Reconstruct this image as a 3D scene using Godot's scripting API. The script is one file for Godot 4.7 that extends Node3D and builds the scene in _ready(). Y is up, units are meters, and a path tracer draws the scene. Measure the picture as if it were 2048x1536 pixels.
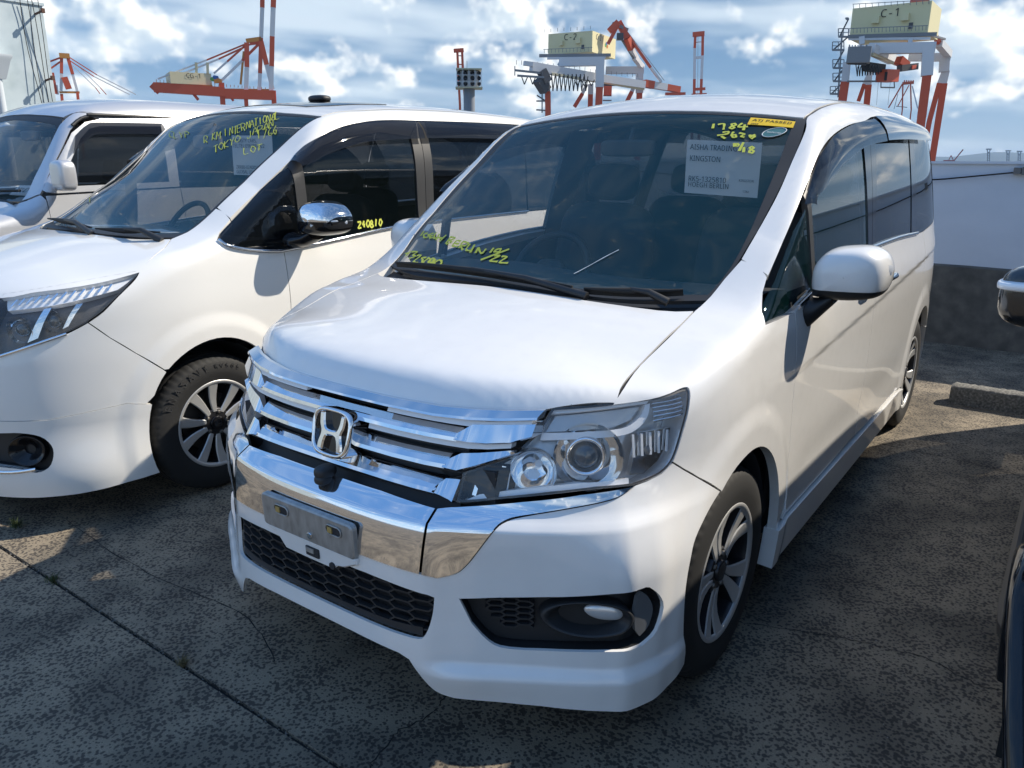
extends Node3D

# ---------------------------------------------------------------- materials
var M := {}

func srgb(r: float, g: float, b: float, a := 1.0) -> Color:
	var c := Color(r, g, b).linear_to_srgb()
	c.a = a
	return c

func mat(key: String, c: Color, rough := 0.6, metal := 0.0, coat := 0.0) -> StandardMaterial3D:
	var m := StandardMaterial3D.new()
	m.resource_name = key
	m.albedo_color = c
	m.roughness = rough
	m.metallic = metal
	if coat > 0.0:
		m.clearcoat_enabled = true
		m.clearcoat = coat
		m.clearcoat_roughness = 0.04
	m.cull_mode = BaseMaterial3D.CULL_DISABLED
	M[key] = m
	return m

func glass(key: String, c: Color, alpha: float) -> StandardMaterial3D:
	var m := mat(key, c, 0.02)
	m.transparency = BaseMaterial3D.TRANSPARENCY_ALPHA
	m.albedo_color.a = alpha
	return m

func noise_tex(seed_: int, freq: float, size: int, ramp: Array, octaves := 4, kind := FastNoiseLite.TYPE_SIMPLEX_SMOOTH) -> ImageTexture:
	var n := FastNoiseLite.new()
	n.seed = seed_
	n.frequency = freq
	n.noise_type = kind
	n.fractal_octaves = octaves
	var im := n.get_seamless_image(size, size)
	im.convert(Image.FORMAT_L8)
	var src := im.get_data()
	var lut := []
	for i in 256:
		var t := i / 255.0
		var c: Color = ramp[ramp.size() - 1][1]
		for k in ramp.size() - 1:
			if t <= ramp[k + 1][0]:
				c = ramp[k][1].lerp(ramp[k + 1][1], clampf((t - ramp[k][0]) / maxf(ramp[k + 1][0] - ramp[k][0], 1e-4), 0, 1))
				break
		lut.append(c)
	var out := PackedByteArray()
	out.resize(size * size * 3)
	for i in size * size:
		var c: Color = lut[src[i]]
		out[i * 3] = c.r8
		out[i * 3 + 1] = c.g8
		out[i * 3 + 2] = c.b8
	return ImageTexture.create_from_image(Image.create_from_data(size, size, false, Image.FORMAT_RGB8, out))

# ---------------------------------------------------------------- nodes
var taken := {}

func numbered(called: String) -> String:
	if not taken.has(called):
		taken[called] = 0
		return called
	taken[called] += 1
	return "%s_%03d" % [called, taken[called]]

func thing(called: String, label: String, category: String, at := Vector3.ZERO, group := "") -> Node3D:
	var o := Node3D.new()
	o.name = numbered(called)
	add_child(o)
	o.position = at
	o.set_meta("label", label)
	o.set_meta("category", category)
	if group:
		o.set_meta("group", group)
	return o

func part(called: String, mesh: Mesh, material: Material, parent: Node, label := "") -> MeshInstance3D:
	var o := MeshInstance3D.new()
	o.name = called
	o.mesh = mesh
	o.material_override = material
	parent.add_child(o, true)
	if label:
		o.set_meta("label", label)
	return o

func single(called: String, mesh: Mesh, material: Material, label: String, category: String, group := "") -> MeshInstance3D:
	var o := part(numbered(called), mesh, material, self, label)
	o.set_meta("category", category)
	if group:
		o.set_meta("group", group)
	return o

func structure(called: String, mesh: Mesh, material: Material, label := "") -> MeshInstance3D:
	var o := part(numbered(called), mesh, material, self, label)
	o.set_meta("kind", "structure")
	return o

# ---------------------------------------------------------------- triangle soup with normals
class Soup:
	var v := PackedVector3Array()
	var n := PackedVector3Array()
	func tri(a: Vector3, b: Vector3, c: Vector3, na: Vector3, nb: Vector3, nc: Vector3) -> void:
		if (b - a).cross(c - a).dot(na + nb + nc) > 0.0:
			v.append(a); v.append(c); v.append(b)
			n.append(na); n.append(nc); n.append(nb)
		else:
			v.append(a); v.append(b); v.append(c)
			n.append(na); n.append(nb); n.append(nc)
	func flat(a: Vector3, b: Vector3, c: Vector3, d: Vector3, out := Vector3.ZERO) -> void:
		var m := (c - a).cross(d - b).normalized()
		if m == Vector3.ZERO:
			return
		if out != Vector3.ZERO and m.dot(out) < 0:
			m = -m
		tri(a, b, c, m, m, m)
		tri(a, c, d, m, m, m)
	func quad(p: Array, q: Array) -> void:
		tri(p[0], p[1], p[2], q[0], q[1], q[2])
		tri(p[0], p[2], p[3], q[0], q[2], q[3])
	func box(c: Vector3, s: Vector3, b := Basis.IDENTITY) -> void:
		var h := s * 0.5
		for ax in 3:
			for sg in [-1.0, 1.0]:
				var nn := Vector3.ZERO
				nn[ax] = sg
				var u := Vector3.ZERO
				u[(ax + 1) % 3] = h[(ax + 1) % 3]
				var w := Vector3.ZERO
				w[(ax + 2) % 3] = h[(ax + 2) % 3]
				var o := nn * h[ax]
				flat(c + b * (o - u - w), c + b * (o + u - w), c + b * (o + u + w), c + b * (o - u + w), b * nn)
	# a bar of rectangular section from p to q
	func bar(p: Vector3, q: Vector3, w: float, h: float, up := Vector3.UP) -> void:
		var d := (q - p)
		var l := d.length()
		if l < 1e-6:
			return
		d /= l
		if absf(d.dot(up)) > 0.98:
			up = Vector3(0.0, 0.0, 1.0) if absf(d.z) < 0.9 else Vector3.RIGHT
		var x := up.cross(d).normalized()
		var y := d.cross(x)
		box((p + q) * 0.5, Vector3(w, h, l), Basis(x, y, d))
	# a round tube along points
	func tube(pts: Array, r, seg := 8, caps := true) -> void:
		var rings := []
		var dirs := []
		for i in pts.size():
			var d: Vector3 = (pts[mini(i + 1, pts.size() - 1)] - pts[maxi(i - 1, 0)]).normalized()
			dirs.append(d)
		var x := Vector3.UP.cross(dirs[0])
		if x.length() < 0.1:
			x = Vector3.RIGHT.cross(dirs[0])
		x = x.normalized()
		for i in pts.size():
			x = (x - dirs[i] * x.dot(dirs[i])).normalized()
			var y: Vector3 = dirs[i].cross(x)
			var rr: float = r[i] if r is Array else r
			var ring := []
			for k in seg:
				var a := TAU * k / seg
				var nn := x * cos(a) + y * sin(a)
				ring.append([pts[i] + nn * rr, nn])
			rings.append(ring)
		for i in pts.size() - 1:
			for k in seg:
				var k2 := (k + 1) % seg
				quad([rings[i][k][0], rings[i][k2][0], rings[i + 1][k2][0], rings[i + 1][k][0]], [rings[i][k][1], rings[i][k2][1], rings[i + 1][k2][1], rings[i + 1][k][1]])
		if caps:
			for e in [0, pts.size() - 1]:
				var nn: Vector3 = dirs[e] * (-1.0 if e == 0 else 1.0)
				for k in seg:
					tri(pts[e], rings[e][k][0], rings[e][(k + 1) % seg][0], nn, nn, nn)
	# surface through rings of equal length; smooth both ways unless flat_across
	func loft(rings: Array, closed := false, flat_across := false, flip := false, cap := false) -> void:
		var nu := rings.size()
		var nv: int = rings[0].size()
		var last := nv if closed else nv - 1
		var sgn := -1.0 if flip else 1.0
		if flat_across:
			for j in last:
				var j2 := (j + 1) % nv
				for i in nu - 1:
					var na: Vector3 = _ln(rings, i, j, j2) * sgn
					var nb: Vector3 = _ln(rings, i + 1, j, j2) * sgn
					quad([rings[i][j], rings[i][j2], rings[i + 1][j2], rings[i + 1][j]], [na, na, nb, nb])
		else:
			var nr := []
			for i in nu:
				var row := []
				for j in nv:
					var du: Vector3 = rings[mini(i + 1, nu - 1)][j] - rings[maxi(i - 1, 0)][j]
					var jn := (j + 1) % nv if closed else mini(j + 1, nv - 1)
					var jp := (j - 1 + nv) % nv if closed else maxi(j - 1, 0)
					var dv: Vector3 = rings[i][jn] - rings[i][jp]
					if du.length() < 1e-7:
						du = rings[mini(i + 1, nu - 1)][jn] - rings[maxi(i - 1, 0)][jn]
					if dv.length() < 1e-7:
						var ii := i + 1 if i == 0 else i - 1
						dv = rings[ii][jn] - rings[ii][jp]
					row.append(du.cross(dv).normalized() * sgn)
				nr.append(row)
			for i in nu - 1:
				for j in last:
					var j2 := (j + 1) % nv
					quad([rings[i][j], rings[i][j2], rings[i + 1][j2], rings[i + 1][j]], [nr[i][j], nr[i][j2], nr[i + 1][j2], nr[i + 1][j]])
		if cap:
			for e in [0, nu - 1]:
				var c := Vector3.ZERO
				for p in rings[e]:
					c += p
				c /= nv
				var o: Vector3 = c
				var inner := Vector3.ZERO
				for p in rings[1 if e == 0 else nu - 2]:
					inner += p
				var nn: Vector3 = (o - inner / nv).normalized()
				for j in last:
					tri(c, rings[e][j], rings[e][(j + 1) % nv], nn, nn, nn)
	func _ln(rings: Array, i: int, j: int, j2: int) -> Vector3:
		var nu := rings.size()
		var du: Vector3 = rings[mini(i + 1, nu - 1)][j] - rings[maxi(i - 1, 0)][j]
		return du.cross(rings[i][j2] - rings[i][j]).normalized()
	# profile of Vector2(radius, along x) turned about the x axis
	func lathe(profile: Array, seg: int, at := Vector3.ZERO, flat_rings := false) -> void:
		var rings := []
		for s in seg + 1:
			var a := TAU * s / seg
			var ring := []
			for p in profile:
				ring.append(at + Vector3(p.y, p.x * cos(a), p.x * sin(a)))
			rings.append(ring)
		loft(rings, false, flat_rings)
	func mesh(mirror := false, both := false) -> ArrayMesh:
		var vv := v
		var nn := n
		if mirror or both:
			vv = PackedVector3Array()
			nn = PackedVector3Array()
			if both:
				vv.append_array(v)
				nn.append_array(n)
			for i in range(0, v.size(), 3):
				for k in [0, 2, 1]:
					var p := v[i + k]
					var q := n[i + k]
					vv.append(Vector3(-p.x, p.y, p.z))
					nn.append(Vector3(-q.x, q.y, q.z))
		var arr := []
		arr.resize(Mesh.ARRAY_MAX)
		arr[Mesh.ARRAY_VERTEX] = vv
		arr[Mesh.ARRAY_NORMAL] = nn
		var m := ArrayMesh.new()
		if vv.size():
			m.add_surface_from_arrays(Mesh.PRIMITIVE_TRIANGLES, arr)
		return m

func pair(called: String, s: Soup, material: Material, parent: Node, label := "") -> void:
	part(called, s.mesh(), material, parent, label)
	part(called, s.mesh(true), material, parent, label)

# ---------------------------------------------------------------- curves
func sm(pts: Array, sub := 5) -> Array:
	var out := []
	var n := pts.size()
	for i in n - 1:
		var p0 = pts[maxi(i - 1, 0)]
		var p1 = pts[i]
		var p2 = pts[i + 1]
		var p3 = pts[mini(i + 2, n - 1)]
		for k in sub:
			var t := float(k) / sub
			out.append(0.5 * ((2.0 * p1) + (p2 - p0) * t + (2.0 * p0 - 5.0 * p1 + 4.0 * p2 - p3) * t * t + (3.0 * p1 - p0 - 3.0 * p2 + p3) * t * t * t))
	out.append(pts[n - 1])
	return out

func v2s(a: Array) -> Array:
	var out := []
	for i in range(0, a.size(), 2):
		out.append(Vector2(a[i], a[i + 1]))
	return out

func v3s(a: Array) -> Array:
	var out := []
	for i in range(0, a.size(), 3):
		out.append(Vector3(a[i], a[i + 1], a[i + 2]))
	return out

func arc(cx: float, cy: float, rx: float, ry: float, a0: float, a1: float, n: int) -> Array:
	var out := []
	for i in n + 1:
		var a := deg_to_rad(lerpf(a0, a1, float(i) / n))
		out.append(Vector2(cx + rx * cos(a), cy + ry * sin(a)))
	return out

# ---------------------------------------------------------------- a car body as one implicit surface that every panel is cut from
class Body:
	const NL := 1200
	var la := PackedFloat32Array()
	var lz := PackedFloat32Array()
	var lt := PackedFloat32Array()
	var lc := PackedFloat32Array()
	var lk := PackedFloat32Array()
	var ll := PackedFloat32Array()
	var zr := -3.76
	var bow := 0.10
	var crease := Vector4(0.84, -0.06, 0.007, 0.3)   # height at z=0, rise per z, step, start
	var arch := [Vector2(0.0, 0.335), Vector2(-2.855, 0.335)]
	var flare := 0.008
	var hollow := 0.0
	var nose := 0.0
	var nose2 := 0.0
	var shelf := 0.0
	var lip_soft := 0.077
	var lip_top := 0.345
	func hermite(tab: Array, t: float) -> float:
		var n := tab.size()
		if t <= tab[0][0]:
			return tab[0][1]
		if t >= tab[n - 1][0]:
			return tab[n - 1][1]
		var i := 0
		while t > tab[i + 1][0]:
			i += 1
		var h: float = tab[i + 1][0] - tab[i][0]
		var u: float = (t - tab[i][0]) / h
		var m0 := slope(tab, i)
		var m1 := slope(tab, i + 1)
		return (2 * u * u * u - 3 * u * u + 1) * tab[i][1] + (u * u * u - 2 * u * u + u) * h * m0 + (3 * u * u - 2 * u * u * u) * tab[i + 1][1] + (u * u * u - u * u) * h * m1
	func slope(tab: Array, i: int) -> float:
		var n := tab.size()
		if i == 0:
			return (tab[1][1] - tab[0][1]) / (tab[1][0] - tab[0][0])
		if i == n - 1:
			return (tab[i][1] - tab[i - 1][1]) / (tab[i][0] - tab[i - 1][0])
		var h0: float = tab[i][0] - tab[i - 1][0]
		var h1: float = tab[i + 1][0] - tab[i][0]
		var d0: float = (tab[i][1] - tab[i - 1][1]) / h0
		var d1: float = (tab[i + 1][1] - tab[i][1]) / h1
		if d0 * d1 <= 0:
			return 0.0
		var w1 := 2 * h1 + h0
		var w2 := h1 + 2 * h0
		return (w1 + w2) / (w1 / d0 + w2 / d1)
	func lut(tab: Array, lo: float, hi: float) -> PackedFloat32Array:
		var o := PackedFloat32Array()
		o.resize(NL + 2)
		for i in NL + 2:
			o[i] = hermite(tab, lo + (hi - lo) * i / NL)
		return o
	func setup(d: Dictionary) -> void:
		la = lut(d.A, 0.0, 2.0)
		lz = lut(d.Z0, 0.0, 2.0)
		lt = lut(d.T, -4.2, 1.2)
		lc = lut(d.crown, -4.2, 1.2)
		lk = lut(d.k, -4.2, 1.2)
		ll = lut(d.lip, 0.0, 2.0)
		for k in ["zr", "bow", "crease", "flare", "hollow", "arch", "nose", "nose2", "shelf", "lip_top", "lip_soft"]:
			if d.has(k):
				set(k, d[k])
	func at(l: PackedFloat32Array, t: float, lo: float, span: float) -> float:
		var u := clampf((t - lo) / span, 0.0, 1.0) * NL
		var i := int(u)
		return l[i] + (l[i + 1] - l[i]) * (u - i)
	func f(x: float, y: float, z: float) -> float:
		x = absf(x)
		var a := at(la, y, 0.0, 2.0)
		if z < -1.5:
			a *= 1.0 - 0.006 * (z + 1.5) * (z + 1.5)
		if z < 0.6 and y < 1.2:
			var t := y - (crease.x + crease.y * z)
			a += crease.z * (smoothstep(-0.016, 0.012, t) - 0.6) * clampf((-z - crease.w) / 0.4, 0.0, 1.0) * smoothstep(-0.35, 0.0, t) * (1.0 - smoothstep(0.02, 0.25, t))
			for c in arch:
				var q := Vector2(z - c.x, (y - c.y) * 0.9).length()
				a += flare * smoothstep(0.47, 0.40, q) 
			if hollow > 0.0:
				a -= hollow * exp(-pow((y - 0.47) / 0.09, 2.0)) * smoothstep(-0.4, -0.7, z) * smoothstep(-2.5, -2.2, z)
		var z0 := at(lz, y, 0.0, 2.0)
		var r := x / a
		var fr := r * r * r
		if z > 0.0:
			fr += pow(z / z0, 2.2)
		var f1 := (pow(fr, 1.0 / 3.0) - 1.0) * a
		if y < lip_top and z > 0.1:
			var phi := atan2(x, z)
			f1 -= at(ll, phi, 0.0, 2.0) * smoothstep(lip_top, lip_top - lip_soft, y)
			if shelf > 0.0 and y < 0.33:
				f1 -= shelf * smoothstep(0.325, 0.285, y) * smoothstep(0.38, 0.50, phi) * (1.0 - smoothstep(1.05, 1.25, phi))
		if z < -2.6:
			var rr := zr + 0.05 * maxf(y - 1.0, 0.0)
			var zb := (-z - 2.6) / (-rr - 2.6)
			f1 = maxf(f1, (pow(r * r * r * r + zb * zb * zb * zb, 0.25) - 1.0) * a)
		var s := x / 0.7
		s *= s
		var zz := z + bow * s * clampf(1.0 - absf(z + 0.4) / 0.9, 0.0, 1.0)
		if z > 0.1:
			zz += (nose + nose2 * s) * s * smoothstep(0.1, 0.45, z)
		var tt := at(lt, zz, -4.2, 5.4)
		var sl := (at(lt, zz + 0.01, -4.2, 5.4) - at(lt, zz - 0.01, -4.2, 5.4)) / 0.02
		var f2 := (y - tt + at(lc, z, -4.2, 5.4) * s) / sqrt(1.0 + sl * sl)
		var k := at(lk, z, -4.2, 5.4)
		var h := clampf(0.5 + 0.5 * (f1 - f2) / k, 0.0, 1.0)
		return f2 * (1.0 - h) + f1 * h + k * h * (1.0 - h)
	# domains: 0 front (0.8 * angle about the vertical axis, y), 1 side (z, y), 2 top (x, z), 3 shoulder (z, 0.6 * angle about a long axis)
	func unmap(dom: int, p: Vector3) -> Vector2:
		match dom:
			0: return Vector2(atan2(p.x, p.z + 0.15) * 0.8, p.y)
			1: return Vector2(p.z, p.y)
			2: return Vector2(p.x, p.z)
		return Vector2(p.z, atan2(p.y - 0.75, p.x - 0.45) * 0.6)
	func at_uv(dom: int, uv: Vector2) -> Vector3:
		var o: Vector3
		var d: Vector3
		var t0 := 0.0
		var t1 := 1.0
		match dom:
			0:
				o = Vector3(0, uv.y, -0.15)
				d = Vector3(sin(uv.x / 0.8), 0, cos(uv.x / 0.8))
				t0 = 0.3
				t1 = 1.4
			1:
				o = Vector3(0.1, uv.y, uv.x)
				d = Vector3.RIGHT
				t1 = 0.95
			2:
				o = Vector3(uv.x, 0.5, uv.y)
				d = Vector3.UP
				t1 = 1.6
			3:
				o = Vector3(0.45, 0.75, uv.x)
				d = Vector3(cos(uv.y / 0.6), sin(uv.y / 0.6), 0)
				t1 = 1.2
		var f0 := f(o.x + d.x * t0, o.y + d.y * t0, o.z + d.z * t0)
		var f1 := f(o.x + d.x * t1, o.y + d.y * t1, o.z + d.z * t1)
		var side := 0
		for i in 24:
			var t := t0 - f0 * (t1 - t0) / (f1 - f0)
			if i % 6 == 5:
				t = (t0 + t1) * 0.5
			var g := f(o.x + d.x * t, o.y + d.y * t, o.z + d.z * t)
			if absf(g) < 2e-5:
				return o + d * t
			if g < 0:
				t0 = t
				f0 = g
				if side == -1:
					f1 *= 0.5
				side = -1
			else:
				t1 = t
				f1 = g
				if side == 1:
					f0 *= 0.5
				side = 1
		return o + d * ((t0 + t1) * 0.5)
	func normal(p: Vector3) -> Vector3:
		var e := 0.003
		return Vector3(f(p.x + e, p.y, p.z) - f(p.x - e, p.y, p.z), f(p.x, p.y + e, p.z) - f(p.x, p.y - e, p.z), f(p.x, p.y, p.z + e) - f(p.x, p.y, p.z - e)).normalized()
	func surf(dom: int, uv: Vector2, off: float) -> Array:
		var p := at_uv(dom, uv)
		var n := normal(p)
		return [p + n * off, n]
	# polygon given as segments of 3D or domain points
	func outline(dom: int, pts: Array) -> PackedVector2Array:
		var o := PackedVector2Array()
		for p in pts:
			var q: Vector2 = unmap(dom, p) if p is Vector3 else p
			if o.size() == 0 or o[o.size() - 1].distance_to(q) > 1e-4:
				o.append(q)
		if o.size() > 1 and o[0].distance_to(o[o.size() - 1]) < 1e-4:
			o.remove_at(o.size() - 1)
		if Geometry2D.is_polygon_clockwise(o):
			o.reverse()
		return o
	func panel(s: Soup, dom: int, poly: PackedVector2Array, holes: Array, step: float, off := 0.0, depth := 0.012) -> void:
		var lo := poly[0]
		var hi := poly[0]
		for p in poly:
			lo = lo.min(p)
			hi = hi.max(p)
		var nx := int(ceil((hi.x - lo.x) / step)) + 1
		var ny := int(ceil((hi.y - lo.y) / step)) + 1
		lo -= Vector2(step, step) * 0.37
		nx += 1
		ny += 1
		var marked := {}
		var all := [poly]
		all.append_array(holes)
		for pl in all:
			var m: int = pl.size()
			for i in m:
				var a: Vector2 = pl[i]
				var b: Vector2 = pl[(i + 1) % m]
				var k := int(a.distance_to(b) / (step * 0.2)) + 1
				for j in k:
					var q := (a.lerp(b, float(j) / k) - lo) / step
					marked[Vector2i(int(floor(q.x)), int(floor(q.y)))] = true
		var cache := {}
		for i in nx:
			for j in ny:
				var c := Vector2i(i, j)
				var base := lo + Vector2(i, j) * step
				if marked.has(c):
					var cell := PackedVector2Array([base, base + Vector2(step, 0), base + Vector2(step, step), base + Vector2(0, step)])
					var got := Geometry2D.intersect_polygons(cell, poly)
					for h in holes:
						var next := []
						for g in got:
							for r in Geometry2D.clip_polygons(g, h):
								if not Geometry2D.is_polygon_clockwise(r):
									next.append(r)
						got.assign(next)
					for g in got:
						var idx := Geometry2D.triangulate_polygon(g)
						var pts := []
						for p in g:
							pts.append(surf(dom, p, off))
						for t in range(0, idx.size(), 3):
							var A: Array = pts[idx[t]]
							var B: Array = pts[idx[t + 1]]
							var C: Array = pts[idx[t + 2]]
							s.tri(A[0], B[0], C[0], A[1], B[1], C[1])
				else:
					var mid := base + Vector2(step, step) * 0.5
					if not Geometry2D.is_point_in_polygon(mid, poly):
						continue
					var inside := true
					for h in holes:
						if Geometry2D.is_point_in_polygon(mid, h):
							inside = false
					if not inside:
						continue
					var q := []
					var w := []
					for e in [Vector2i(0, 0), Vector2i(1, 0), Vector2i(1, 1), Vector2i(0, 1)]:
						var key: Vector2i = c + e
						if not cache.has(key):
							cache[key] = surf(dom, lo + Vector2(key) * step, off)
						q.append(cache[key][0])
						w.append(cache[key][1])
					s.quad(q, w)
		if depth > 0.0:
			for pl in all:
				rim(s, dom, pl, step, off, depth)
	func rim(s: Soup, dom: int, pl: PackedVector2Array, step: float, off: float, depth: float) -> void:
		var dense := []
		var m := pl.size()
		for i in m:
			var a := pl[i]
			var b := pl[(i + 1) % m]
			var k := int(a.distance_to(b) / step) + 1
			for j in k:
				dense.append(surf(dom, a.lerp(b, float(j) / k), off))
		for i in dense.size():
			var A: Array = dense[i]
			var B: Array = dense[(i + 1) % dense.size()]
			s.flat(A[0], B[0], B[0] - B[1] * depth, A[0] - A[1] * depth)

func cut(b: Body, dom: int, pts: Array, step: float, off := 0.0, depth := 0.012, holes := [], inset := 0.0) -> Soup:
	var s := Soup.new()
	var hs := []
	for h in holes:
		hs.append(b.outline(dom, h))
	var poly := b.outline(dom, pts)
	if inset > 0.0:
		var got := Geometry2D.offset_polygon(poly, -inset, Geometry2D.JOIN_MITER)
		if got.size():
			poly = got[0]
			for g in got:
				if g.size() > poly.size():
					poly = g
	b.panel(s, dom, poly, hs, step, off, depth)
	return s

func flip(pts: Array) -> Array:
	var out := []
	for i in range(pts.size() - 1, -1, -1):
		var p = pts[i]
		out.append(Vector3(-p.x, p.y, p.z) if p is Vector3 else Vector2(-p.x, p.y))
	return out

func rev(a: Array) -> Array:
	var b := a.duplicate()
	b.reverse()
	return b

# ---------------------------------------------------------------- the scene
func _ready() -> void:
	camera_and_light()
	materials()
	ground_and_walls()
	var van := front_van()
	front_van_front(van)
	front_van_details(van)
	front_van_rest(van)
	var van2 := side_van()
	silver_van()
	black_car()
	cranes()
	notices(van, van2)

func camera_and_light() -> void:
	var cam := Camera3D.new()
	cam.name = "camera"
	cam.transform = Transform3D(Basis(Vector3.UP, deg_to_rad(35.9506)) * Basis(Vector3.RIGHT, deg_to_rad(-15.9866)) * Basis(Vector3.BACK, deg_to_rad(0.2723)), Vector3(1.5104, 1.5015, 2.0548))
	cam.fov = rad_to_deg(2.0 * atan(768.0 / 1551.6))
	cam.near = 0.05
	cam.far = 30000.0
	add_child(cam)
	cam.current = true
	var env := Environment.new()
	env.background_mode = Environment.BG_SKY
	var sky := Sky.new()
	var pano := PanoramaSkyMaterial.new()
	pano.panorama = sky_picture()
	sky.sky_material = pano
	env.sky = sky
	env.background_energy_multiplier = 1.16
	env.tonemap_mode = Environment.TONE_MAPPER_LINEAR
	env.tonemap_exposure = 1.4
	env.fog_enabled = true
	env.fog_density = 0.00009
	env.fog_light_color = Color(0.66, 0.77, 0.90)
	env.sdfgi_enabled = true
	env.ssao_enabled = true
	env.ssil_enabled = true
	var we := WorldEnvironment.new()
	we.name = "world_environment"
	we.environment = env
	add_child(we)
	var sun := DirectionalLight3D.new()
	sun.name = "sun"
	sun.light_color = Color(1.0, 0.96, 0.895)
	sun.light_energy = 1.45
	sun.light_angular_distance = 0.5
	sun.shadow_enabled = true
	sun.look_at_from_position(Vector3.ZERO, Vector3(-0.70, -1.0, 0.95))
	add_child(sun)

func sky_picture() -> ImageTexture:
	# air and clouds only, the same kind of sky all round
	var w := 3072
	var half := 768
	var heap := FastNoiseLite.new()
	heap.seed = 7
	heap.noise_type = FastNoiseLite.TYPE_SIMPLEX_SMOOTH
	heap.frequency = 0.019
	heap.fractal_octaves = 7
	heap.fractal_gain = 0.56
	var n1 := heap.get_seamless_image(w, half, false, false, 0.1, false)
	n1.convert(Image.FORMAT_RF)
	var d1 := n1.get_data().to_float32_array()
	var thin := FastNoiseLite.new()
	thin.seed = 21
	thin.frequency = 0.009
	thin.fractal_octaves = 5
	thin.noise_type = FastNoiseLite.TYPE_SIMPLEX_SMOOTH
	var n2 := thin.get_seamless_image(w, half, false, false, 0.1, false)
	n2.convert(Image.FORMAT_RF)
	var d2 := n2.get_data().to_float32_array()
	# banks of cloud: azimuth, height, spread, spread, amount (degrees); more of the same all round
	var banks := [[-45.0, 6.8, 4.6, 2.4, .30], [-39.0, 8.4, 3.0, 2.0, .24], [-37.0, 6.6, 3.5, 1.4, .20], [-57.0, 7.2, 4.5, 1.8, .26], [-51.0, 5.0, 4.5, 1.6, .18], [-62.0, 4.5, 5.0, 1.6, .14], [-46.0, 3.0, 12.0, 1.8, .26], [-30.0, 2.6, 9.0, 1.6, .26], [-10.0, 2.6, 9.0, 1.6, .26], [-4.0, 6.5, 7.0, 1.2, .22], [-14.0, 8.6, 7.0, .7, .16], [-19.5, 6.2, 5.0, .7, .16], [-48.0, 10.0, 5.0, .8, .16]]
	for k in 26:
		banks.append([8.0 + k * 11.2 + 5.0 * sin(k * 2.3), 4.0 + 5.0 * absf(sin(k * 1.7)), 6.0, 3.0, .22])
	var rows := int(half * 24.0 / 90.0) + 2
	var add := PackedFloat32Array()
	add.resize(rows * w)
	for b in banks:
		for y in rows:
			var dy: float = (90.0 / half * (y + .5) - b[1]) / b[3]
			if absf(dy) > 2.6:
				continue
			var x0 := int((b[0] / 360.0 + .5) * w)
			var xr := int(b[2] * 2.6 / 360.0 * w)
			for k in range(x0 - xr, x0 + xr):
				var dx: float = (k - x0) * 360.0 / w / b[2]
				add[y * w + posmod(k, w)] += b[4] * exp(-dx * dx - dy * dy)
	var out := PackedByteArray()
	out.resize(w * half * 2 * 3)
	var gam := PackedByteArray()
	gam.resize(1025)
	for i in 1025:
		gam[i] = int(255.0 * pow(i / 1024.0, 1.0 / 2.2) + .5)
	for y in half:
		var el := 90.0 * (1.0 - (y + 0.5) / half)
		var e := sin(deg_to_rad(el))
		var base := Vector3(0.060, 0.150, 0.335).lerp(Vector3(0.18, 0.36, 0.58), pow(1.0 - e, 3.0)).lerp(Vector3(0.48, 0.58, 0.65), pow(1.0 - e, 16.0))
		var r := int(el / 90.0 * half)
		var ys := int(clampf(half - 1 - r * (1.0 + 0.7 * smoothstep(25.0, 4.0, el)), 0, half - 1))
		var yu := int(clampf(ys - 6, 0, half - 1))
		var high := smoothstep(14.0, 40.0, el)
		var ce := cos(deg_to_rad(el))
		for x in w:
			var a := d1[ys * w + x]
			# clear air scatters most near the sun and least at a right angle to it
			var g := acos(clampf(ce * cos(TAU * (float(x) / w - .5) - 0.62) * .725 + e * .688, -1.0, 1.0))
			var air := base * minf((0.91 + 10.0 * exp(-3.0 * g) + 0.45 * cos(g) * cos(g)) / 1.35, 1.45)
			var ev := -0.09 - .09 * high
			if r < rows:
				ev += add[r * w + x]
			var up := d1[yu * w + (x + 6) % w]
			var wx := (x / 2 + r) % w
			var wisp := d2[((ys * 2) % half) * w + wx]
			var dens := smoothstep(0.50, 0.74, a + ev)
			var veil := smoothstep(0.36, 0.78, wisp) * (0.62 - .48 * high)
			var lit := clampf(0.55 + (a - up) * 5.5 - (a + ev - .62) * .9, 0.0, 1.0)
			var c := air.lerp(Vector3(0.64, 0.71, 0.75), veil).lerp(Vector3(0.50, 0.57, 0.62).lerp(Vector3(0.84, 0.84, 0.81), lit), dens * 0.88)
			var i := (y * w + x) * 3
			out[i] = gam[int(minf(c.x, 1.0) * 1024.0)]
			out[i + 1] = gam[int(minf(c.y, 1.0) * 1024.0)]
			out[i + 2] = gam[int(minf(c.z, 1.0) * 1024.0)]
	for i in range(half * w * 3, half * w * 6, 3):
		out[i] = 120
		out[i + 1] = 135
		out[i + 2] = 150
	return ImageTexture.create_from_image(Image.create_from_data(w, half * 2, false, Image.FORMAT_RGB8, out))

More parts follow.
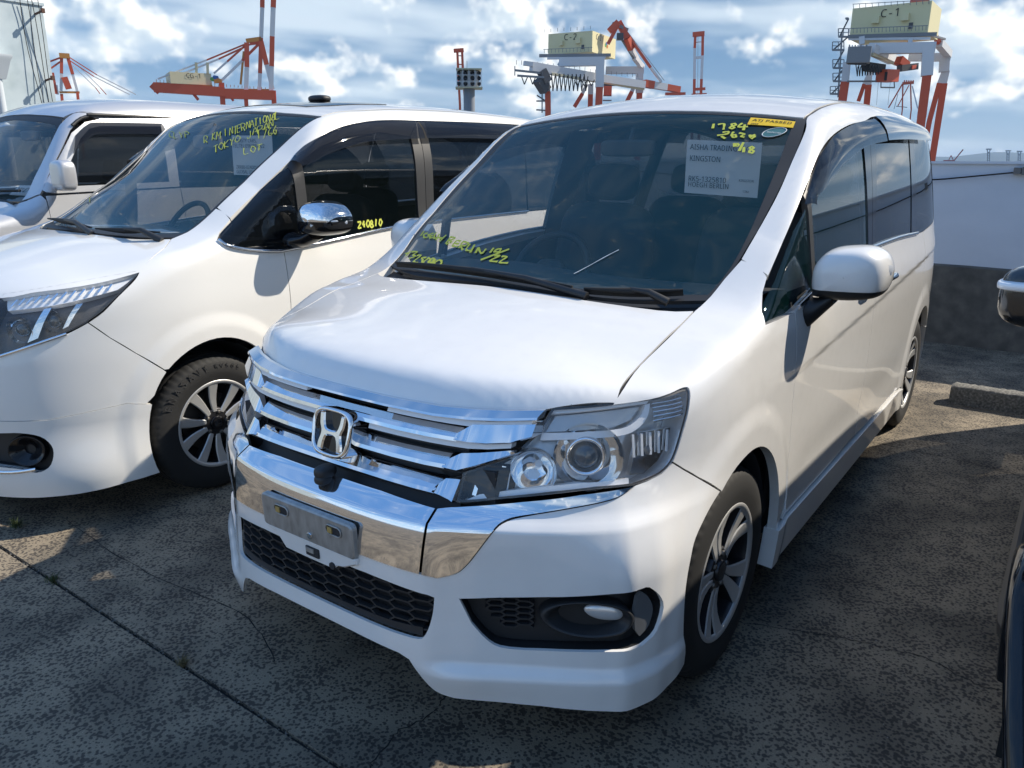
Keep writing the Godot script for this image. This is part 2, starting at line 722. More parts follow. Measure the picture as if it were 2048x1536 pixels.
func materials() -> void:
	var wp := mat("white_paint", Color.WHITE, 0.35, 0.0, 1.0)
	wp.albedo_texture = noise_tex(41, 0.02, 512, [[0.0, srgb(.77, .76, .735)], [0.4, srgb(.80, .79, .765)], [1.0, srgb(.815, .805, .78)]], 7)
	wp.uv1_triplanar = true
	wp.uv1_scale = Vector3(1.3, 1.3, 1.3)
	mat("chrome", srgb(0.80, 0.81, 0.83), 0.05, 1.0)
	mat("dark_chrome", srgb(0.30, 0.31, 0.33), 0.12, 1.0)
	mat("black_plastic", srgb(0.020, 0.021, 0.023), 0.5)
	mat("black_gloss", srgb(0.008, 0.008, 0.010), 0.08)
	mat("black_rubber", srgb(0.014, 0.014, 0.014), 0.75)
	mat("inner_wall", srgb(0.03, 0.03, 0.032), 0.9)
	mat("seat_cloth", srgb(0.035, 0.036, 0.038), 0.95)
	mat("dash_plastic", srgb(0.045, 0.047, 0.05), 0.7)
	mat("headliner", srgb(0.35, 0.34, 0.32), 0.95)
	glass("screen_glass", srgb(0.003, 0.055, 0.055), 0.26)
	glass("side_glass", srgb(0.004, 0.030, 0.030), 0.25)
	glass("privacy_glass", srgb(0.004, 0.005, 0.006), 0.88)
	glass("clear_glass", srgb(0.8, 0.8, 0.8), 0.03)
	glass("smoke_visor", srgb(0.01, 0.01, 0.012), 0.80)
	mat("silver_alloy", srgb(0.56, 0.56, 0.55), 0.42, 0.55)
	mat("dark_alloy", srgb(0.05, 0.05, 0.055), 0.35, 0.7)
	mat("white_light_guide", srgb(0.82, 0.83, 0.84), 0.25)
	var ws := mat("worn_steel", Color.WHITE, 0.42, 0.5)
	ws.albedo_texture = noise_tex(31, 0.03, 256, [[0.0, srgb(.26, .255, .24)], [0.4, srgb(.36, .355, .34)], [1.0, srgb(.46, .46, .45)]], 5)
	ws.uv1_triplanar = true
	ws.uv1_scale = Vector3(4, 1.5, 4)
	mat("old_clip", srgb(0.45, 0.33, 0.12), 0.5, 0.3)
	mat("grey_plastic", srgb(0.12, 0.125, 0.13), 0.5)
	mat("lamp_reflector", srgb(0.72, 0.73, 0.74), 0.22, 0.45)
	mat("lamp_chrome", srgb(0.85, 0.86, 0.87), 0.07, 1.0)
	mat("lamp_satin", srgb(0.86, 0.87, 0.88), 0.30, 0.1)
	mat("lamp_wall", srgb(0.10, 0.10, 0.11), 0.4)
	mat("turn_reflector", srgb(0.55, 0.56, 0.56), 0.22, 0.4)
	mat("projector_glass", srgb(0.03, 0.04, 0.05), 0.03, 0.0, 1.0)
	mat("pillar_cloth", srgb(0.16, 0.155, 0.145), 0.95)
	mat("chrome_visor", srgb(0.35, 0.36, 0.37), 0.06, 0.9)
	setting_materials()
	mat("pearl_paint", srgb(0.80, 0.79, 0.755), 0.33, 0.0, 1.0)
	mat("silver_paint", srgb(0.60, 0.61, 0.63), 0.36, 0.5, 1.0)
	mat("black_paint", srgb(0.006, 0.007, 0.009), 0.25, 0.0, 1.0)
	mat("step_plastic", srgb(0.055, 0.048, 0.040), 0.65)
	mat("tyre_print", srgb(0.035, 0.035, 0.036), 0.6)
	glass("dark_glass", srgb(0.003, 0.005, 0.005), 0.70)
	mat("brake_steel", srgb(0.18, 0.17, 0.16), 0.45, 0.9)

func setting_materials() -> void:
	var c := mat("concrete", Color.WHITE, 0.9)
	c.albedo_texture = speckle_tex(false)
	c.uv1_triplanar = true
	c.uv1_world_triplanar = true
	c.uv1_scale = Vector3(0.85, 0.85, 0.85)
	c.detail_enabled = true
	c.detail_blend_mode = BaseMaterial3D.BLEND_MODE_MUL
	c.detail_uv_layer = BaseMaterial3D.DETAIL_UV_2
	c.uv2_triplanar = true
	c.uv2_world_triplanar = true
	c.uv2_scale = Vector3(0.23, 0.23, 0.23)
	c.detail_albedo = noise_tex(11, 0.012, 512, [[0.0, srgb(.42, .42, .43)], [0.35, srgb(.58, .58, .58)], [0.55, srgb(.86, .85, .83)], [1.0, srgb(1, .98, .95)]], 6)
	c.heightmap_enabled = true
	c.heightmap_texture = speckle_tex(true)
	c.heightmap_scale = 0.10
	mat("joint_tar", srgb(.012, .012, .012), 0.85)
	mat("grit", srgb(.20, .19, .17), 0.9)
	var w := mat("wall_paint", Color.WHITE, 0.7)
	w.albedo_texture = noise_tex(8, 0.01, 512, [[0.0, srgb(.50, .57, .66)], [0.45, srgb(.53, .60, .69)], [1.0, srgb(.56, .63, .72)]], 6)
	w.uv1_triplanar = true
	w.uv1_world_triplanar = true
	w.uv1_scale = Vector3(0.3, 0.5, 0.3)
	var d := mat("dark_concrete", Color.WHITE, 0.9)
	d.albedo_texture = noise_tex(9, 0.02, 512, [[0.0, srgb(.060, .060, .056)], [0.4, srgb(.085, .084, .078)], [0.7, srgb(.11, .108, .098)], [0.9, srgb(.13, .125, .11)], [1.0, srgb(.40, .40, .37)]], 6)
	d.uv1_triplanar = true
	d.uv1_world_triplanar = true
	d.uv1_scale = Vector3(0.6, 0.6, 0.6)
	var st := mat("stop_concrete", Color.WHITE, 0.9)
	st.albedo_texture = noise_tex(10, 0.06, 512, [[0.0, srgb(.05, .05, .045)], [0.4, srgb(.13, .125, .11)], [0.7, srgb(.20, .19, .165)], [1.0, srgb(.42, .40, .36)]], 5)
	st.uv1_triplanar = true
	st.uv1_scale = Vector3(1.6, 1.6, 1.6)
	var r := mat("render_wall", Color.WHITE, 0.85)
	r.albedo_texture = noise_tex(12, 0.012, 512, [[0.0, srgb(.36, .44, .48)], [0.5, srgb(.46, .54, .58)], [1.0, srgb(.52, .60, .63)]], 6)
	r.uv1_triplanar = true
	r.uv1_world_triplanar = true
	r.uv1_scale = Vector3(0.25, 0.25, 0.25)
	mat("pipe_paint", srgb(.55, .60, .64), 0.6)
	mat("rusty", srgb(.10, .045, .03), 0.8)
	var sea := mat("sea", srgb(.02, .05, .08), 0.18)
	sea.roughness = 0.25
	mat("hill", srgb(.05, .075, .06), 0.95)
	mat("quay", srgb(.16, .16, .155), 0.9)
	mat("crane_white", srgb(.62, .63, .64), 0.55)
	mat("crane_orange", srgb(.56, .085, .03), 0.5)
	mat("crane_grey", srgb(.20, .21, .22), 0.6)
	mat("crane_dark", srgb(.07, .07, .075), 0.6)
	mat("crane_yellow", srgb(.68, .62, .36), 0.6)
	mat("crane_cream", srgb(.58, .52, .34), 0.6)
	mat("crane_amber", srgb(.52, .22, .04), 0.6)
	mat("crane_red", srgb(.35, .05, .04), 0.6)
	mat("pylon_steel", srgb(.22, .24, .27), 0.6)
	mat("logo_green", srgb(.10, .35, .08), 0.6)
	mat("logo_blue", srgb(.04, .14, .42), 0.6)
	mat("logo_orange", srgb(.55, .20, .04), 0.6)
	mat("paper", srgb(.72, .73, .72), 0.8)
	mat("ink", srgb(.012, .012, .014), 0.7)
	mat("yellow_pen", srgb(.52, .55, .07), 0.75)
	mat("yellow_sticker", srgb(.80, .52, .02), 0.5)
	mat("teal_sticker", srgb(.05, .16, .17), 0.5)
	mat("green_grass", srgb(.06, .08, .025), 0.85)
	mat("dry_grass", srgb(.16, .13, .06), 0.85)

# exposed aggregate: pale matrix with dark pits of mixed size, denser in places
func speckle_tex(relief: bool) -> ImageTexture:
	var n := 800
	var get := func(sd: int, fr: float, oc: int) -> PackedByteArray:
		var f := FastNoiseLite.new()
		f.seed = sd
		f.frequency = fr
		f.fractal_octaves = oc
		var im := f.get_seamless_image(n, n)
		im.convert(Image.FORMAT_L8)
		return im.get_data()
	var cell := FastNoiseLite.new()
	cell.seed = 3
	cell.noise_type = FastNoiseLite.TYPE_CELLULAR
	cell.frequency = .125
	cell.cellular_return_type = FastNoiseLite.RETURN_DISTANCE
	cell.fractal_type = FastNoiseLite.FRACTAL_NONE
	var ci := cell.get_seamless_image(n, n)
	ci.convert(Image.FORMAT_L8)
	var fine := ci.get_data()
	var mid: PackedByteArray = get.call(4, .065, 2)
	var wide: PackedByteArray = get.call(5, .010, 4)
	var grain: PackedByteArray = get.call(6, .45, 1)
	var out := PackedByteArray()
	out.resize(n * n * 3)
	for i in n * n:
		var w := (wide[i] - 128) / 128.0
		var p := fine[i] / 255.0 + (mid[i] - 128) / 330.0 - w * .20
		var k := smoothstep(.17, .36, p)
		var g := (grain[i] - 128) / 128.0
		if relief:
			var h := int(clampf(k * 170.0 + g * 40.0 + 40.0, 0, 255))
			out[i * 3] = h
			out[i * 3 + 1] = h
			out[i * 3 + 2] = h
		else:
			var v := lerpf(.065, .23 + .06 * g - .03 * w, k)
			if g > .70 and fine[i] > 140:
				v = .48
			out[i * 3] = int(255.0 * pow(v * 1.20, .4545))
			out[i * 3 + 1] = int(255.0 * pow(v * 1.0, .4545))
			out[i * 3 + 2] = int(255.0 * pow(v * lerpf(.80, .72, k), .4545))
	return ImageTexture.create_from_image(Image.create_from_data(n, n, false, Image.FORMAT_RGB8, out))

# ---------------------------------------------------------------- the white minivan in the middle
var HB: Body
const VAN := {
	"Z0": [[0.15, 0.845], [0.22, 0.862], [0.30, 0.882], [0.45, 0.872], [0.56, 0.868], [0.672, 0.851], [0.681, 0.838], [0.705, 0.800], [0.82, 0.745], [0.90, 0.722], [0.95, 0.70], [1.05, 0.62], [1.2, 0.5]],
	"A": [[0.15, 0.828], [0.3, 0.838], [0.5, 0.845], [0.85, 0.8475], [1.0, 0.838], [1.12, 0.815], [1.4, 0.765], [1.7, 0.695], [1.85, 0.66]],
	"T": [[-3.85, 1.60], [-3.7, 1.70], [-3.3, 1.765], [-2.6, 1.81], [-2.0, 1.815], [-1.5, 1.80], [-1.15, 1.765], [-0.9, 1.70], [-0.6, 1.52], [-0.3, 1.325], [-0.02, 1.125], [0.05, 1.108], [0.2, 1.083], [0.4, 1.043], [0.52, 1.018], [0.60, 0.998], [0.638, 0.983], [0.660, 0.965], [0.688, 0.928], [0.71, 0.896], [0.76, 0.82]],
	"crown": [[-3.7, 0.07], [-1.2, 0.07], [-0.9, 0.055], [-0.02, 0.03], [0.1, 0.035], [0.3, 0.03], [0.5, 0.008], [0.7, 0.0]],
	"k": [[-3.7, 0.09], [-1.3, 0.09], [-0.8, 0.05], [0.0, 0.05], [0.2, 0.07], [0.5, 0.05], [0.7, 0.03]],
	"lip": [[0.0, 0.0], [0.40, 0.0], [0.50, -0.012], [0.60, -0.016], [0.70, -0.008], [0.80, 0.014], [0.88, 0.038], [0.95, 0.058], [1.02, 0.058], [1.10, 0.046], [1.2, 0.028], [1.35, 0.006], [1.45, 0.0]],
	"hollow": 0.006, "lip_top": 0.80, "lip_soft": 0.26, "shelf": 0.016, "nose": 0.10, "nose2": 0.13,
}

func front_van() -> Node3D:
	HB = Body.new()
	HB.setup(VAN)
	var b := HB
	var van := thing("white_minivan", "white minivan with wide chrome grille and notices inside its windscreen, in the middle", "minivan")
	var white: Material = M.white_paint
	var g := 0.0027
	# hood
	var hf := sm(v3s([0, .921, .700, .15, .922, .695, .30, .925, .676, .40, .930, .650, .50, .938, .606, .568, .945, .557, .63, .951, .504, .670, .955, .464]), 3)
	var hs := sm(v3s([.670, .955, .464, .660, .973, .415, .652, 1.004, .318, .652, 1.043, .166, .645, 1.075, .03, .640, 1.09, -.04]), 3)
	var hr := sm(v3s([.640, 1.09, -.04, .55, 1.09, .01, .30, 1.10, .045, 0, 1.11, .045]), 3)
	var half := hf + hs.slice(1) + hr.slice(1)
	part("hood", cut(b, 2, half + flip(half).slice(1), 0.02, 0, .02, [], g).mesh(), white, van)
	# fender
	var ax := arc(0.005, .335, .352, .388, 58, 180, 22)
	var arch: Array = []
	for q in ax:
		arch.append(Vector3(.845, q.y, q.x))
	var fen: Array = hs.duplicate() + v3s([.65, 1.125, -.13, .66, 1.17, -.205, .675, 1.213, -.283, .728, 1.206, -.290, .768, 1.174, -.264, .777, 1.138, -.212, .80, 1.09, -.145, .822, 1.061, -.120, .827, 1.061, -.20, .829, 1.062, -.372, .845, .90, -.378, .847, .76, -.39, .845, .60, -.41, .845, .46, -.415, .842, .34, -.37])
	fen += rev(arch)
	fen += v3s([.839, .672, .200, .819, .731, .290, .799, .766, .341, .783, .791, .374])
	fen += sm(v3s([.787, .822, .358, .791, .871, .340, .793, .923, .319, .789, .952, .303, .781, .967, .299, .770, .966, .317, .758, .959, .348, .733, .953, .395, .672, .949, .473]), 3)
	pair("front_fender", cut(b, 3, fen, 0.018, 0, .03, [], .0016), white, van)
	# front door, sliding door, quarter panel (z, y)
	var belt := v2s([-.372, 1.063, -.45, 1.072, -.62, 1.100, -.9, 1.135, -1.2, 1.158, -1.468, 1.166])
	var door := belt + sm(v2s([-1.468, 1.166, -1.474, .86, -1.470, .67, -1.445, .50, -1.46, .352]), 4) + v2s([-.9, .343, -.42, .343, -.415, .46, -.41, .60, -.39, .76, -.378, .90])
	pair("front_door", cut(b, 1, door, 0.013, 0, .03, [], g), white, van)
	var ra := arc(-2.855, .335, .352, .385, 160, 108, 8)
	var slide := v2s([-1.468, 1.166, -2.0, 1.168, -2.50, 1.152, -2.72, 1.150, -2.735, 1.0, -2.76, .82, -2.78, .71]) + rev(ra) + v2s([-3.188, .345]) 
	slide = v2s([-1.468, 1.166, -2.0, 1.166, -2.50, 1.152, -2.70, 1.150, -2.73, 1.0, -2.74, .85]) + arc(-2.855, .335, .352, .385, 72, 4, 14) + v2s([-2.49, .335, -1.46, .347]) + rev(sm(v2s([-1.468, 1.166, -1.474, .86, -1.470, .67, -1.445, .50, -1.46, .352]), 4)).slice(0, -1)
	pair("sliding_door", cut(b, 1, slide, 0.013, 0, .03, [], g), white, van)
	var quarter := v2s([-2.70, 1.150, -3.2, 1.178, -3.62, 1.205, -3.66, 1.0, -3.66, .62, -3.64, .55, -3.14, .55]) + arc(-2.855, .335, .352, .385, 34, 72, 8).map(func(q): return Vector2(-5.71 - q.x, q.y)) + rev(arc(-2.855, .335, .352, .385, 72, 108, 8)) + v2s([-2.74, .85, -2.73, 1.0])
	quarter = v2s([-2.70, 1.150, -3.2, 1.178, -3.62, 1.205, -3.66, 1.0, -3.66, .62, -3.64, .55]) + arc(-2.855, .335, .352, .385, 145, 72, 16) + v2s([-2.74, .85, -2.73, 1.0])
	pair("quarter_panel", cut(b, 1, quarter, 0.013, 0, .03, [], g), white, van)
	var rb := v2s([-3.64, .55, -3.66, .30, -3.55, .20, -3.23, .21]) + arc(-2.855, .335, .352, .385, 182, 145, 8)
	pair("rear_bumper_corner", cut(b, 1, rb, 0.025, 0, .03, [], g), white, van)
	# sill
	var sill := v2s([-.335, .20, -.345, .335, -.9, .332, -2.47, .325, -2.49, .21])
	pair("side_skirt", cut(b, 1, sill, 0.02, .012, .05, [], 0.0), white, van)
	# pillar and roof rail
	var inn := sm(v3s([.675, 1.216, -.286, .682, 1.388, -.534, .671, 1.505, -.705, .660, 1.606, -.855, .637, 1.66, -.945, .638, 1.682, -1.033, .632, 1.715, -1.218, .630, 1.733, -1.396, .626, 1.753, -1.725, .62, 1.76, -2.6, .615, 1.74, -3.3, .605, 1.71, -3.6]), 4)
	var outr := sm(v3s([.655, 1.675, -3.6, .662, 1.70, -3.2, .664, 1.708, -2.975, .676, 1.71, -2.3, .688, 1.697, -1.764, .700, 1.669, -1.542, .707, 1.643, -1.268, .719, 1.599, -1.01, .730, 1.542, -.829, .742, 1.451, -.675, .751, 1.389, -.579, .759, 1.312, -.465, .763, 1.251, -.378, .768, 1.177, -.270]), 4)
	pair("roof_side_rail", cut(b, 3, inn + outr, 0.018, 0, .02, [], .001), white, van)
	# roof
	var rin: Array = []
	for p in inn:
		if p.z < -.93:
			rin.append(Vector2(p.x - .012, p.z))
	var rf := v2s([0, -.893, .2, -.898, .42, -.915, .60, -.938])
	var rr := v2s([.59, -3.62, .3, -3.66, 0, -3.67])
	var rh: Array = rf + rin + rr
	part("roof", cut(b, 2, rh + flip(rh).slice(1, -1), 0.035, 0, .02).mesh(), white, van)
	var rd: Array = []
	for p in inn:
		if p.z < -.90:
			rd.append(Vector2(p.x - .014, p.z))
	for i in range(inn.size() - 1, -1, -1):
		if inn[i].z < -.90:
			rd.append(Vector2(inn[i].x + .003, inn[i].z))
	pair("roof_moulding", cut(b, 2, rd, 0.02, -.005, 0), M.black_plastic, van)
	# windscreen, with the black band round it
	var gl := sm(v2s([0, -.868, .2, -.872, .41, -.888, .605, -.915]), 3) + sm(v2s([.607, -.910, .640, -.62, .662, -.310, .639, -.140]), 4) + sm(v2s([.636, -.135, .45, -.062, .256, -.030, 0, -.015]), 4)
	var so := sm(v2s([0, -.888, .2, -.893, .42, -.91, .628, -.937]), 3) + sm(v2s([.640, -.925, .664, -.80, .676, -.62, .678, -.45, .672, -.29, .655, -.13]), 4) + sm(v2s([.652, -.115, .45, -.022, .256, .012, 0, .018]), 4)
	part("windscreen_seal", cut(b, 2, so + flip(so).slice(1, -1), 0.025, -.002, .012, [gl + flip(gl).slice(1, -1)]).mesh(), M.black_plastic, van)
	part("windscreen", cut(b, 2, gl + flip(gl).slice(1, -1), 0.03, -.003, 0).mesh(), M.screen_glass, van)
	# cowl
	var cw := sm(v2s([0, .07, .30, .07, .55, .03, .655, -.03]), 3) + sm(v2s([.66, -.12, .45, -.03, .256, .0, 0, .005]), 3)
	part("cowl_panel", cut(b, 2, cw + flip(cw).slice(1, -1), 0.03, -.028, 0).mesh(), M.black_plastic, van)
	seam(van, b, 3, hs, .012)
	seam(van, b, 1, v2s([-.372, 1.05, -.378, .90, -.39, .76, -.41, .60, -.415, .46, -.415, .36]), .012)
	seam(van, b, 1, sm(v2s([-1.468, 1.16, -1.474, .86, -1.470, .67, -1.445, .50, -1.46, .36]), 4), .012)
	seam(van, b, 1, v2s([-2.70, 1.15, -2.73, 1.0, -2.74, .85, -2.745, .72]), .012)
	seam(van, b, 0, v3s([.836, .675, .205, .819, .730, .290, .799, .765, .341, .785, .788, .372]), .010)
	# side glass
	side_glazing(van, b)
	return van

func side_glazing(van: Node3D, b: Body) -> void:
	var tri := v2s([-.135, 1.088, -.125, 1.064, -.38, 1.066, -.585, 1.092, -.592, 1.365, -.47, 1.30, -.385, 1.24, -.275, 1.165, -.215, 1.13])
	pair("quarter_light", cut(b, 1, tri, 0.03, -.004, 0), M.side_glass, van)
	pair("window_divider", cut(b, 1, v2s([-.585, 1.09, -.625, 1.095, -.632, 1.42, -.600, 1.40, -.592, 1.365]), 0.03, .001, .02), M.black_plastic, van)
	var dg := v2s([-.625, 1.098, -.9, 1.133, -1.2, 1.156, -1.40, 1.162, -1.46, 1.575]) + v2s([-1.3, 1.59, -1.10, 1.585, -.93, 1.56, -.80, 1.515, -.70, 1.455, -.632, 1.40])
	pair("door_glass", cut(b, 1, dg, 0.04, -.006, 0), M.side_glass, van)
	# door frame above the glass, mostly under the visor
	var fr := v2s([-.60, 1.39, -.632, 1.40, -.70, 1.455, -.80, 1.515, -.93, 1.56, -1.10, 1.585, -1.3, 1.59, -1.46, 1.575, -1.55, 1.665, -1.268, 1.640, -1.01, 1.596, -.829, 1.540, -.675, 1.449, -.611, 1.405])
	pair("door_window_frame", cut(b, 1, fr, 0.03, -.002, .015), M.black_plastic, van)
	pair("door_pillar", cut(b, 1, v2s([-1.40, 1.162, -1.470, 1.166, -1.60, 1.655, -1.55, 1.665, -1.46, 1.575]), 0.03, -.001, .02, [], .002), M.black_gloss, van)
	pair("sliding_door_pillar", cut(b, 1, v2s([-1.470, 1.166, -1.53, 1.166, -1.70, 1.62, -1.72, 1.68, -1.60, 1.655]), 0.03, -.001, .02, [], .002), M.black_gloss, van)
	pair("sliding_door_glass", cut(b, 1, v2s([-1.53, 1.166, -2.0, 1.166, -2.36, 1.158, -2.50, 1.64, -1.72, 1.66, -1.70, 1.62]), 0.04, -.004, 0), M.privacy_glass, van)
	pair("rear_pillar_trim", cut(b, 1, v2s([-2.36, 1.158, -2.50, 1.152, -2.64, 1.70, -1.72, 1.69, -1.72, 1.66, -2.50, 1.64]), 0.03, -.001, .015), M.black_gloss, van)
	pair("quarter_glass", cut(b, 1, v2s([-2.50, 1.152, -2.70, 1.150, -3.2, 1.176, -3.60, 1.205, -3.62, 1.45, -3.58, 1.67, -3.2, 1.69, -2.64, 1.70]), 0.04, -.001, .01), M.privacy_glass, van)
	# bright strip along the belt
	var s := Soup.new()
	var pts := []
	for q in sm(v2s([-.40, 1.070, -.62, 1.101, -.9, 1.137, -1.2, 1.160, -1.468, 1.168, -2.0, 1.168, -2.50, 1.154]), 3):
		var e := b.surf(1, q, .004)
		pts.append(e[0])
	s.tube(pts, .009, 6)
	pair("belt_moulding", s, M.chrome, van)

func front_van_front(van: Node3D) -> void:
	var b := HB
	# bumper cover with lip
	var low := sm(v3s([0, .336, .88, .15, .334, .87, .30, .322, .86]), 3) + sm(v3s([.328, .312, .855, .356, .272, .846, .385, .232, .823, .43, .218, .80]), 3) + v3s([.59, .210, .693, .70, .204, .62, .79, .199, .535, .812, .200, .49, .825, .208, .42, .832, .222, .341])
	var arc_f: Array = sm(v3s([.834, .260, .346, .836, .323, .365, .839, .40, .378, .839, .473, .380, .838, .54, .365, .838, .59, .339, .839, .635, .27, .839, .668, .197]), 4)
	var up := v3s([.839, .668, .197, .819, .729, .290, .799, .764, .341, .783, .789, .374, .771, .769, .409, .753, .759, .451, .738, .755, .481]) 
	up += sm(v3s([.726, .742, .510, .706, .731, .545, .633, .717, .624, .552, .700, .689, .525, .691, .716, .512, .677, .742, .494, .644, .761, .473, .608, .773, .455, .580, .784, .433, .558, .796, .397, .545, .819]), 3)
	up += v3s([.360, .551, .837, .20, .558, .862, 0, .560, .868])
	var half: Array = low + arc_f + up
	var grille := sm(v3s([0, .512, .868, .2, .513, .865, .375, .498, .83]), 3) + sm(v3s([.392, .492, .829, .388, .45, .83, .378, .405, .837, .362, .378, .843, .33, .374, .85]), 3) + sm(v3s([.28, .375, .862, .15, .380, .872, 0, .381, .875]), 3)
	var fog := sm(v3s([.441, .492, .793, .54, .502, .738, .644, .512, .675, .764, .527, .598, .806, .531, .538]), 3) + sm(v3s([.812, .527, .528, .824, .496, .497, .829, .453, .477, .823, .396, .496, .811, .374, .53]), 3) + sm(v3s([.805, .370, .54, .769, .369, .594, .66, .366, .66, .548, .364, .735, .506, .381, .76, .468, .428, .780]), 3)
	var s := cut(b, 0, half + flip(half).slice(1, -1), 0.012, 0, .010, [grille + flip(grille).slice(1, -1), fog, flip(fog)], 0.0015)
	part("front_bumper", s.mesh(), M.white_paint, van)
	# chrome band of the bumper
	var cb := v3s([.362, .699, .782, .364, .675, .815, .358, .551, .838, .20, .558, .862, 0, .560, .868])
	var ct := v3s([0, .709, .80, .2, .708, .80])
	var ch: Array = ct + cb
	part("chrome_bumper_bar", cut(b, 0, ch + flip(ch).slice(1, -1), 0.012, .004, .015, [], .001).mesh(), M.chrome, van)
	var cwg := v3s([.366, .699, .780, .393, .705, .759, .544, .731, .677, .652, .747, .591, .735, .754, .482]) + sm(v3s([.726, .742, .510, .706, .731, .545, .633, .717, .624, .552, .700, .689, .525, .691, .716, .512, .677, .742, .494, .644, .761, .473, .608, .773, .455, .580, .784, .433, .558, .796, .397, .545, .819]), 3) + v3s([.362, .551, .837, .368, .675, .815])
	pair("chrome_bumper_wing", cut(b, 0, cwg, 0.010, .004, .012, [], .001), M.chrome, van)
	# black sheet that paints in the shade behind the grille
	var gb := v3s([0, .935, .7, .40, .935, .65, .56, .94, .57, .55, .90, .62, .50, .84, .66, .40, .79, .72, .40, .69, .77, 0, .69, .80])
	part("grille_shade_sheet", cut(b, 0, gb + flip(gb).slice(1, -1), 0.03, -.045, 0).mesh(), M.black_plastic, van)

# ---------------------------------------------------------------- shapes used by the vehicles
func front_z(b: Body, x: float, y: float) -> float:
	var a := b.at(b.la, y, 0.0, 2.0)
	var z0 := b.at(b.lz, y, 0.0, 2.0)
	return z0 * pow(maxf(1.0 - pow(absf(x) / a, 3.0), 0.0), 1.0 / 2.2)

# prism of a 2D outline, front face at z = 0, back at -depth, edge bevelled, set in a frame
func prism(s: Soup, poly: PackedVector2Array, depth: float, bevel: float, xf: Transform3D) -> void:
	if Geometry2D.is_polygon_clockwise(poly):
		poly.reverse()
	var top := poly
	if bevel > 0.0:
		var got := Geometry2D.offset_polygon(poly, -bevel)
		if got.size() == 1:
			top = got[0]
		else:
			bevel = 0.0
	var idx := Geometry2D.triangulate_polygon(top)
	var fn := (xf.basis * Vector3(0, 0, 1)).normalized()
	for t in range(0, idx.size(), 3):
		var p := []
		for k in 3:
			var q := top[idx[t + k]]
			p.append(xf * Vector3(q.x, q.y, 0))
		s.tri(p[0], p[1], p[2], fn, fn, fn)
	var m := poly.size()
	for i in m:
		var a := poly[i]
		var c := poly[(i + 1) % m]
		if bevel > 0.0:
			var ta := nearest(top, a)
			var tc := nearest(top, c)
			s.flat(xf * Vector3(a.x, a.y, -bevel), xf * Vector3(c.x, c.y, -bevel), xf * Vector3(tc.x, tc.y, 0), xf * Vector3(ta.x, ta.y, 0))
		s.flat(xf * Vector3(a.x, a.y, -bevel), xf * Vector3(c.x, c.y, -bevel), xf * Vector3(c.x, c.y, -depth), xf * Vector3(a.x, a.y, -depth))

func nearest(poly: PackedVector2Array, p: Vector2) -> Vector2:
	var best := poly[0]
	for q in poly:
		if q.distance_squared_to(p) < best.distance_squared_to(p):
			best = q
	return best

func round_rect(w: float, h: float, r: float, n := 4) -> PackedVector2Array:
	var out := PackedVector2Array()
	for c in [[1, 1, 0], [-1, 1, 90], [-1, -1, 180], [1, -1, 270]]:
		for i in n + 1:
			var a := deg_to_rad(c[2] + 90.0 * i / n)
			out.append(Vector2(c[0] * (w * 0.5 - r) + r * cos(a), c[1] * (h * 0.5 - r) + r * sin(a)))
	return out

# rounded block: superellipsoid
func blob(s: Soup, c: Vector3, r: Vector3, e := 0.5, b := Basis.IDENTITY, nu := 14, nv := 20) -> void:
	var rings := []
	for i in nu + 1:
		var t := PI * (float(i) / nu - 0.5)
		var ring := []
		for j in nv:
			var q := TAU * j / nv
			var ct := pow(absf(cos(t)), e)
			var p := Vector3(ct * sp(cos(q), e), sp(sin(t), e), ct * sp(sin(q), e))
			ring.append(c + b * (p * r))
		rings.append(ring)
	s.loft(rings, true)

func sp(v: float, e: float) -> float:
	return signf(v) * pow(absf(v), e)

# frame on a body: z along the surface normal, y up
func on_body(b: Body, dom: int, uv: Vector2, off := 0.0) -> Transform3D:
	var e := b.surf(dom, uv, off)
	var z: Vector3 = e[1]
	var x := Vector3.UP.cross(z).normalized()
	return Transform3D(Basis(x, z.cross(x), z), e[0])

func on_front(b: Body, x: float, y: float, off := 0.0) -> Transform3D:
	return on_body(b, 0, b.unmap(0, Vector3(x, y, front_z(b, x, y))), off)

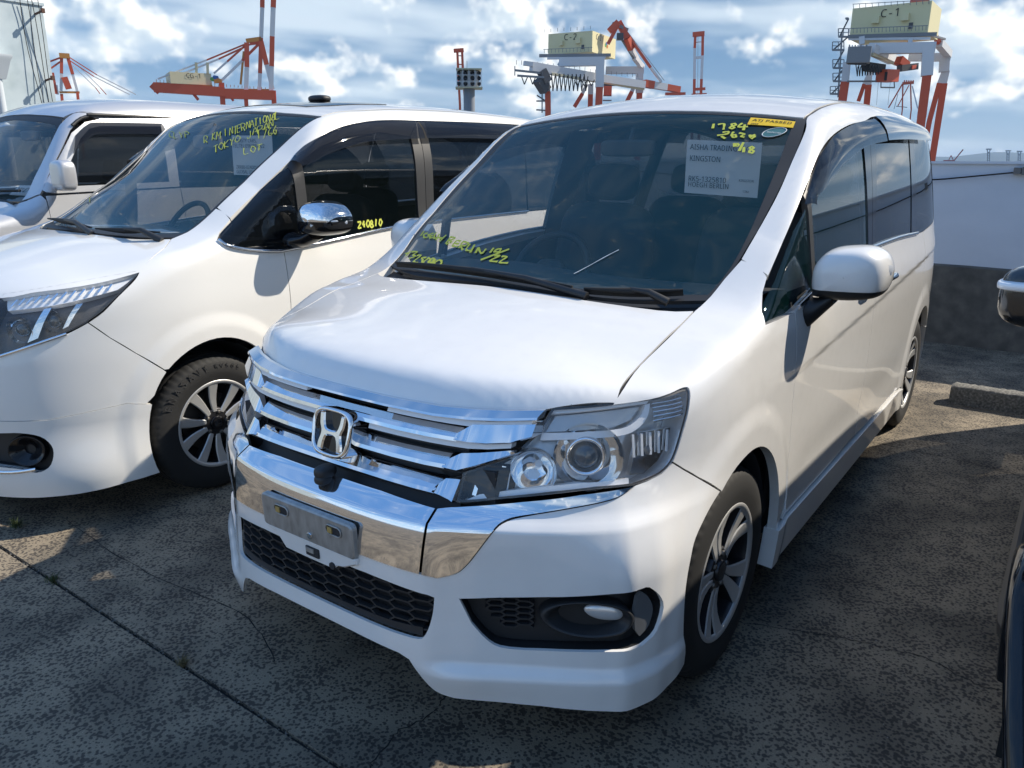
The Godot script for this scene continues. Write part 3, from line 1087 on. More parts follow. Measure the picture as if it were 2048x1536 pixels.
# ---------------------------------------------------------------- wheels
func make_wheel(r: float, rim: float, style: int) -> Node3D:
	# outer face at x = 0, axle along x, centre at the origin
	var w := Node3D.new()
	w.name = "wheel"
	var s := Soup.new()
	var seg := 240
	var prof := [Vector2(rim - .008, -.010), Vector2(rim + .006, -.006), Vector2(rim + .03, -.001), Vector2(rim + .055, .001), Vector2(r - .032, -.006), Vector2(r - .018, -.013), Vector2(r - .009, -.024), Vector2(r - .004, -.038),
		Vector2(r - .002, -.050), Vector2(r - .009, -.051), Vector2(r - .009, -.058), Vector2(r - .001, -.059), Vector2(r, -.084), Vector2(r - .009, -.085), Vector2(r - .009, -.094), Vector2(r, -.095),
		Vector2(r, -.118), Vector2(r - .009, -.119), Vector2(r - .009, -.128), Vector2(r - .001, -.129), Vector2(r - .001, -.152), Vector2(r - .008, -.153), Vector2(r - .008, -.160), Vector2(r - .003, -.161), Vector2(r - .009, -.180), Vector2(r - .03, -.196), Vector2(rim + .02, -.20), Vector2(rim - .01, -.19)]
	var rings := []
	for k in seg + 1:
		var a := TAU * k / seg
		var ring := []
		for i in prof.size():
			var q: Vector2 = prof[i]
			var rr := q.x
			if (i >= 5 and i <= 8 or i >= 23 and i <= 24) and k % 4 == 0:
				rr -= .003
			ring.append(Vector3(q.y, rr * cos(a), rr * sin(a)))
		rings.append(ring)
	s.loft(rings)
	part("tyre", s.mesh(), M.black_rubber, w)
	s = Soup.new()
	s.lathe([Vector2(rim - .02, -.18), Vector2(rim - .022, -.03), Vector2(rim - .016, -.014)], 64)
	part("rim_barrel", s.mesh(), M.dark_alloy, w)
	s = Soup.new()
	s.lathe([Vector2(rim - .018, -.016), Vector2(rim - .014, -.008), Vector2(rim - .003, -.005), Vector2(rim + .003, -.010), Vector2(rim + .002, -.018)], 72)
	part("rim", s.mesh(), M.silver_alloy, w)
	# spokes
	for k in 5:
		for h in [-1, 1]:
			var a: float = TAU * k / 5 + h * (0.24 if style == 0 else 0.31)
			var out := Vector3(0, cos(a), sin(a))
			var tan := Vector3(0, -sin(a), cos(a))
			var m := Soup.new()
			var st := []
			var n := 5
			for i in n + 1:
				var t := float(i) / n
				var rr := lerpf(.055, rim - .012, t)
				var wd := (lerpf(.011, .029, pow(t, 1.2)) if style == 0 else lerpf(.012, .026, t))
				var xf := lerpf(-.028, -.010, t) - .016 * sin(PI * t) * (0.5 if style == 0 else 0.2)
				var sh: float = -h * (.010 if style == 0 else .006) * sin(PI * t) 
				var c := out * rr + tan * sh
				st.append([c + tan * wd + Vector3(xf - .004, 0, 0), c + tan * (wd - .004) + Vector3(xf, 0, 0), c - tan * (wd - .004) + Vector3(xf, 0, 0), c - tan * wd + Vector3(xf - .004, 0, 0)])
			m.loft(st, false, true, false)
			part("spoke_face", m.mesh(), M.silver_alloy, w)
			m = Soup.new()
			var st2 := []
			for row in st:
				st2.append([row[0], row[0] + Vector3(-.035, 0, 0), row[3] + Vector3(-.035, 0, 0), row[3]])
			m.loft(st2, false, true)
			part("spoke_side", m.mesh(), M.dark_alloy, w)
	s = Soup.new()
	s.lathe([Vector2(.074, -.07), Vector2(.072, -.034), Vector2(.062, -.030), Vector2(.034, -.031)], 32)
	part("hub", s.mesh(), M.dark_alloy, w)
	s = Soup.new()
	s.lathe([Vector2(.034, -.034), Vector2(.033, -.024), Vector2(.028, -.021), Vector2(.0, -.020)], 28)
	part("centre_cap", s.mesh(), M.black_gloss if style == 1 else M.dark_alloy, w)
	for k in 5:
		var a := TAU * (k + .5) / 5
		var m := Soup.new()
		var c := Vector3(0, cos(a), sin(a)) * .052
		m.lathe([Vector2(.011, -.05), Vector2(.010, -.026), Vector2(.006, -.023), Vector2(0, -.023)], 6, c)
		part("wheel_nut", m.mesh(), M.brake_steel, w)
	s = Soup.new()
	s.lathe([Vector2(.02, -.085), Vector2(.138, -.085), Vector2(.138, -.10), Vector2(.02, -.10)], 40)
	part("brake_disc", s.mesh(), M.brake_steel, w)
	s = Soup.new()
	s.lathe([Vector2(.02, -.12), Vector2(rim - .02, -.12)], 24)
	part("backing_plate", s.mesh(), M.inner_wall, w)
	return w

func put_wheels(car: Node3D, w: Node3D, x: float, r: float, zs: Array) -> void:
	var first := true
	for z in zs:
		for sd in [1, -1]:
			var o := w if first else w.duplicate()
			first = false
			o.name = "wheel"
			car.add_child(o, true)
			o.position = Vector3(x * sd, r, z)
			if sd < 0:
				o.rotation.y = PI
			o.rotate_object_local(Vector3.RIGHT, 0.35 if z > -1 else 0.1)

# liners, floor and inner walls that close a body
func close_body(car: Node3D, b: Body, zs: Array, floor_y: float, zr: float) -> void:
	for z in zs:
		var s := Soup.new()
		var rings := []
		for k in 17:
			var a := PI * (k / 16.0) * 1.16 - 0.25
			rings.append([Vector3(.80, .335 + .375 * sin(a), z + .345 * cos(a)), Vector3(.48, .335 + .375 * sin(a), z + .345 * cos(a))])
		s.loft(rings)
		s.flat(Vector3(.50, .1, z - .34), Vector3(.50, .1, z + .34), Vector3(.50, .74, z + .34), Vector3(.50, .74, z - .34))
		pair("wheel_liner", s, M.inner_wall, car)
	var f := Soup.new()
	f.box(Vector3(0, floor_y, (zr + .45) * 0.5), Vector3(1.0, .05, .45 - zr))
	f.box(Vector3(0, floor_y, (-.42 + zs[1] + .40) * 0.5), Vector3(1.60, .05, -.42 - zs[1] - .40))
	part("floor_pan", f.mesh(), M.inner_wall, car)
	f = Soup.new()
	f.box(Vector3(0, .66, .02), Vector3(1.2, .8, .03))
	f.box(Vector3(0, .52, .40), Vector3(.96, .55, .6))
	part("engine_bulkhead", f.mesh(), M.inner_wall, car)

func seat(car: Node3D, x: float, z: float, wide: float, material: Material, recline := 0.22) -> void:
	var o := Node3D.new()
	o.name = "seat"
	car.add_child(o, true)
	o.position = Vector3(x, 0.40, z)
	var s := Soup.new()
	blob(s, Vector3(0, .24, .05), Vector3(wide * .5, .09, .27), .4)
	part("cushion", s.mesh(), material, o)
	s = Soup.new()
	var bk := Basis(Vector3.RIGHT, -recline)
	blob(s, Vector3(0, .58, -.27), Vector3(wide * .5, .34, .075), .42, bk)
	part("backrest", s.mesh(), material, o)
	s = Soup.new()
	blob(s, Vector3(0, .58, -.27) + bk * Vector3(0, .44, .0), Vector3(.13, .085, .05), .55, bk)
	part("headrest", s.mesh(), material, o)

func cabin(car: Node3D, b: Body, roof_in: Array, dash_y: float, dash_z: float, wheel_at: Vector3, card: Material) -> void:
	# dashboard
	var s := Soup.new()
	var rings := []
	for i in 13:
		var x := lerpf(-.70, .70, i / 12.0)
		var k := 1.0 - pow(absf(x) / .74, 2.0)
		var hump := .02 * exp(-pow((x + .35) / .22, 2.0))
		var z0 := dash_z - .10 * (1.0 - k)
		rings.append([Vector3(x, dash_y - .02, z0), Vector3(x, dash_y + .012, z0 - .15), Vector3(x, dash_y + .02 + hump, z0 - .32), Vector3(x, dash_y + .005 + hump, z0 - .46), Vector3(x, dash_y - .05, z0 - .53), Vector3(x, dash_y - .20, z0 - .52), Vector3(x, dash_y - .5, z0 - .42)])
	s.loft(rings)
	part("dashboard", s.mesh(), M.dash_plastic, car)
	# steering wheel
	var wh := Node3D.new()
	wh.name = "steering_wheel"
	car.add_child(wh, true)
	wh.position = wheel_at
	wh.rotation = Vector3(deg_to_rad(-32), 0, 0)
	s = Soup.new()
	var pts := []
	for i in 33:
		var a := TAU * i / 32
		pts.append(Vector3(cos(a), sin(a), 0) * .185)
	s.tube(pts, .016, 8, false)
	part("wheel_rim", s.mesh(), M.black_plastic, wh)
	s = Soup.new()
	blob(s, Vector3.ZERO, Vector3(.075, .06, .03), .6)
	s.bar(Vector3(-.18, -.01, 0), Vector3(.18, -.01, 0), .015, .035, Vector3.UP)
	s.bar(Vector3(0, 0, 0), Vector3(0, -.18, 0), .04, .015)
	part("wheel_hub", s.mesh(), M.black_plastic, wh)
	# inner walls below the windows
	var low := v2s([-.30, 1.05, -.6, 1.085, -1.4, 1.15, -2.5, 1.145, -3.2, 1.16, -3.55, 1.19, -3.55, .36, -2.4, .36, -.35, .36])
	pair("door_trim", cut(b, 1, low, 0.08, -.055, 0), card, car)
	part("headliner", cut(b, 2, roof_in, 0.08, -.045, 0).mesh(), M.headliner, car)

# ---------------------------------------------------------------- front of the middle van
func chrome_bar(b: Body, st: Array, upright := false) -> Soup:
	var s := Soup.new()
	var rings := []
	for q in st:
		var x: float = q[0]
		var t: float = q[1]
		var l: float = q[2]
		var m := lerpf(l, t, .32)
		if upright:
			rings.append([Vector3(x, t, front_z(b, x, t) - .03), Vector3(x, t, front_z(b, x, t) + .004), Vector3(x, l + .004, front_z(b, x, l) + .012), Vector3(x, l, front_z(b, x, l) + .008), Vector3(x, l, front_z(b, x, l) - .03)])
		else:
			rings.append([Vector3(x, t, front_z(b, x, t) - .024), Vector3(x, t - .001, front_z(b, x, t) - .014), Vector3(x, m, front_z(b, x, m) + .010), Vector3(x, l, front_z(b, x, l) + .011), Vector3(x, l - .001, front_z(b, x, l) - .02)])
	s.loft(rings, true, true, true, true)
	return s

func mirrored_stations(st: Array) -> Array:
	var out := []
	for i in range(st.size() - 1, 0, -1):
		out.append([-st[i][0], st[i][1], st[i][2]])
	return out + st

func front_van_details(van: Node3D) -> void:
	var b := HB
	var ch: Material = M.chrome
	var grille := Node3D.new()
	grille.name = "radiator_grille"
	van.add_child(grille)
	part("grille_bar", chrome_bar(b, mirrored_stations([[0, .921, .906], [.15, .921, .906], [.30, .923, .906], [.40, .928, .909], [.47, .932, .914], [.548, .938, .921]])).mesh(), ch, grille)
	part("grille_bar", chrome_bar(b, mirrored_stations([[0, .884, .856], [.2, .884, .856], [.30, .884, .856], [.375, .883, .856]])).mesh(), ch, grille)
	part("grille_bar", chrome_bar(b, mirrored_stations([[0, .819, .792], [.2, .819, .791], [.30, .819, .790], [.355, .819, .790]])).mesh(), ch, grille)
	part("grille_bar", chrome_bar(b, mirrored_stations([[0, .762, .737], [.2, .762, .736], [.28, .760, .734], [.345, .757, .732]])).mesh(), ch, grille)
	pair("grille_bar_end", chrome_bar(b, [[.368, .872, .856], [.405, .898, .855], [.45, .902, .857], [.50, .906, .864], [.545, .910, .880]], true), ch, grille)
	pair("grille_bar_end", chrome_bar(b, [[.350, .806, .789], [.388, .828, .787], [.43, .834, .803], [.47, .841, .820], [.522, .850, .842]], true), ch, grille)
	pair("grille_bar_end", chrome_bar(b, [[.340, .745, .731], [.362, .766, .728], [.388, .768, .722], [.398, .768, .718]], true), ch, grille)
	for q in [[.155, .535, .905, .892, .908, .896], [.10, .50, .854, .840, .860, .848]]:
		var st := []
		for i in 9:
			var t := i / 8.0
			var x := lerpf(q[0], q[1], t)
			var k := smoothstep(.40, .54, x)
			st.append([x, lerpf(q[2], q[4] + .008, k), lerpf(q[3], q[5] + .006, k)])
		var s := Soup.new()
		var rings := []
		for e in st:
			rings.append([Vector3(e[0], e[1], front_z(b, e[0], e[1]) - .018), Vector3(e[0], e[1], front_z(b, e[0], e[1]) + .0), Vector3(e[0], e[2], front_z(b, e[0], e[2]) + .002), Vector3(e[0], e[2], front_z(b, e[0], e[2]) - .018)])
		s.loft(rings, true, true, true, true)
		pair("light_strip", s, M.white_light_guide, grille)
	# thin black slats behind the bars
	for y in [.895, .87, .838, .826, .805, .78, .772, .75, .725, .716]:
		var s := Soup.new()
		var rings := []
		for i in 15:
			var x := lerpf(-.40, .40, i / 14.0)
			var z := front_z(b, x, y) - .028
			rings.append([Vector3(x, y + .003, z - .03), Vector3(x, y + .002, z), Vector3(x, y - .002, z), Vector3(x, y - .003, z - .03)])
		s.loft(rings, true, true, true)
		part("grille_slat", s.mesh(), M.black_plastic, grille)
	# emblem
	var em := Node3D.new()
	em.name = "emblem"
	van.add_child(em)
	em.transform = Transform3D(Basis(Vector3.RIGHT, deg_to_rad(-14)), Vector3(0, .815, .772))
	var rings := []
	for i in 48:
		var a := TAU * i / 48
		var p := Vector2(sp(cos(a), .55) * .074, sp(sin(a), .55) * .066)
		p.x *= 1.0 + .9 * p.y
		rings.append([Vector3(p.x, p.y, -.045), Vector3(p.x * 1.0, p.y, .0), Vector3(p.x * .97, p.y * .97, .010), Vector3(p.x * .88, p.y * .88, .013), Vector3(p.x * .82, p.y * .82, .008), Vector3(p.x * .80, p.y * .80, -.01)])
	rings.append(rings[0])
	var s := Soup.new()
	s.loft(rings, false, false)
	part("emblem_ring", s.mesh(), ch, em)
	s = Soup.new()
	prism(s, round_rect(.13, .115, .03), .03, 0, Transform3D(Basis.IDENTITY, Vector3(0, 0, -.006)))
	part("emblem_plate", s.mesh(), M.black_gloss, em)
	s = Soup.new()
	var H := sm(v2s([-.049, .050, -.046, .02, -.038, -.002, -.046, -.03, -.047, -.050]), 4) + v2s([-.027, -.050]) + sm(v2s([-.024, -.030, -.019, -.014, -.010, -.009, .010, -.009, .019, -.014, .024, -.030]), 3) + v2s([.027, -.050]) + sm(v2s([.047, -.050, .046, -.03, .038, -.002, .046, .02, .049, .050]), 4) + v2s([.031, .050]) + sm(v2s([.028, .028, .022, .012, .012, .007, -.012, .007, -.022, .012, -.028, .028]), 3) + v2s([-.031, .050])
	prism(s, PackedVector2Array(H), .022, .004, Transform3D(Basis.IDENTITY, Vector3(0, 0, .010)))
	part("emblem_letter", s.mesh(), ch, em)
	# camera under the emblem
	s = Soup.new()
	blob(s, Vector3(.010, .722, .815), Vector3(.022, .018, .03), .7)
	blob(s, Vector3(.012, .704, .825), Vector3(.020, .014, .022), .7)
	part("parking_camera", s.mesh(), M.black_plastic, van)
	# number plate carrier: bent sheet with two slots, white bracket below
	var pl := Node3D.new()
	pl.name = "plate_carrier"
	van.add_child(pl)
	pl.transform = Transform3D(Basis(Vector3.RIGHT, deg_to_rad(3)), Vector3(0, .592, .884))
	s = Soup.new()
	prism(s, round_rect(.356, .096, .014), .018, .004, Transform3D.IDENTITY)
	part("plate_sheet", s.mesh(), M.worn_steel, pl)
	for x in [-.092, .112]:
		s = Soup.new()
		prism(s, round_rect(.052, .022, .010), .003, .001, Transform3D(Basis.IDENTITY, Vector3(x, .018, .0016)))
		part("slot", s.mesh(), M.inner_wall, pl)
		var ring := Soup.new()
		var rp := []
		for q in round_rect(.056, .026, .012):
			rp.append(Vector3(q.x + x, q.y + .018, .002))
		rp.append(rp[0])
		ring.tube(rp, .0022, 6, false)
		part("slot_rim", ring.mesh(), M.worn_steel, pl)
		s = Soup.new()
		s.box(Vector3(x - .012, .018, .002), Vector3(.016, .016, .006))
		part("clip", s.mesh(), M.old_clip, pl)
	s = Soup.new()
	prism(s, PackedVector2Array(v2s([0, .010, .009, .007, .009, -.002, 0, -.011, -.009, -.002, -.009, .007])), .004, .001, Transform3D(Basis.IDENTITY, Vector3(.015, -.026, .004)))
	part("shield_badge", s.mesh(), ch, pl)
	s = Soup.new()
	prism(s, PackedVector2Array(v2s([-.176, -.046, -.176, -.055, -.135, -.062, -.115, -.085, -.10, -.102, -.02, -.104, .085, -.104, .105, -.090, .13, -.085, .178, -.062, .178, -.046])), .02, .004, Transform3D(Basis.IDENTITY, Vector3(0, 0, -.004)))
	part("plate_bracket", s.mesh(), M.white_paint, pl)
	s = Soup.new()
	prism(s, round_rect(.05, .026, .002), .004, 0, Transform3D(Basis.IDENTITY, Vector3(.015, -.075, .0)))
	part("square_hole", s.mesh(), M.inner_wall, pl)
	s = Soup.new()
	s.box(Vector3(.008, -.071, .001), Vector3(.030, .013, .002))
	part("square_tab", s.mesh(), M.worn_steel, pl)
	s = Soup.new()
	prism(s, PackedVector2Array(arc(0, 0, .010, .010, 0, 345, 18)), .004, 0, Transform3D(Basis.IDENTITY, Vector3(.088, -.092, .0)))
	part("round_hole", s.mesh(), M.inner_wall, pl)
	# honeycomb in the lower grille
	s = Soup.new()
	var lo_poly := b.outline(0, [Vector3(0, .52, .868), Vector3(.2, .52, .865), Vector3(.40, .505, .83), Vector3(.40, .45, .83), Vector3(.37, .37, .84), Vector3(.28, .37, .862), Vector3(0, .376, .875), Vector3(-.28, .37, .862), Vector3(-.37, .37, .84), Vector3(-.40, .45, .83), Vector3(-.40, .505, .83), Vector3(-.2, .52, .865)])
	honeycomb(s, b, lo_poly, .030, .0125, -.014, .014)
	part("lower_grille_mesh", s.mesh(), M.black_plastic, van)
	var lb := v3s([0, .54, .87, .42, .53, .83, .42, .36, .83, 0, .36, .87])
	part("lower_grille_shade_sheet", cut(b, 0, lb + flip(lb).slice(1, -1), .03, -.06, 0).mesh(), M.inner_wall, van)  # dark sheet standing in for the shade behind the mesh
	var lf := sm(v3s([0, .384, .875, .15, .383, .872, .28, .379, .862, .36, .38, .843]), 3)
	var lt := sm(v3s([.36, .402, .843, .28, .398, .862, .15, .399, .872, 0, .399, .875]), 3)
	part("lower_grille_ledge", cut(b, 0, lf + lt + flip(lf + lt).slice(1, -1), .015, -.012, .03).mesh(), M.black_plastic, van)
	fog_corner(van, b)
	headlamp(van, b)

func honeycomb(s: Soup, b: Body, poly: PackedVector2Array, hw: float, hh: float, off: float, deep: float) -> void:
	var lo := poly[0]
	var hi := poly[0]
	for p in poly:
		lo = lo.min(p)
		hi = hi.max(p)
	var seen := {}
	var ny := int((hi.y - lo.y) / hh) + 2
	var nx := int((hi.x - lo.x) / (hw * 1.5)) + 2
	for i in nx:
		for j in ny:
			if (i + j) % 2:
				continue
			var c := lo + Vector2(i * hw * 1.5, j * hh)
			for k in 6:
				var a := [Vector2(1, 0), Vector2(.5, 1), Vector2(-.5, 1), Vector2(-1, 0), Vector2(-.5, -1), Vector2(.5, -1)]
				var p: Vector2 = c + a[k] * Vector2(hw, hh)
				var q: Vector2 = c + a[(k + 1) % 6] * Vector2(hw, hh)
				if not Geometry2D.is_point_in_polygon(p, poly) or not Geometry2D.is_point_in_polygon(q, poly):
					continue
				var key := Vector2i(((p + q) * 2000).round())
				if seen.has(key):
					continue
				seen[key] = true
				var A := b.surf(0, p, off)
				var B := b.surf(0, q, off)
				var d: Vector3 = (B[0] - A[0]).normalized()
				var w: Vector3 = d.cross(A[1]).normalized() * .0022
				var P: Vector3 = A[0]
				var Q: Vector3 = B[0]
				var back: Vector3 = -A[1] * deep
				s.flat(P + w, Q + w, Q - w, P - w, A[1])
				s.flat(P + w, Q + w, Q + w * 2.0 + back, P + w * 2.0 + back, w)
				s.flat(P - w, Q - w, Q - w * 2.0 + back, P - w * 2.0 + back, -w)

func fog_corner(van: Node3D, b: Body) -> void:
	var fog := sm(v3s([.441, .492, .793, .54, .502, .738, .644, .512, .675, .764, .527, .598, .806, .531, .538]), 3) + sm(v3s([.812, .527, .528, .824, .496, .497, .829, .453, .477, .823, .396, .496, .811, .374, .53]), 3) + sm(v3s([.805, .370, .54, .769, .369, .594, .66, .366, .66, .548, .364, .735, .506, .381, .76, .468, .428, .780]), 3)
	var s := Soup.new()
	b.rim(s, 0, Geometry2D.offset_polygon(b.outline(0, fog), .003)[0], .02, -.003, .05)
	var back := cut(b, 0, fog, .02, -.045, 0)
	s.v.append_array(back.v)
	s.n.append_array(back.n)
	pair("fog_lamp_recess", s, M.black_plastic, van)
	# raised oval bezel round the lamp
	var c := Vector2(atan2(.712, .635 + .15) * .8, .446)
	s = Soup.new()
	var rings := []
	for i in 41:
		var a := TAU * i / 40
		var row := []
		for q in [[1.0, -.043], [.98, -.022], [.93, -.012], [.86, -.010], [.80, -.016], [.62, -.044]]:
			var p: Vector2 = c + Vector2(cos(a) * .094, sin(a) * .052 - cos(a) * .003) * q[0]
			row.append(b.surf(0, p, q[1])[0])
		rings.append(row)
	s.loft(rings, false, false, true)
	pair("fog_lamp_bezel", s, M.black_plastic, van)
	s = Soup.new()
	rings = []
	for k in 7:
		var t := k / 6.0
		var row := []
		for i in 24:
			var a := TAU * i / 24
			var p: Vector2 = c + Vector2(.030, .010) + Vector2(cos(a) * .040, sin(a) * .022 - cos(a) * .006) * maxf(sin(t * PI / 2), .01)
			row.append(b.surf(0, p, -.024 - .012 * (1.0 - cos(t * PI / 2)) )[0])
		rings.append(row)
	s.loft(rings, true)
	pair("fog_lamp", s, M.lamp_reflector, van)
	s = Soup.new()
	honeycomb(s, b, b.outline(0, v3s([.485, .478, .768, .55, .490, .735, .605, .485, .70, .605, .405, .70, .545, .398, .735, .50, .43, .76])), .018, .008, -.028, .012)
	pair("fog_lamp_mesh", s, M.black_plastic, van)
	# pale side blade of the recess
	var bl := sm(v3s([.806, .512, .54, .816, .491, .519, .822, .451, .501, .817, .407, .512, .808, .388, .538]), 3) + v3s([.800, .41, .55, .797, .46, .556, .799, .50, .55])
	pair("fog_recess_blade", cut(b, 0, bl, .015, -.014, .01), M.grey_plastic, van)

func headlamp(van: Node3D, b: Body) -> void:
	var lens := v3s([.403, .717, .756, .399, .782, .723]) + sm(v3s([.402, .784, .723, .459, .812, .691, .512, .842, .658, .534, .865, .642, .549, .886, .627, .557, .908, .609, .557, .934, .578]), 3)
	lens += sm(v3s([.560, .937, .575, .672, .946, .473, .733, .951, .395, .758, .957, .348, .770, .963, .317, .779, .964, .302]), 3)
	lens += sm(v3s([.785, .956, .303, .791, .923, .319, .789, .871, .340, .785, .822, .358, .780, .791, .376, .768, .770, .407, .750, .760, .448, .733, .756, .480]), 3)
	lens += sm(v3s([.73, .755, .482, .674, .757, .562, .599, .749, .637, .516, .736, .698, .450, .723, .737, .41, .717, .756]), 3)
	for side in [1, -1]:
		var o := Node3D.new()
		o.name = "headlamp"
		van.add_child(o, true)
		if side < 0:
			o.set_meta("mirrored", true)
		var put := func(called: String, s: Soup, m: Material) -> void:
			part(called, s.mesh(side < 0), m, o)
		put.call("lens", cut(b, 0, lens, .02, -.001, 0), M.clear_glass)
		var s := Soup.new()
		b.rim(s, 0, b.outline(0, lens), .02, -.0, .075)
		put.call("housing_wall", s, M.lamp_reflector)
		s = Soup.new()
		b.rim(s, 0, Geometry2D.offset_polygon(b.outline(0, lens), -.006)[0], .02, .0, .004)
		var fr := cut(b, 0, lens, .02, -.003, 0, [Array(Geometry2D.offset_polygon(b.outline(0, lens), -.005)[0])])
		put.call("lens_frame", fr, M.black_plastic)
		put.call("housing", cut(b, 0, lens, .02, -.076, 0), M.lamp_reflector)
		# white light guide bent round the turn lamp
		var gd := sm(v3s([.558, .884, .62, .60, .885, .595, .66, .886, .545, .71, .888, .48, .728, .897, .455, .734, .915, .43, .733, .938, .415]), 3) + rev(sm(v3s([.556, .868, .625, .60, .869, .595, .66, .870, .548, .715, .872, .478, .738, .885, .445, .745, .908, .42, .743, .940, .405]), 3))
		put.call("light_guide", cut(b, 0, gd, .012, -.016, .03), M.white_light_guide)
		var tl := v3s([.568, .888, .618, .575, .925, .585, .66, .932, .49, .726, .934, .42, .724, .905, .45, .70, .894, .49])
		put.call("turn_lamp", cut(b, 0, tl, .012, -.034, .01), M.turn_reflector)
		var tp := v3s([.562, .926, .588, .566, .936, .575, .672, .944, .473, .733, .948, .40, .733, .940, .41, .66, .935, .49])
		put.call("upper_trim", cut(b, 0, tp, .012, -.012, .02), M.lamp_satin)
		for i in 6:
			var y := .953 - .0105 * i
			var rp := []
			for t in 7:
				var k := t / 6.0
				rp.append(b.surf(0, b.unmap(0, Vector3(lerpf(.748, .782, k), y - .004 + .008 * k, lerpf(.405, .325, k))), -.014)[0])
			s = Soup.new()
			s.tube(rp, .0034, 6)
			put.call("rib", s, M.chrome)
		# projector
		var fr2 := on_front(b, .655, .832, -.040)
		var tow := Basis(Vector3.UP, deg_to_rad(32)) * Basis(Vector3.RIGHT, deg_to_rad(-6))
		s = Soup.new()
		turned(s, [Vector2(.054, -.03), Vector2(.050, .012), Vector2(.047, .020), Vector2(.041, .021), Vector2(.036, .012), Vector2(.033, .0)], 32, Transform3D(tow, fr2.origin))
		put.call("projector_ring", s, M.chrome)
		s = Soup.new()
		turned(s, [Vector2(.035, .0), Vector2(.031, .010), Vector2(.023, .018), Vector2(.012, .022), Vector2(0.0005, .0235)], 28, Transform3D(tow, fr2.origin))
		put.call("projector_lens", s, M.projector_glass)
		s = Soup.new()
		turned(s, [Vector2(.085, .016), Vector2(.078, -.004), Vector2(.068, -.020), Vector2(.054, -.028)], 32, Transform3D(tow, fr2.origin + Vector3(.006, -.002, -.004)))
		put.call("projector_shroud", s, M.lamp_chrome)
		# high beam bowl
		var fr3 := on_front(b, .555, .806, -.035)
		s = Soup.new()
		var tow2 := Basis(Vector3.UP, deg_to_rad(20))
		turned(s, [Vector2(.058, .012), Vector2(.054, -.004), Vector2(.043, -.022), Vector2(.028, -.034), Vector2(.010, -.040)], 32, Transform3D(tow2, fr3.origin))
		put.call("high_beam_bowl", s, M.lamp_chrome)
		s = Soup.new()
		turned(s, [Vector2(.010, -.04), Vector2(.010, -.012), Vector2(.006, -.004), Vector2(.0005, -.002)], 16, Transform3D(tow2, fr3.origin))
		put.call("bulb", s, M.clear_glass)
		# inner and outer chambers
		put.call("inner_chamber", cut(b, 0, v3s([.408, .722, .755, .406, .778, .725, .455, .803, .694, .500, .825, .668, .505, .742, .70, .46, .732, .73]), .012, -.045, .02), M.lamp_satin)
		s = Soup.new()
		for i in 3:
			var a := b.surf(0, b.unmap(0, Vector3(.432 + .026 * i, .735 + .004 * i, .735 - .015 * i)), -.03)
			var c := b.surf(0, b.unmap(0, Vector3(.434 + .026 * i, .785 + .012 * i, .71 - .015 * i)), -.03)
			s.bar(a[0], c[0], .010, .012, a[1])
		put.call("chamber_blade", s, M.lamp_chrome)
		put.call("side_chamber", cut(b, 0, v3s([.745, .872, .44, .782, .872, .36, .776, .80, .385, .755, .772, .44, .735, .775, .475]), .012, -.028, .02), M.lamp_chrome)
		s = Soup.new()
		for i in 5:
			var x := .738 + .010 * i
			var z := .465 - .022 * i
			var a := b.surf(0, b.unmap(0, Vector3(x, .815, z)), -.020)
			var c := b.surf(0, b.unmap(0, Vector3(x, .870, z)), -.020)
			s.bar(a[0], c[0], .005, .004, a[1])
		put.call("side_flute", s, M.lamp_satin)
		s = Soup.new()
		blob(s, on_front(b, .757, .825, -.03).origin, Vector3(.012, .012, .012), 1.0)
		put.call("side_bulb", s, M.grey_plastic)
		var bot := v3s([.41, .720, .755, .45, .727, .737, .516, .740, .698, .599, .753, .637, .674, .761, .562, .73, .760, .482, .73, .770, .482, .674, .773, .562, .599, .765, .637, .516, .752, .698, .45, .738, .737])
		put.call("lower_trim", cut(b, 0, bot, .012, -.02, .03), M.lamp_satin)

# surface of revolution about the local z axis: Vector2(radius, along z)
func turned(s: Soup, prof: Array, seg: int, xf: Transform3D) -> void:
	var rings := []
	for i in seg + 1:
		var a := TAU * i / seg
		var row := []
		for q in prof:
			row.append(xf * Vector3(cos(a) * q.x, sin(a) * q.x, q.y))
		rings.append(row)
	s.loft(rings)

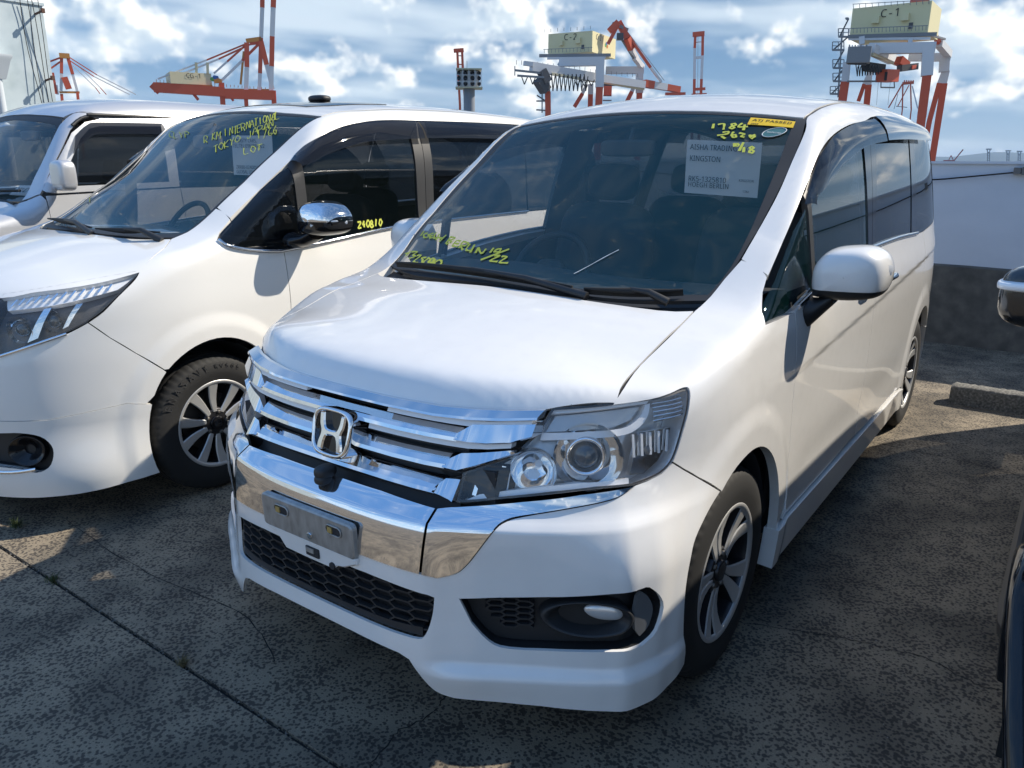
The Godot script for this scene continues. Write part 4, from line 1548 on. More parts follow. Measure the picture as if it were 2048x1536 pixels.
func door_mirror(van: Node3D, outline_: Array, z: float, upper: Material, low_y: float, lower: Material, stalk: Array, lamp: Array, lamp_m: Material) -> void:
	# outline seen from the front, swept back; everything below low_y is the lower shell
	var s := Soup.new()
	var l := Soup.new()
	var c := Vector2.ZERO
	var pts := sm(outline_ + [outline_[0]], 4)
	pts.pop_back()
	for p in pts:
		c += p
	c /= pts.size()
	var rings := []
	for q in [[-.078, .93], [-.072, .985], [-.03, 1.0], [.0, .99], [.025, .965], [.045, .925], [.062, .86], [.074, .77], [.083, .64], [.089, .47], [.092, .26], [.093, .01]]:
		var row := []
		for p in pts:
			var d: Vector2 = (p - c) * q[1]
			row.append(Vector3(c.x + d.x, c.y + d.y, z + q[0] - .25 * d.x))
		rings.append(row)
	var whole := Soup.new()
	whole.loft(rings, true, false, true, false)
	for i in range(0, whole.v.size(), 3):
		for up in [true, false]:
			var P := []
			var N := []
			for k in 3:
				var a := whole.v[i + k]
				var q := whole.v[i + (k + 1) % 3]
				var ia: bool = (a.y >= low_y) == up
				var iq: bool = (q.y >= low_y) == up
				if ia:
					P.append(a)
					N.append(whole.n[i + k])
				if ia != iq:
					var t := (low_y - a.y) / (q.y - a.y)
					P.append(a.lerp(q, t))
					N.append(whole.n[i + k].lerp(whole.n[i + (k + 1) % 3], t).normalized())
			for k in range(1, P.size() - 1):
				(s if up else l).tri(P[0], P[k], P[k + 1], N[0], N[k], N[k + 1])
	for side in [1, -1]:
		var o := Node3D.new()
		o.name = "door_mirror"
		van.add_child(o, true)
		part("shell", s.mesh(side < 0), upper, o)
		part("lower_shell", l.mesh(side < 0), lower, o)
		var back := Soup.new()
		var row: Array = rings[0]
		var cc := Vector3(c.x, c.y, z - .072)
		for i in row.size():
			back.tri(cc, row[i], row[(i + 1) % row.size()], Vector3.FORWARD, Vector3.FORWARD, Vector3.FORWARD)
		part("mirror_glass", back.mesh(side < 0), M.chrome, o)
		var st := Soup.new()
		st.loft(stalk, true, false, false, true)
		part("stalk", st.mesh(side < 0), lower, o)
		if lamp.size():
			var lm := Soup.new()
			lm.loft(lamp, false)
			part("turn_signal", lm.mesh(side < 0), lamp_m, o)

func front_van_rest(van: Node3D) -> void:
	var b := HB
	put_wheels(van, make_wheel(.326, .213, 0), .822, .326, [0.0, -2.855])
	close_body(van, b, [0.0, -2.855], .30, -3.6)
	# headliner outline and cabin
	var hl := v2s([-.60, -.95, -.3, -.93, 0, -.92, .3, -.93, .60, -.95, .64, -1.3, .62, -3.55, -.62, -3.55, -.64, -1.3])
	cabin(van, b, hl, 1.075, -.13, Vector3(-.36, 1.035, -.80), M.seat_cloth)
	for q in [[-.37, -1.0], [.37, -1.0], [-.37, -1.95], [.37, -1.95]]:
		seat(van, q[0], q[1], .50, M.seat_cloth)
	seat(van, 0, -2.85, 1.15, M.seat_cloth)
	# inside of pillars
	var inn := v3s([.672, 1.216, -.30, .678, 1.388, -.534, .668, 1.505, -.705, .655, 1.606, -.855, .632, 1.66, -.945, .625, 1.733, -1.396, .62, 1.76, -2.6, .605, 1.71, -3.55])
	var outr := v3s([.655, 1.675, -3.55, .664, 1.70, -2.975, .688, 1.69, -1.764, .707, 1.64, -1.268, .730, 1.54, -.829, .751, 1.385, -.579, .763, 1.247, -.378, .768, 1.177, -.280])
	pair("pillar_trim", cut(b, 3, inn + outr, 0.04, -.03, 0), M.pillar_cloth, van)
	pair("door_pillar_trim", cut(b, 1, v2s([-1.38, 1.12, -1.56, 1.12, -1.74, 1.68, -1.46, 1.66]), .05, -.03, 0), M.pillar_cloth, van)
	# rear end: tailgate and glass
	var s := Soup.new()
	for q in [["tailgate", .25, 1.12, M.white_paint], ["tailgate_glass", 1.12, 1.62, M.privacy_glass], ["tailgate_top", 1.62, 1.70, M.white_paint]]:
		s = Soup.new()
		var rings := []
		for i in 9:
			var y := lerpf(q[1], q[2], i / 8.0)
			var a := b.at(b.la, y, 0, 2.0) * .95
			var row := []
			for j in 13:
				var x := lerpf(-1.0, 1.0, j / 12.0)
				row.append(Vector3(x * a * .93, y, -3.755 + .05 * maxf(y - 1, 0) + .10 * pow(absf(x), 4.0) + .12 * smoothstep(1.5, 1.8, y)))
			rings.append(row)
		s.loft(rings)
		part(q[0], s.mesh(), q[3], van)
	# door handles
	for z in [-1.30, -1.62]:
		s = Soup.new()
		var y := 1.03
		var p := b.surf(1, Vector2(z, y), .0)
		var c: Vector3 = p[0]
		s.tube([c + Vector3(0, 0, .10), c + Vector3(.030, 0, .085), c + Vector3(.038, .002, .04), c + Vector3(.038, .002, -.05), c + Vector3(.028, 0, -.09), c + Vector3(0, 0, -.10)], [.012, .014, .015, .015, .014, .012], 10)
		pair("door_handle", s, M.chrome, van)
	# visors over the door windows
	pair("door_visor", visor(b, v2s([-.578, 1.372, -.612, 1.398, -.675, 1.443, -.763, 1.503, -.835, 1.540, -1.01, 1.597, -1.268, 1.641, -1.5, 1.667, -1.73, 1.686]), v2s([-.59, 1.36, -.615, 1.385, -.68, 1.41, -.77, 1.44, -.86, 1.462, -.99, 1.495, -1.22, 1.54, -1.46, 1.568, -1.76, 1.588])), M.smoke_visor, van)
	pair("sliding_door_visor", visor(b, v2s([-1.765, 1.700, -2.0, 1.71, -2.3, 1.716, -2.7, 1.717, -2.97, 1.712]), v2s([-1.79, 1.592, -2.0, 1.600, -2.3, 1.608, -2.7, 1.614, -2.97, 1.616])), M.chrome_visor, van)
	# mirrors
	var st := []
	for q in [[.825, 1.035, -.50, .055, .055], [.85, 1.04, -.51, .05, .05], [.88, 1.07, -.52, .045, .04], [.91, 1.10, -.535, .05, .03]]:
		var row := []
		for i in 12:
			var a := TAU * i / 12
			row.append(Vector3(q[0] + .25 * q[4] * sin(a), q[1] + q[4] * sin(a), q[2] + q[3] * cos(a)))
		st.append(row)
	var lamp := []
	for k in 5:
		var t := k / 4.0
		lamp.append([Vector3(lerpf(.975, 1.048, t), 1.170 - .002 * t, lerpf(-.478, -.585, pow(t, 1.8))), Vector3(lerpf(.975, 1.051, t), 1.184, lerpf(-.473, -.583, pow(t, 1.8))), Vector3(lerpf(.982, 1.048, t), 1.200, lerpf(-.480, -.585, pow(t, 1.8)))])
	door_mirror(van, v2s([.838, 1.092, .831, 1.145, .838, 1.198, .875, 1.241, .935, 1.254, .99, 1.251, 1.030, 1.226, 1.046, 1.178, 1.038, 1.122, 1.01, 1.094, .94, 1.083, .88, 1.085]), -.55, M.white_paint, 1.121, M.black_plastic, st, lamp, M.lamp_satin)
	# wipers
	for q in [[-.58, -.085, .26, .012, "wiper"], [.30, .010, .575, -.10, "wiper"]]:
		s = Soup.new()
		var bl := []
		for i in 9:
			var t := i / 8.0
			var x := lerpf(q[0], q[2], t)
			var z := lerpf(q[1], q[3], t) + .016 * sin(PI * t)
			bl.append(b.surf(2, Vector2(x, z), .022)[0])
		s.tube(bl, [.004, .006, .008, .010, .012, .010, .008, .006, .004], 6)
		for i in 8:
			var p: Vector3 = bl[i]
			var r: Vector3 = bl[i + 1]
			s.flat(p, r, r - Vector3(0, .018, .006), p - Vector3(0, .018, .006))
		part("wiper_blade", s.mesh(), M.black_rubber, van)
		s = Soup.new()
		var e: Vector3 = bl[4]
		var base := b.surf(2, Vector2(q[2] + (.06 if q[0] < 0 else -.02), q[3] + (.015 if q[0] < 0 else .06)), .006)
		s.tube([e + Vector3(0, .006, 0), e.lerp(base[0], .5) + Vector3(0, .014, .004), base[0]], [.007, .011, .014], 6)
		part("wiper_arm", s.mesh(), M.black_plastic, van)
	# inside mirror
	s = Soup.new()
	blob(s, Vector3(.0, 1.555, -.80), Vector3(.12, .032, .018), .4)
	s.tube([Vector3(0, 1.57, -.81), Vector3(0, 1.63, -.84)], .009, 6)
	part("inside_mirror", s.mesh(), M.black_plastic, van)

# ---------------------------------------------------------------- the white minivan parked to its side
const VAN2 := {
	"Z0": [[0.1, 0.87], [0.25, 0.90], [0.5, 0.92], [0.7, 0.90], [0.85, 0.86], [0.95, 0.83], [1.0, 0.80], [1.1, 0.70], [1.2, 0.6]],
	"A": [[0.1, 0.825], [0.3, 0.838], [0.5, 0.845], [0.85, 0.8475], [1.0, 0.84], [1.12, 0.825], [1.2, 0.808], [1.5, 0.77], [1.72, 0.70], [1.85, 0.655]],
	"T": [[-3.85, 1.6], [-3.7, 1.72], [-3.3, 1.80], [-2.6, 1.85], [-2, 1.86], [-1.5, 1.85], [-1.1, 1.82], [-0.81, 1.766], [-0.5, 1.56], [-0.2, 1.35], [0, 1.213], [0.1, 1.178], [0.25, 1.150], [0.45, 1.105], [0.6, 1.065], [0.72, 1.015], [0.8, 0.96], [0.88, 0.88]],
	"crown": [[-3.7, 0.07], [-1.2, 0.07], [-0.9, 0.055], [-0.02, 0.03], [0.1, 0.035], [0.5, 0.05], [0.7, 0.05]],
	"k": [[-3.7, 0.09], [-1.3, 0.09], [-0.8, 0.05], [0.0, 0.06], [0.3, 0.09], [0.6, 0.07], [0.8, 0.05]],
	"lip": [[0.0, 0.01], [0.6, 0.018], [0.8, 0.03], [0.95, 0.038], [1.1, 0.028], [1.25, 0.010], [1.4, 0.0]],
	"bow": 0.12, "nose": 0.12, "lip_top": 0.46, "lip_soft": 0.26, "crease": Vector4(0.78, -0.075, 0.006, 0.5), "flare": 0.010,
}

func side_van() -> Node3D:
	var b := Body.new()
	b.setup(VAN2)
	var g := .0022
	var white: Material = M.pearl_paint
	var van := thing("white_minivan", "white minivan with chrome door mirrors parked between the silver van and the middle van", "minivan", Vector3(-2.42, 0, .08))
	var hf := sm(v3s([0, .985, .80, .25, .985, .775, .485, .987, .693, .58, 1.005, .61, .667, 1.026, .513, .73, 1.045, .39, .776, 1.062, .272]), 3)
	var hs := sm(v3s([.778, 1.064, .267, .756, 1.095, .212, .704, 1.126, .117, .665, 1.142, .07, .621, 1.161, .023]), 3)
	var hr := sm(v3s([.621, 1.161, .023, .5, 1.16, .085, .348, 1.159, .128, 0, 1.164, .156]), 3)
	var half: Array = hf + hs + hr
	part("hood", cut(b, 2, half + flip(half).slice(1, -1), .025, 0, .02, [], g).mesh(), white, van)
	var arch: Array = []
	for q in arc(0, .335, .352, .398, 49, 180, 22):
		arch.append(Vector3(.845, q.y, q.x))
	var fen: Array = hs + v3s([.629, 1.187, -.055, .618, 1.285, -.221, .675, 1.272, -.225, .742, 1.241, -.208, .768, 1.189, -.130, .798, 1.162, -.094, .812, 1.145, -.10, .822, 1.125, -.15, .828, 1.107, -.234, .830, 1.092, -.34, .829, 1.088, -.425, .845, .90, -.43, .845, .5, -.43, .842, .34, -.38]) + rev(arch) + v3s([.829, .640, .250, .810, .726, .35, .783, .802, .433, .751, .871, .496]) + sm(v3s([.757, .880, .483, .772, .91, .44, .788, .969, .377, .791, 1.03, .30, .778, 1.064, .267]), 3)
	pair("front_fender", cut(b, 3, fen, .02, 0, .03, [], g), white, van)
	var low := v3s([0, .17, .88, .4, .165, .86, .6, .16, .75, .72, .165, .62, .79, .175, .50, .815, .185, .36])
	var af: Array = []
	for q in arc(0, .335, .352, .398, -22, 47, 12):
		af.append(Vector3(.835, q.y, q.x))
	var seam := v3s([0, .50, .92, .30, .495, .90, .547, .495, .797, .670, .490, .673, .739, .505, .556, .795, .519, .407, .815, .503, .334])
	var af_low: Array = af.filter(func(q): return q.y < .50)
	var af_up: Array = af.filter(func(q): return q.y > .51)
	var fog := sm(v3s([.40, .446, .88, .538, .444, .802, .599, .443, .751, .647, .424, .699, .668, .383, .668, .668, .337, .662, .654, .293, .676, .622, .274, .710, .585, .290, .750, .504, .301, .811, .40, .31, .88]), 3)
	var lower: Array = low + af_low + rev(seam)
	part("lower_bumper", cut(b, 0, lower + flip(lower).slice(1, -1), .018, .003, .03, [fog, flip(fog)], .001).mesh(), white, van)
	var upb: Array = seam + af_up + v3s([.829, .640, .250, .810, .726, .35, .783, .802, .433, .751, .871, .496, .735, .852, .53, .718, .835, .564, .649, .796, .667, .56, .756, .76, .50, .74, .79, .46, .56, .84])
	pair("front_bumper", cut(b, 0, upb.slice(1), .018, 0, .03, [], .001), white, van)
	# fog lamp recess
	var s := Soup.new()
	b.rim(s, 0, b.outline(0, fog), .02, .003, .06)
	var bk := cut(b, 0, fog, .03, -.055, 0)
	s.v.append_array(bk.v)
	s.n.append_array(bk.n)
	pair("fog_lamp_recess", s, M.black_plastic, van)
	s = Soup.new()
	var c := Vector2(atan2(.603, .745 + .15) * .8, .362)
	var rings := []
	for i in 33:
		var a := TAU * i / 32
		var row := []
		for q in [[1.0, -.05], [.98, -.012], [.88, -.006], [.6, -.03], [.3, -.045]]:
			row.append(b.surf(0, c + Vector2(cos(a) * .056, sin(a) * .066) * q[0], q[1])[0])
		rings.append(row)
	s.loft(rings, false, false, true)
	pair("fog_lamp", s, M.black_gloss, van)
	s = Soup.new()
	rings = []
	for i in 9:
		var t := i / 8.0
		var p := b.surf(0, Vector2(lerpf(.32, .50, t), .288 - .012 * sin(PI * t)), .006)
		rings.append([p[0] + Vector3(0, .008, 0), p[0] + p[1] * .006, p[0] - Vector3(0, .006, 0)])
	s.loft(rings)
	pair("bumper_chrome_strip", s, M.chrome, van)
	# headlamp
	var lens := sm(v3s([.485, .984, .693, .667, 1.022, .513, .776, 1.058, .272]), 4) + sm(v3s([.786, 1.046, .282, .784, .969, .377, .768, .912, .444, .750, .878, .494]), 3) + sm(v3s([.748, .872, .498, .716, .840, .564, .647, .801, .667, .56, .762, .76, .49, .745, .79]), 3)
	for side in [1, -1]:
		var o := Node3D.new()
		o.name = "headlamp"
		van.add_child(o, true)
		var put := func(called: String, q: Soup, m: Material) -> void:
			part(called, q.mesh(side < 0), m, o)
		put.call("lens", cut(b, 0, lens, .03, -.001, 0), M.clear_glass)
		put.call("lens_frame", cut(b, 0, lens, .02, -.003, 0, [Array(Geometry2D.offset_polygon(b.outline(0, lens), -.005)[0])]), M.black_plastic)
		put.call("housing", cut(b, 0, lens, .02, -.06, 0), M.lamp_wall)
		s = Soup.new()
		b.rim(s, 0, b.outline(0, lens), .02, 0, .078)
		put.call("housing_wall", s, M.black_gloss)
		var up2 := v3s([.495, .975, .693, .667, 1.014, .513, .762, 1.046, .29, .770, 1.0, .37, .716, .965, .54, .678, .955, .593, .543, .936, .725])
		put.call("upper_reflector", cut(b, 0, up2, .012, -.022, .03), M.lamp_satin)
		for i in 12:
			var t := i / 11.0
			var pa := Vector3(lerpf(.56, .75, t), lerpf(.948, .995, t), lerpf(.715, .40, t))
			var e := b.surf(0, b.unmap(0, pa), -.012)
			var e2 := b.surf(0, b.unmap(0, pa + Vector3(.012, .024, -.01)), -.012)
			s = Soup.new()
			s.bar(e[0], e2[0], .007, .006, e[1])
			put.call("rib", s, M.lamp_chrome)
		for q in [[.60, .86, 1.0], [.685, .885, .85]]:
			var org := on_front(b, q[0], q[1], -.05).origin
			s = Soup.new()
			turned(s, [Vector2(.056, .02), Vector2(.050, -.004), Vector2(.036, -.02), Vector2(.012, -.028)], 28, Transform3D(Basis(Vector3.UP, deg_to_rad(28)).scaled(Vector3(q[2], q[2], q[2])), org))
			put.call("reflector_bowl", s, M.lamp_chrome)
			s = Soup.new()
			turned(s, [Vector2(.03, .0), Vector2(.026, .012), Vector2(.014, .02), Vector2(.0005, .023)], 24, Transform3D(Basis(Vector3.UP, deg_to_rad(28)), org))
			put.call("projector_lens", s, M.projector_glass)
		for q in [v3s([.628, .806, .69, .655, .822, .66, .672, .945, .60, .652, .942, .62]), v3s([.706, .852, .58, .722, .862, .565, .735, .955, .50, .720, .953, .52])]:
			put.call("divider", cut(b, 0, q, .012, -.022, .02), M.lamp_chrome)
	# chrome edge below the lamp and the grille
	s = Soup.new()
	var pts := []
	for p in sm(v3s([.50, .742, .79, .56, .757, .76, .649, .797, .667, .712, .834, .564]), 4):
		pts.append(b.surf(0, b.unmap(0, p), .002)[0])
	s.tube(pts, .007, 6)
	pair("headlamp_trim", s, M.chrome, van)
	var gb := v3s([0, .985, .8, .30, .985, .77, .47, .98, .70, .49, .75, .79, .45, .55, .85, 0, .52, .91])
	part("grille_shade_sheet", cut(b, 0, gb + flip(gb).slice(1, -1), .05, -.03, 0).mesh(), M.black_plastic, van)  # black sheet painted in place of shade between the bars
	for i in 6:
		var y := .56 + .075 * i
		var st := []
		for k in 13:
			var x := lerpf(-.46, .46, k / 12.0)
			st.append([x, y + .02, y - .012])
		part("grille_bar", chrome_bar(b, st).mesh(), M.chrome, van)
	# doors
	var belt := v2s([-.425, 1.086, -.65, 1.103, -1.1, 1.14, -1.47, 1.158])
	var dseam := sm(v2s([-1.47, 1.158, -1.475, .86, -1.47, .6, -1.46, .345]), 3)
	pair("front_door", cut(b, 1, belt + dseam + v2s([-.43, .342, -.43, .5, -.43, .90]), .02, 0, .03, [], g), white, van)
	var slide := v2s([-1.47, 1.158, -2.6, 1.175, -2.70, 1.175, -2.73, .85]) + arc(-2.85, .335, .352, .39, 72, 4, 12) + v2s([-2.49, .335, -1.46, .345]) + rev(dseam)
	pair("sliding_door", cut(b, 1, slide, .02, 0, .03, [], g), white, van)
	var quarter := v2s([-2.70, 1.175, -3.62, 1.21, -3.66, 1.0, -3.66, .25, -3.2, .22]) + arc(-2.85, .335, .352, .39, 195, 72, 20) + v2s([-2.73, .85])
	pair("quarter_panel", cut(b, 1, quarter, .03, 0, .03, [], g), white, van)
	pair("side_skirt", cut(b, 1, v2s([-.345, .17, -.355, .335, -2.47, .33, -2.49, .19]), .03, .012, .05), white, van)
	# pillar, rail, roof
	var inn := sm(v3s([.618, 1.285, -.225, .600, 1.42, -.422, .608, 1.565, -.621, .640, 1.69, -.815, .652, 1.722, -.87, .640, 1.75, -1.0, .635, 1.775, -1.2, .63, 1.80, -1.6, .62, 1.81, -2.6, .605, 1.77, -3.6]), 4)
	var outr := sm(v3s([.655, 1.70, -3.6, .672, 1.74, -2.9, .690, 1.735, -2.0, .695, 1.725, -1.543, .697, 1.719, -1.313, .704, 1.704, -1.128, .718, 1.669, -.944, .737, 1.61, -.767, .741, 1.56, -.68, .733, 1.533, -.629, .722, 1.452, -.516, .715, 1.359, -.388, .737, 1.245, -.210]), 4)
	pair("roof_side_rail", cut(b, 3, inn + outr, .022, 0, .02, [], g), white, van)
	var rin: Array = []
	for p in inn:
		if p.z < -.86:
			rin.append(Vector2(p.x - .010, p.z))
	var rh: Array = v2s([0, -.80, .2, -.805, .42, -.82, .62, -.862]) + rin + v2s([.59, -3.62, 0, -3.67])
	part("roof", cut(b, 2, rh + flip(rh).slice(1, -1), .045, 0, .02).mesh(), white, van)
	part("roof_window", cut(b, 2, v2s([-.40, -.98, .40, -.98, .44, -1.10, .44, -1.55, -.44, -1.55, -.44, -1.10]), .05, .003, .01).mesh(), M.privacy_glass, van)
	s = Soup.new()
	blob(s, b.surf(2, Vector2(0, -1.42), .02)[0], Vector3(.075, .022, .05), .7)
	part("roof_aerial", s.mesh(), M.black_plastic, van)
	# windscreen
	var gl := sm(v2s([0, -.772, .2, -.776, .42, -.79, .635, -.838]), 3) + sm(v2s([.64, -.832, .598, -.621, .590, -.422, .604, -.224, .618, -.06]), 4) + sm(v2s([.61, -.04, .45, .035, .25, .075, 0, .09]), 4)
	var so := sm(v2s([0, -.795, .2, -.80, .42, -.815, .65, -.866]), 3) + sm(v2s([.652, -.862, .610, -.625, .602, -.422, .617, -.224, .632, -.05]), 4) + sm(v2s([.625, .0, .45, .075, .25, .115, 0, .13]), 4)
	part("windscreen_seal", cut(b, 2, so + flip(so).slice(1, -1), .03, -.002, .012, [gl + flip(gl).slice(1, -1)]).mesh(), M.black_plastic, van)
	part("windscreen", cut(b, 2, gl + flip(gl).slice(1, -1), .04, -.003, 0).mesh(), M.screen_glass, van)
	var cw := v2s([0, .19, .35, .16, .52, .115, .64, .05, .64, -.02, .45, .06, .25, .10, 0, .115])
	part("cowl_panel", cut(b, 2, cw + flip(cw).slice(1, -1), .03, -.025, 0).mesh(), M.black_plastic, van)
	# side windows
	pair("quarter_light", cut(b, 1, v2s([-.10, 1.156, -.13, 1.135, -.234, 1.110, -.36, 1.094, -.43, 1.094, -.55, 1.10, -.555, 1.47, -.516, 1.45, -.388, 1.357, -.21, 1.238, -.13, 1.187]), .03, -.003, .01), M.privacy_glass, van)
	pair("window_divider", cut(b, 1, v2s([-.55, 1.10, -.61, 1.105, -.62, 1.53, -.555, 1.475]), .03, .001, .02), M.black_plastic, van)
	pair("door_glass", cut(b, 1, v2s([-.61, 1.108, -1.1, 1.143, -1.40, 1.157, -1.44, 1.64, -1.2, 1.655, -.95, 1.625, -.75, 1.57, -.62, 1.50]), .05, -.005, 0), M.dark_glass, van)
	pair("door_window_frame", cut(b, 1, v2s([-.62, 1.50, -.75, 1.57, -.95, 1.625, -1.2, 1.655, -1.44, 1.64, -1.53, 1.722, -1.313, 1.716, -1.128, 1.70, -.944, 1.666, -.767, 1.607, -.68, 1.557, -.62, 1.525]), .03, -.002, .015), M.black_plastic, van)
	pair("door_pillar", cut(b, 1, v2s([-1.40, 1.157, -1.47, 1.160, -1.53, 1.722, -1.44, 1.64]), .03, .001, .02, [], .002), M.black_plastic, van)
	pair("sliding_door_pillar", cut(b, 1, v2s([-1.47, 1.160, -1.54, 1.16, -1.60, 1.725, -1.53, 1.722]), .03, .001, .02, [], .002), M.black_plastic, van)
	pair("sliding_door_glass", cut(b, 1, v2s([-1.54, 1.162, -2.50, 1.175, -2.55, 1.725, -1.60, 1.722]), .05, -.003, .01), M.privacy_glass, van)
	pair("quarter_glass", cut(b, 1, v2s([-2.52, 1.177, -3.58, 1.21, -3.55, 1.69, -2.9, 1.735, -2.57, 1.735]), .05, -.002, .01), M.privacy_glass, van)
	# chrome along the belt
	s = Soup.new()
	pts = []
	for q in sm(v2s([-.098, 1.158, -.125, 1.132, -.234, 1.104, -.36, 1.087, -.43, 1.086, -.65, 1.103, -1.1, 1.142, -1.47, 1.160, -2.5, 1.175]), 4):
		pts.append(b.surf(1, q, .003)[0])
	s.tube(pts, .010, 6)
	pair("belt_moulding", s, M.chrome, van)
	# visors: bent smoked strips standing off the door
	pair("door_visor", visor(b, v2s([-.585, 1.50, -.64, 1.545, -.70, 1.585, -.80, 1.628, -.944, 1.672, -1.128, 1.706, -1.313, 1.722, -1.53, 1.727]), v2s([-.60, 1.465, -.66, 1.487, -.732, 1.515, -.82, 1.54, -.92, 1.565, -1.078, 1.592, -1.323, 1.608, -1.525, 1.618])), M.smoke_visor, van)
	pair("sliding_door_visor", visor(b, v2s([-1.54, 1.727, -2.0, 1.735, -2.5, 1.738]), v2s([-1.54, 1.62, -2.0, 1.63, -2.5, 1.63])), M.smoke_visor, van)
	put_wheels(van, make_wheel(.322, .207, 1), .822, .322, [0.0, -2.85])
	tyre_words(van, Vector3(.822, .322, 0), .272)
	close_body(van, b, [0.0, -2.85], .28, -3.6)
	var hl := v2s([-.58, -.85, 0, -.83, .58, -.85, .62, -1.3, .60, -3.55, -.60, -3.55, -.62, -1.3])
	cabin(van, b, hl, 1.115, -.03, Vector3(-.36, 1.10, -.66), M.pillar_cloth)
	for q in [[-.37, -.9], [.37, -.9], [-.37, -1.85], [.37, -1.85]]:
		seat(van, q[0], q[1], .50, M.seat_cloth)
	rear_end(van, b, white, 1.75)
	# mirrors
	var st := []
	for q in [[.82, 1.13, -.50, .07, .04], [.86, 1.128, -.51, .07, .035], [.90, 1.14, -.53, .06, .03], [.94, 1.165, -.55, .06, .03]]:
		var row := []
		for i in 12:
			var a := TAU * i / 12
			row.append(Vector3(q[0], q[1] + q[4] * sin(a), q[2] + q[3] * cos(a)))
		st.append(row)
	var lamp := []
	for k in 6:
		var t := k / 5.0
		var x := lerpf(.98, 1.072, t)
		var z := -.52 - .11 * pow(t, 1.6) + .012
		lamp.append([Vector3(x, 1.200 + .012 * t, z + .035 * (1 - t)), Vector3(x + .004, 1.208 + .012 * t, z + .042 * (1 - t)), Vector3(x, 1.216 + .012 * t, z + .035 * (1 - t))])
	door_mirror(van, v2s([.875, 1.165, .868, 1.215, .875, 1.275, .91, 1.312, .97, 1.318, 1.03, 1.295, 1.065, 1.255, 1.07, 1.215, 1.055, 1.18, 1.00, 1.158, .93, 1.152]), -.56, M.chrome, 1.225, M.black_gloss, st, lamp, M.lamp_satin)
	# wipers
	for q in [[-.62, -.02, .12, .118], [.16, .12, .55, .025]]:
		s = Soup.new()
		var bl := []
		for i in 9:
			var t := i / 8.0
			bl.append(b.surf(2, Vector2(lerpf(q[0], q[2], t), lerpf(q[1], q[3], t) + .014 * sin(PI * t)), .02)[0])
		s.tube(bl, [.004, .006, .009, .012, .014, .012, .009, .006, .004], 6)
		part("wiper_blade", s.mesh(), M.black_rubber, van)
		s = Soup.new()
		s.tube([bl[4] + Vector3(0, .008, 0), bl[6] + Vector3(.05, .012, .03), b.surf(2, Vector2(q[2] + .05, q[3] + .03), 0.0)[0]], [.008, .012, .016], 6)
		part("wiper_arm", s.mesh(), M.black_plastic, van)
	s = Soup.new()
	blob(s, Vector3(0, 1.60, -.62), Vector3(.12, .035, .02), .4)
	s.tube([Vector3(0, 1.62, -.63), Vector3(0, 1.69, -.68)], .010, 6)
	part("inside_mirror", s.mesh(), M.pillar_cloth, van)
	seam(van, b, 3, hs, .012)
	seam(van, b, 1, v2s([-.428, 1.08, -.43, .35]), .012)
	seam(van, b, 1, dseam, .012)
	SB = b
	return van

var SB: Body

# black strip behind a panel gap, added to paint the gap's shade darker
func seam(van: Node3D, b: Body, dom: int, line: Array, w: float) -> void:
	var o := PackedVector2Array()
	for p in line:
		var q: Vector2 = b.unmap(dom, p) if p is Vector3 else p
		if o.size() == 0 or o[o.size() - 1].distance_to(q) > 1e-3:
			o.append(q)
	var got := Geometry2D.offset_polyline(o, w, Geometry2D.JOIN_MITER, Geometry2D.END_BUTT)
	if got.size():
		pair("gap_shade_strip", cut(b, dom, Array(got[0]), .02, -.007, 0), M.black_rubber, van)

func visor(b: Body, upper: Array, lower: Array) -> Soup:
	var s := Soup.new()
	var u := sm(upper, 4)
	var l := sm(lower, 4)
	var rings := []
	for i in u.size():
		var row := []
		for k in 6:
			var t := k / 5.0
			var off := .003 + .030 * sin(minf(t * 1.25, 1.0) * PI / 2)
			row.append(b.surf(1, u[i].lerp(l[mini(i, l.size() - 1)], t), off)[0])
		rings.append(row)
	s.loft(rings)
	return s

func rear_end(van: Node3D, b: Body, paint: Material, top: float) -> void:
	for q in [["tailgate", .25, 1.12, paint], ["tailgate_glass", 1.12, top - .12, M.privacy_glass], ["tailgate_top", top - .12, top, paint]]:
		var s := Soup.new()
		var rings := []
		for i in 7:
			var y := lerpf(q[1], q[2], i / 6.0)
			var a := b.at(b.la, y, 0, 2.0) * .95
			var row := []
			for j in 13:
				var x := lerpf(-1.0, 1.0, j / 12.0)
				row.append(Vector3(x * a * .93, y, b.zr + .05 * maxf(y - 1, 0) + .10 * pow(absf(x), 4.0) + .12 * smoothstep(1.5, 1.8, y)))
			rings.append(row)
		s.loft(rings)
		part(q[0], s.mesh(), q[3], van)

func text_mesh(words: String, size: float, depth: float, font := "Droid Sans") -> TextMesh:
	var t := TextMesh.new()
	var f := SystemFont.new()
	f.font_names = PackedStringArray([font])
	t.font = f
	t.text = words
	t.font_size = 64
	t.pixel_size = size / 64.0
	t.depth = depth
	t.curve_step = 2.0
	return t

func tyre_words(van: Node3D, c: Vector3, r: float) -> void:
	var o := Node3D.new()
	o.name = "tyre_lettering"
	van.add_child(o, true)
	o.position = c
	var a := deg_to_rad(62)
	for w in [["ENASAVE", .048, .042], ["RV505", .032, .028]]:
		for ch in w[0]:
			var m := part("letter", text_mesh(ch, w[1], .002), M.tyre_print, o)
			var up := Vector3(0, sin(PI / 2 + a - .05), cos(PI / 2 + a - .05))
			up = Vector3(0, cos(a), sin(a))
			var right := Vector3(0, sin(a), -cos(a))
			m.transform = Transform3D(Basis(right * .9, up, Vector3.RIGHT), up * (r + .004) + Vector3(.0015, 0, 0))
			a -= (w[2] * (.5 if ch in "I1" else 1.0)) / r
		a -= .03

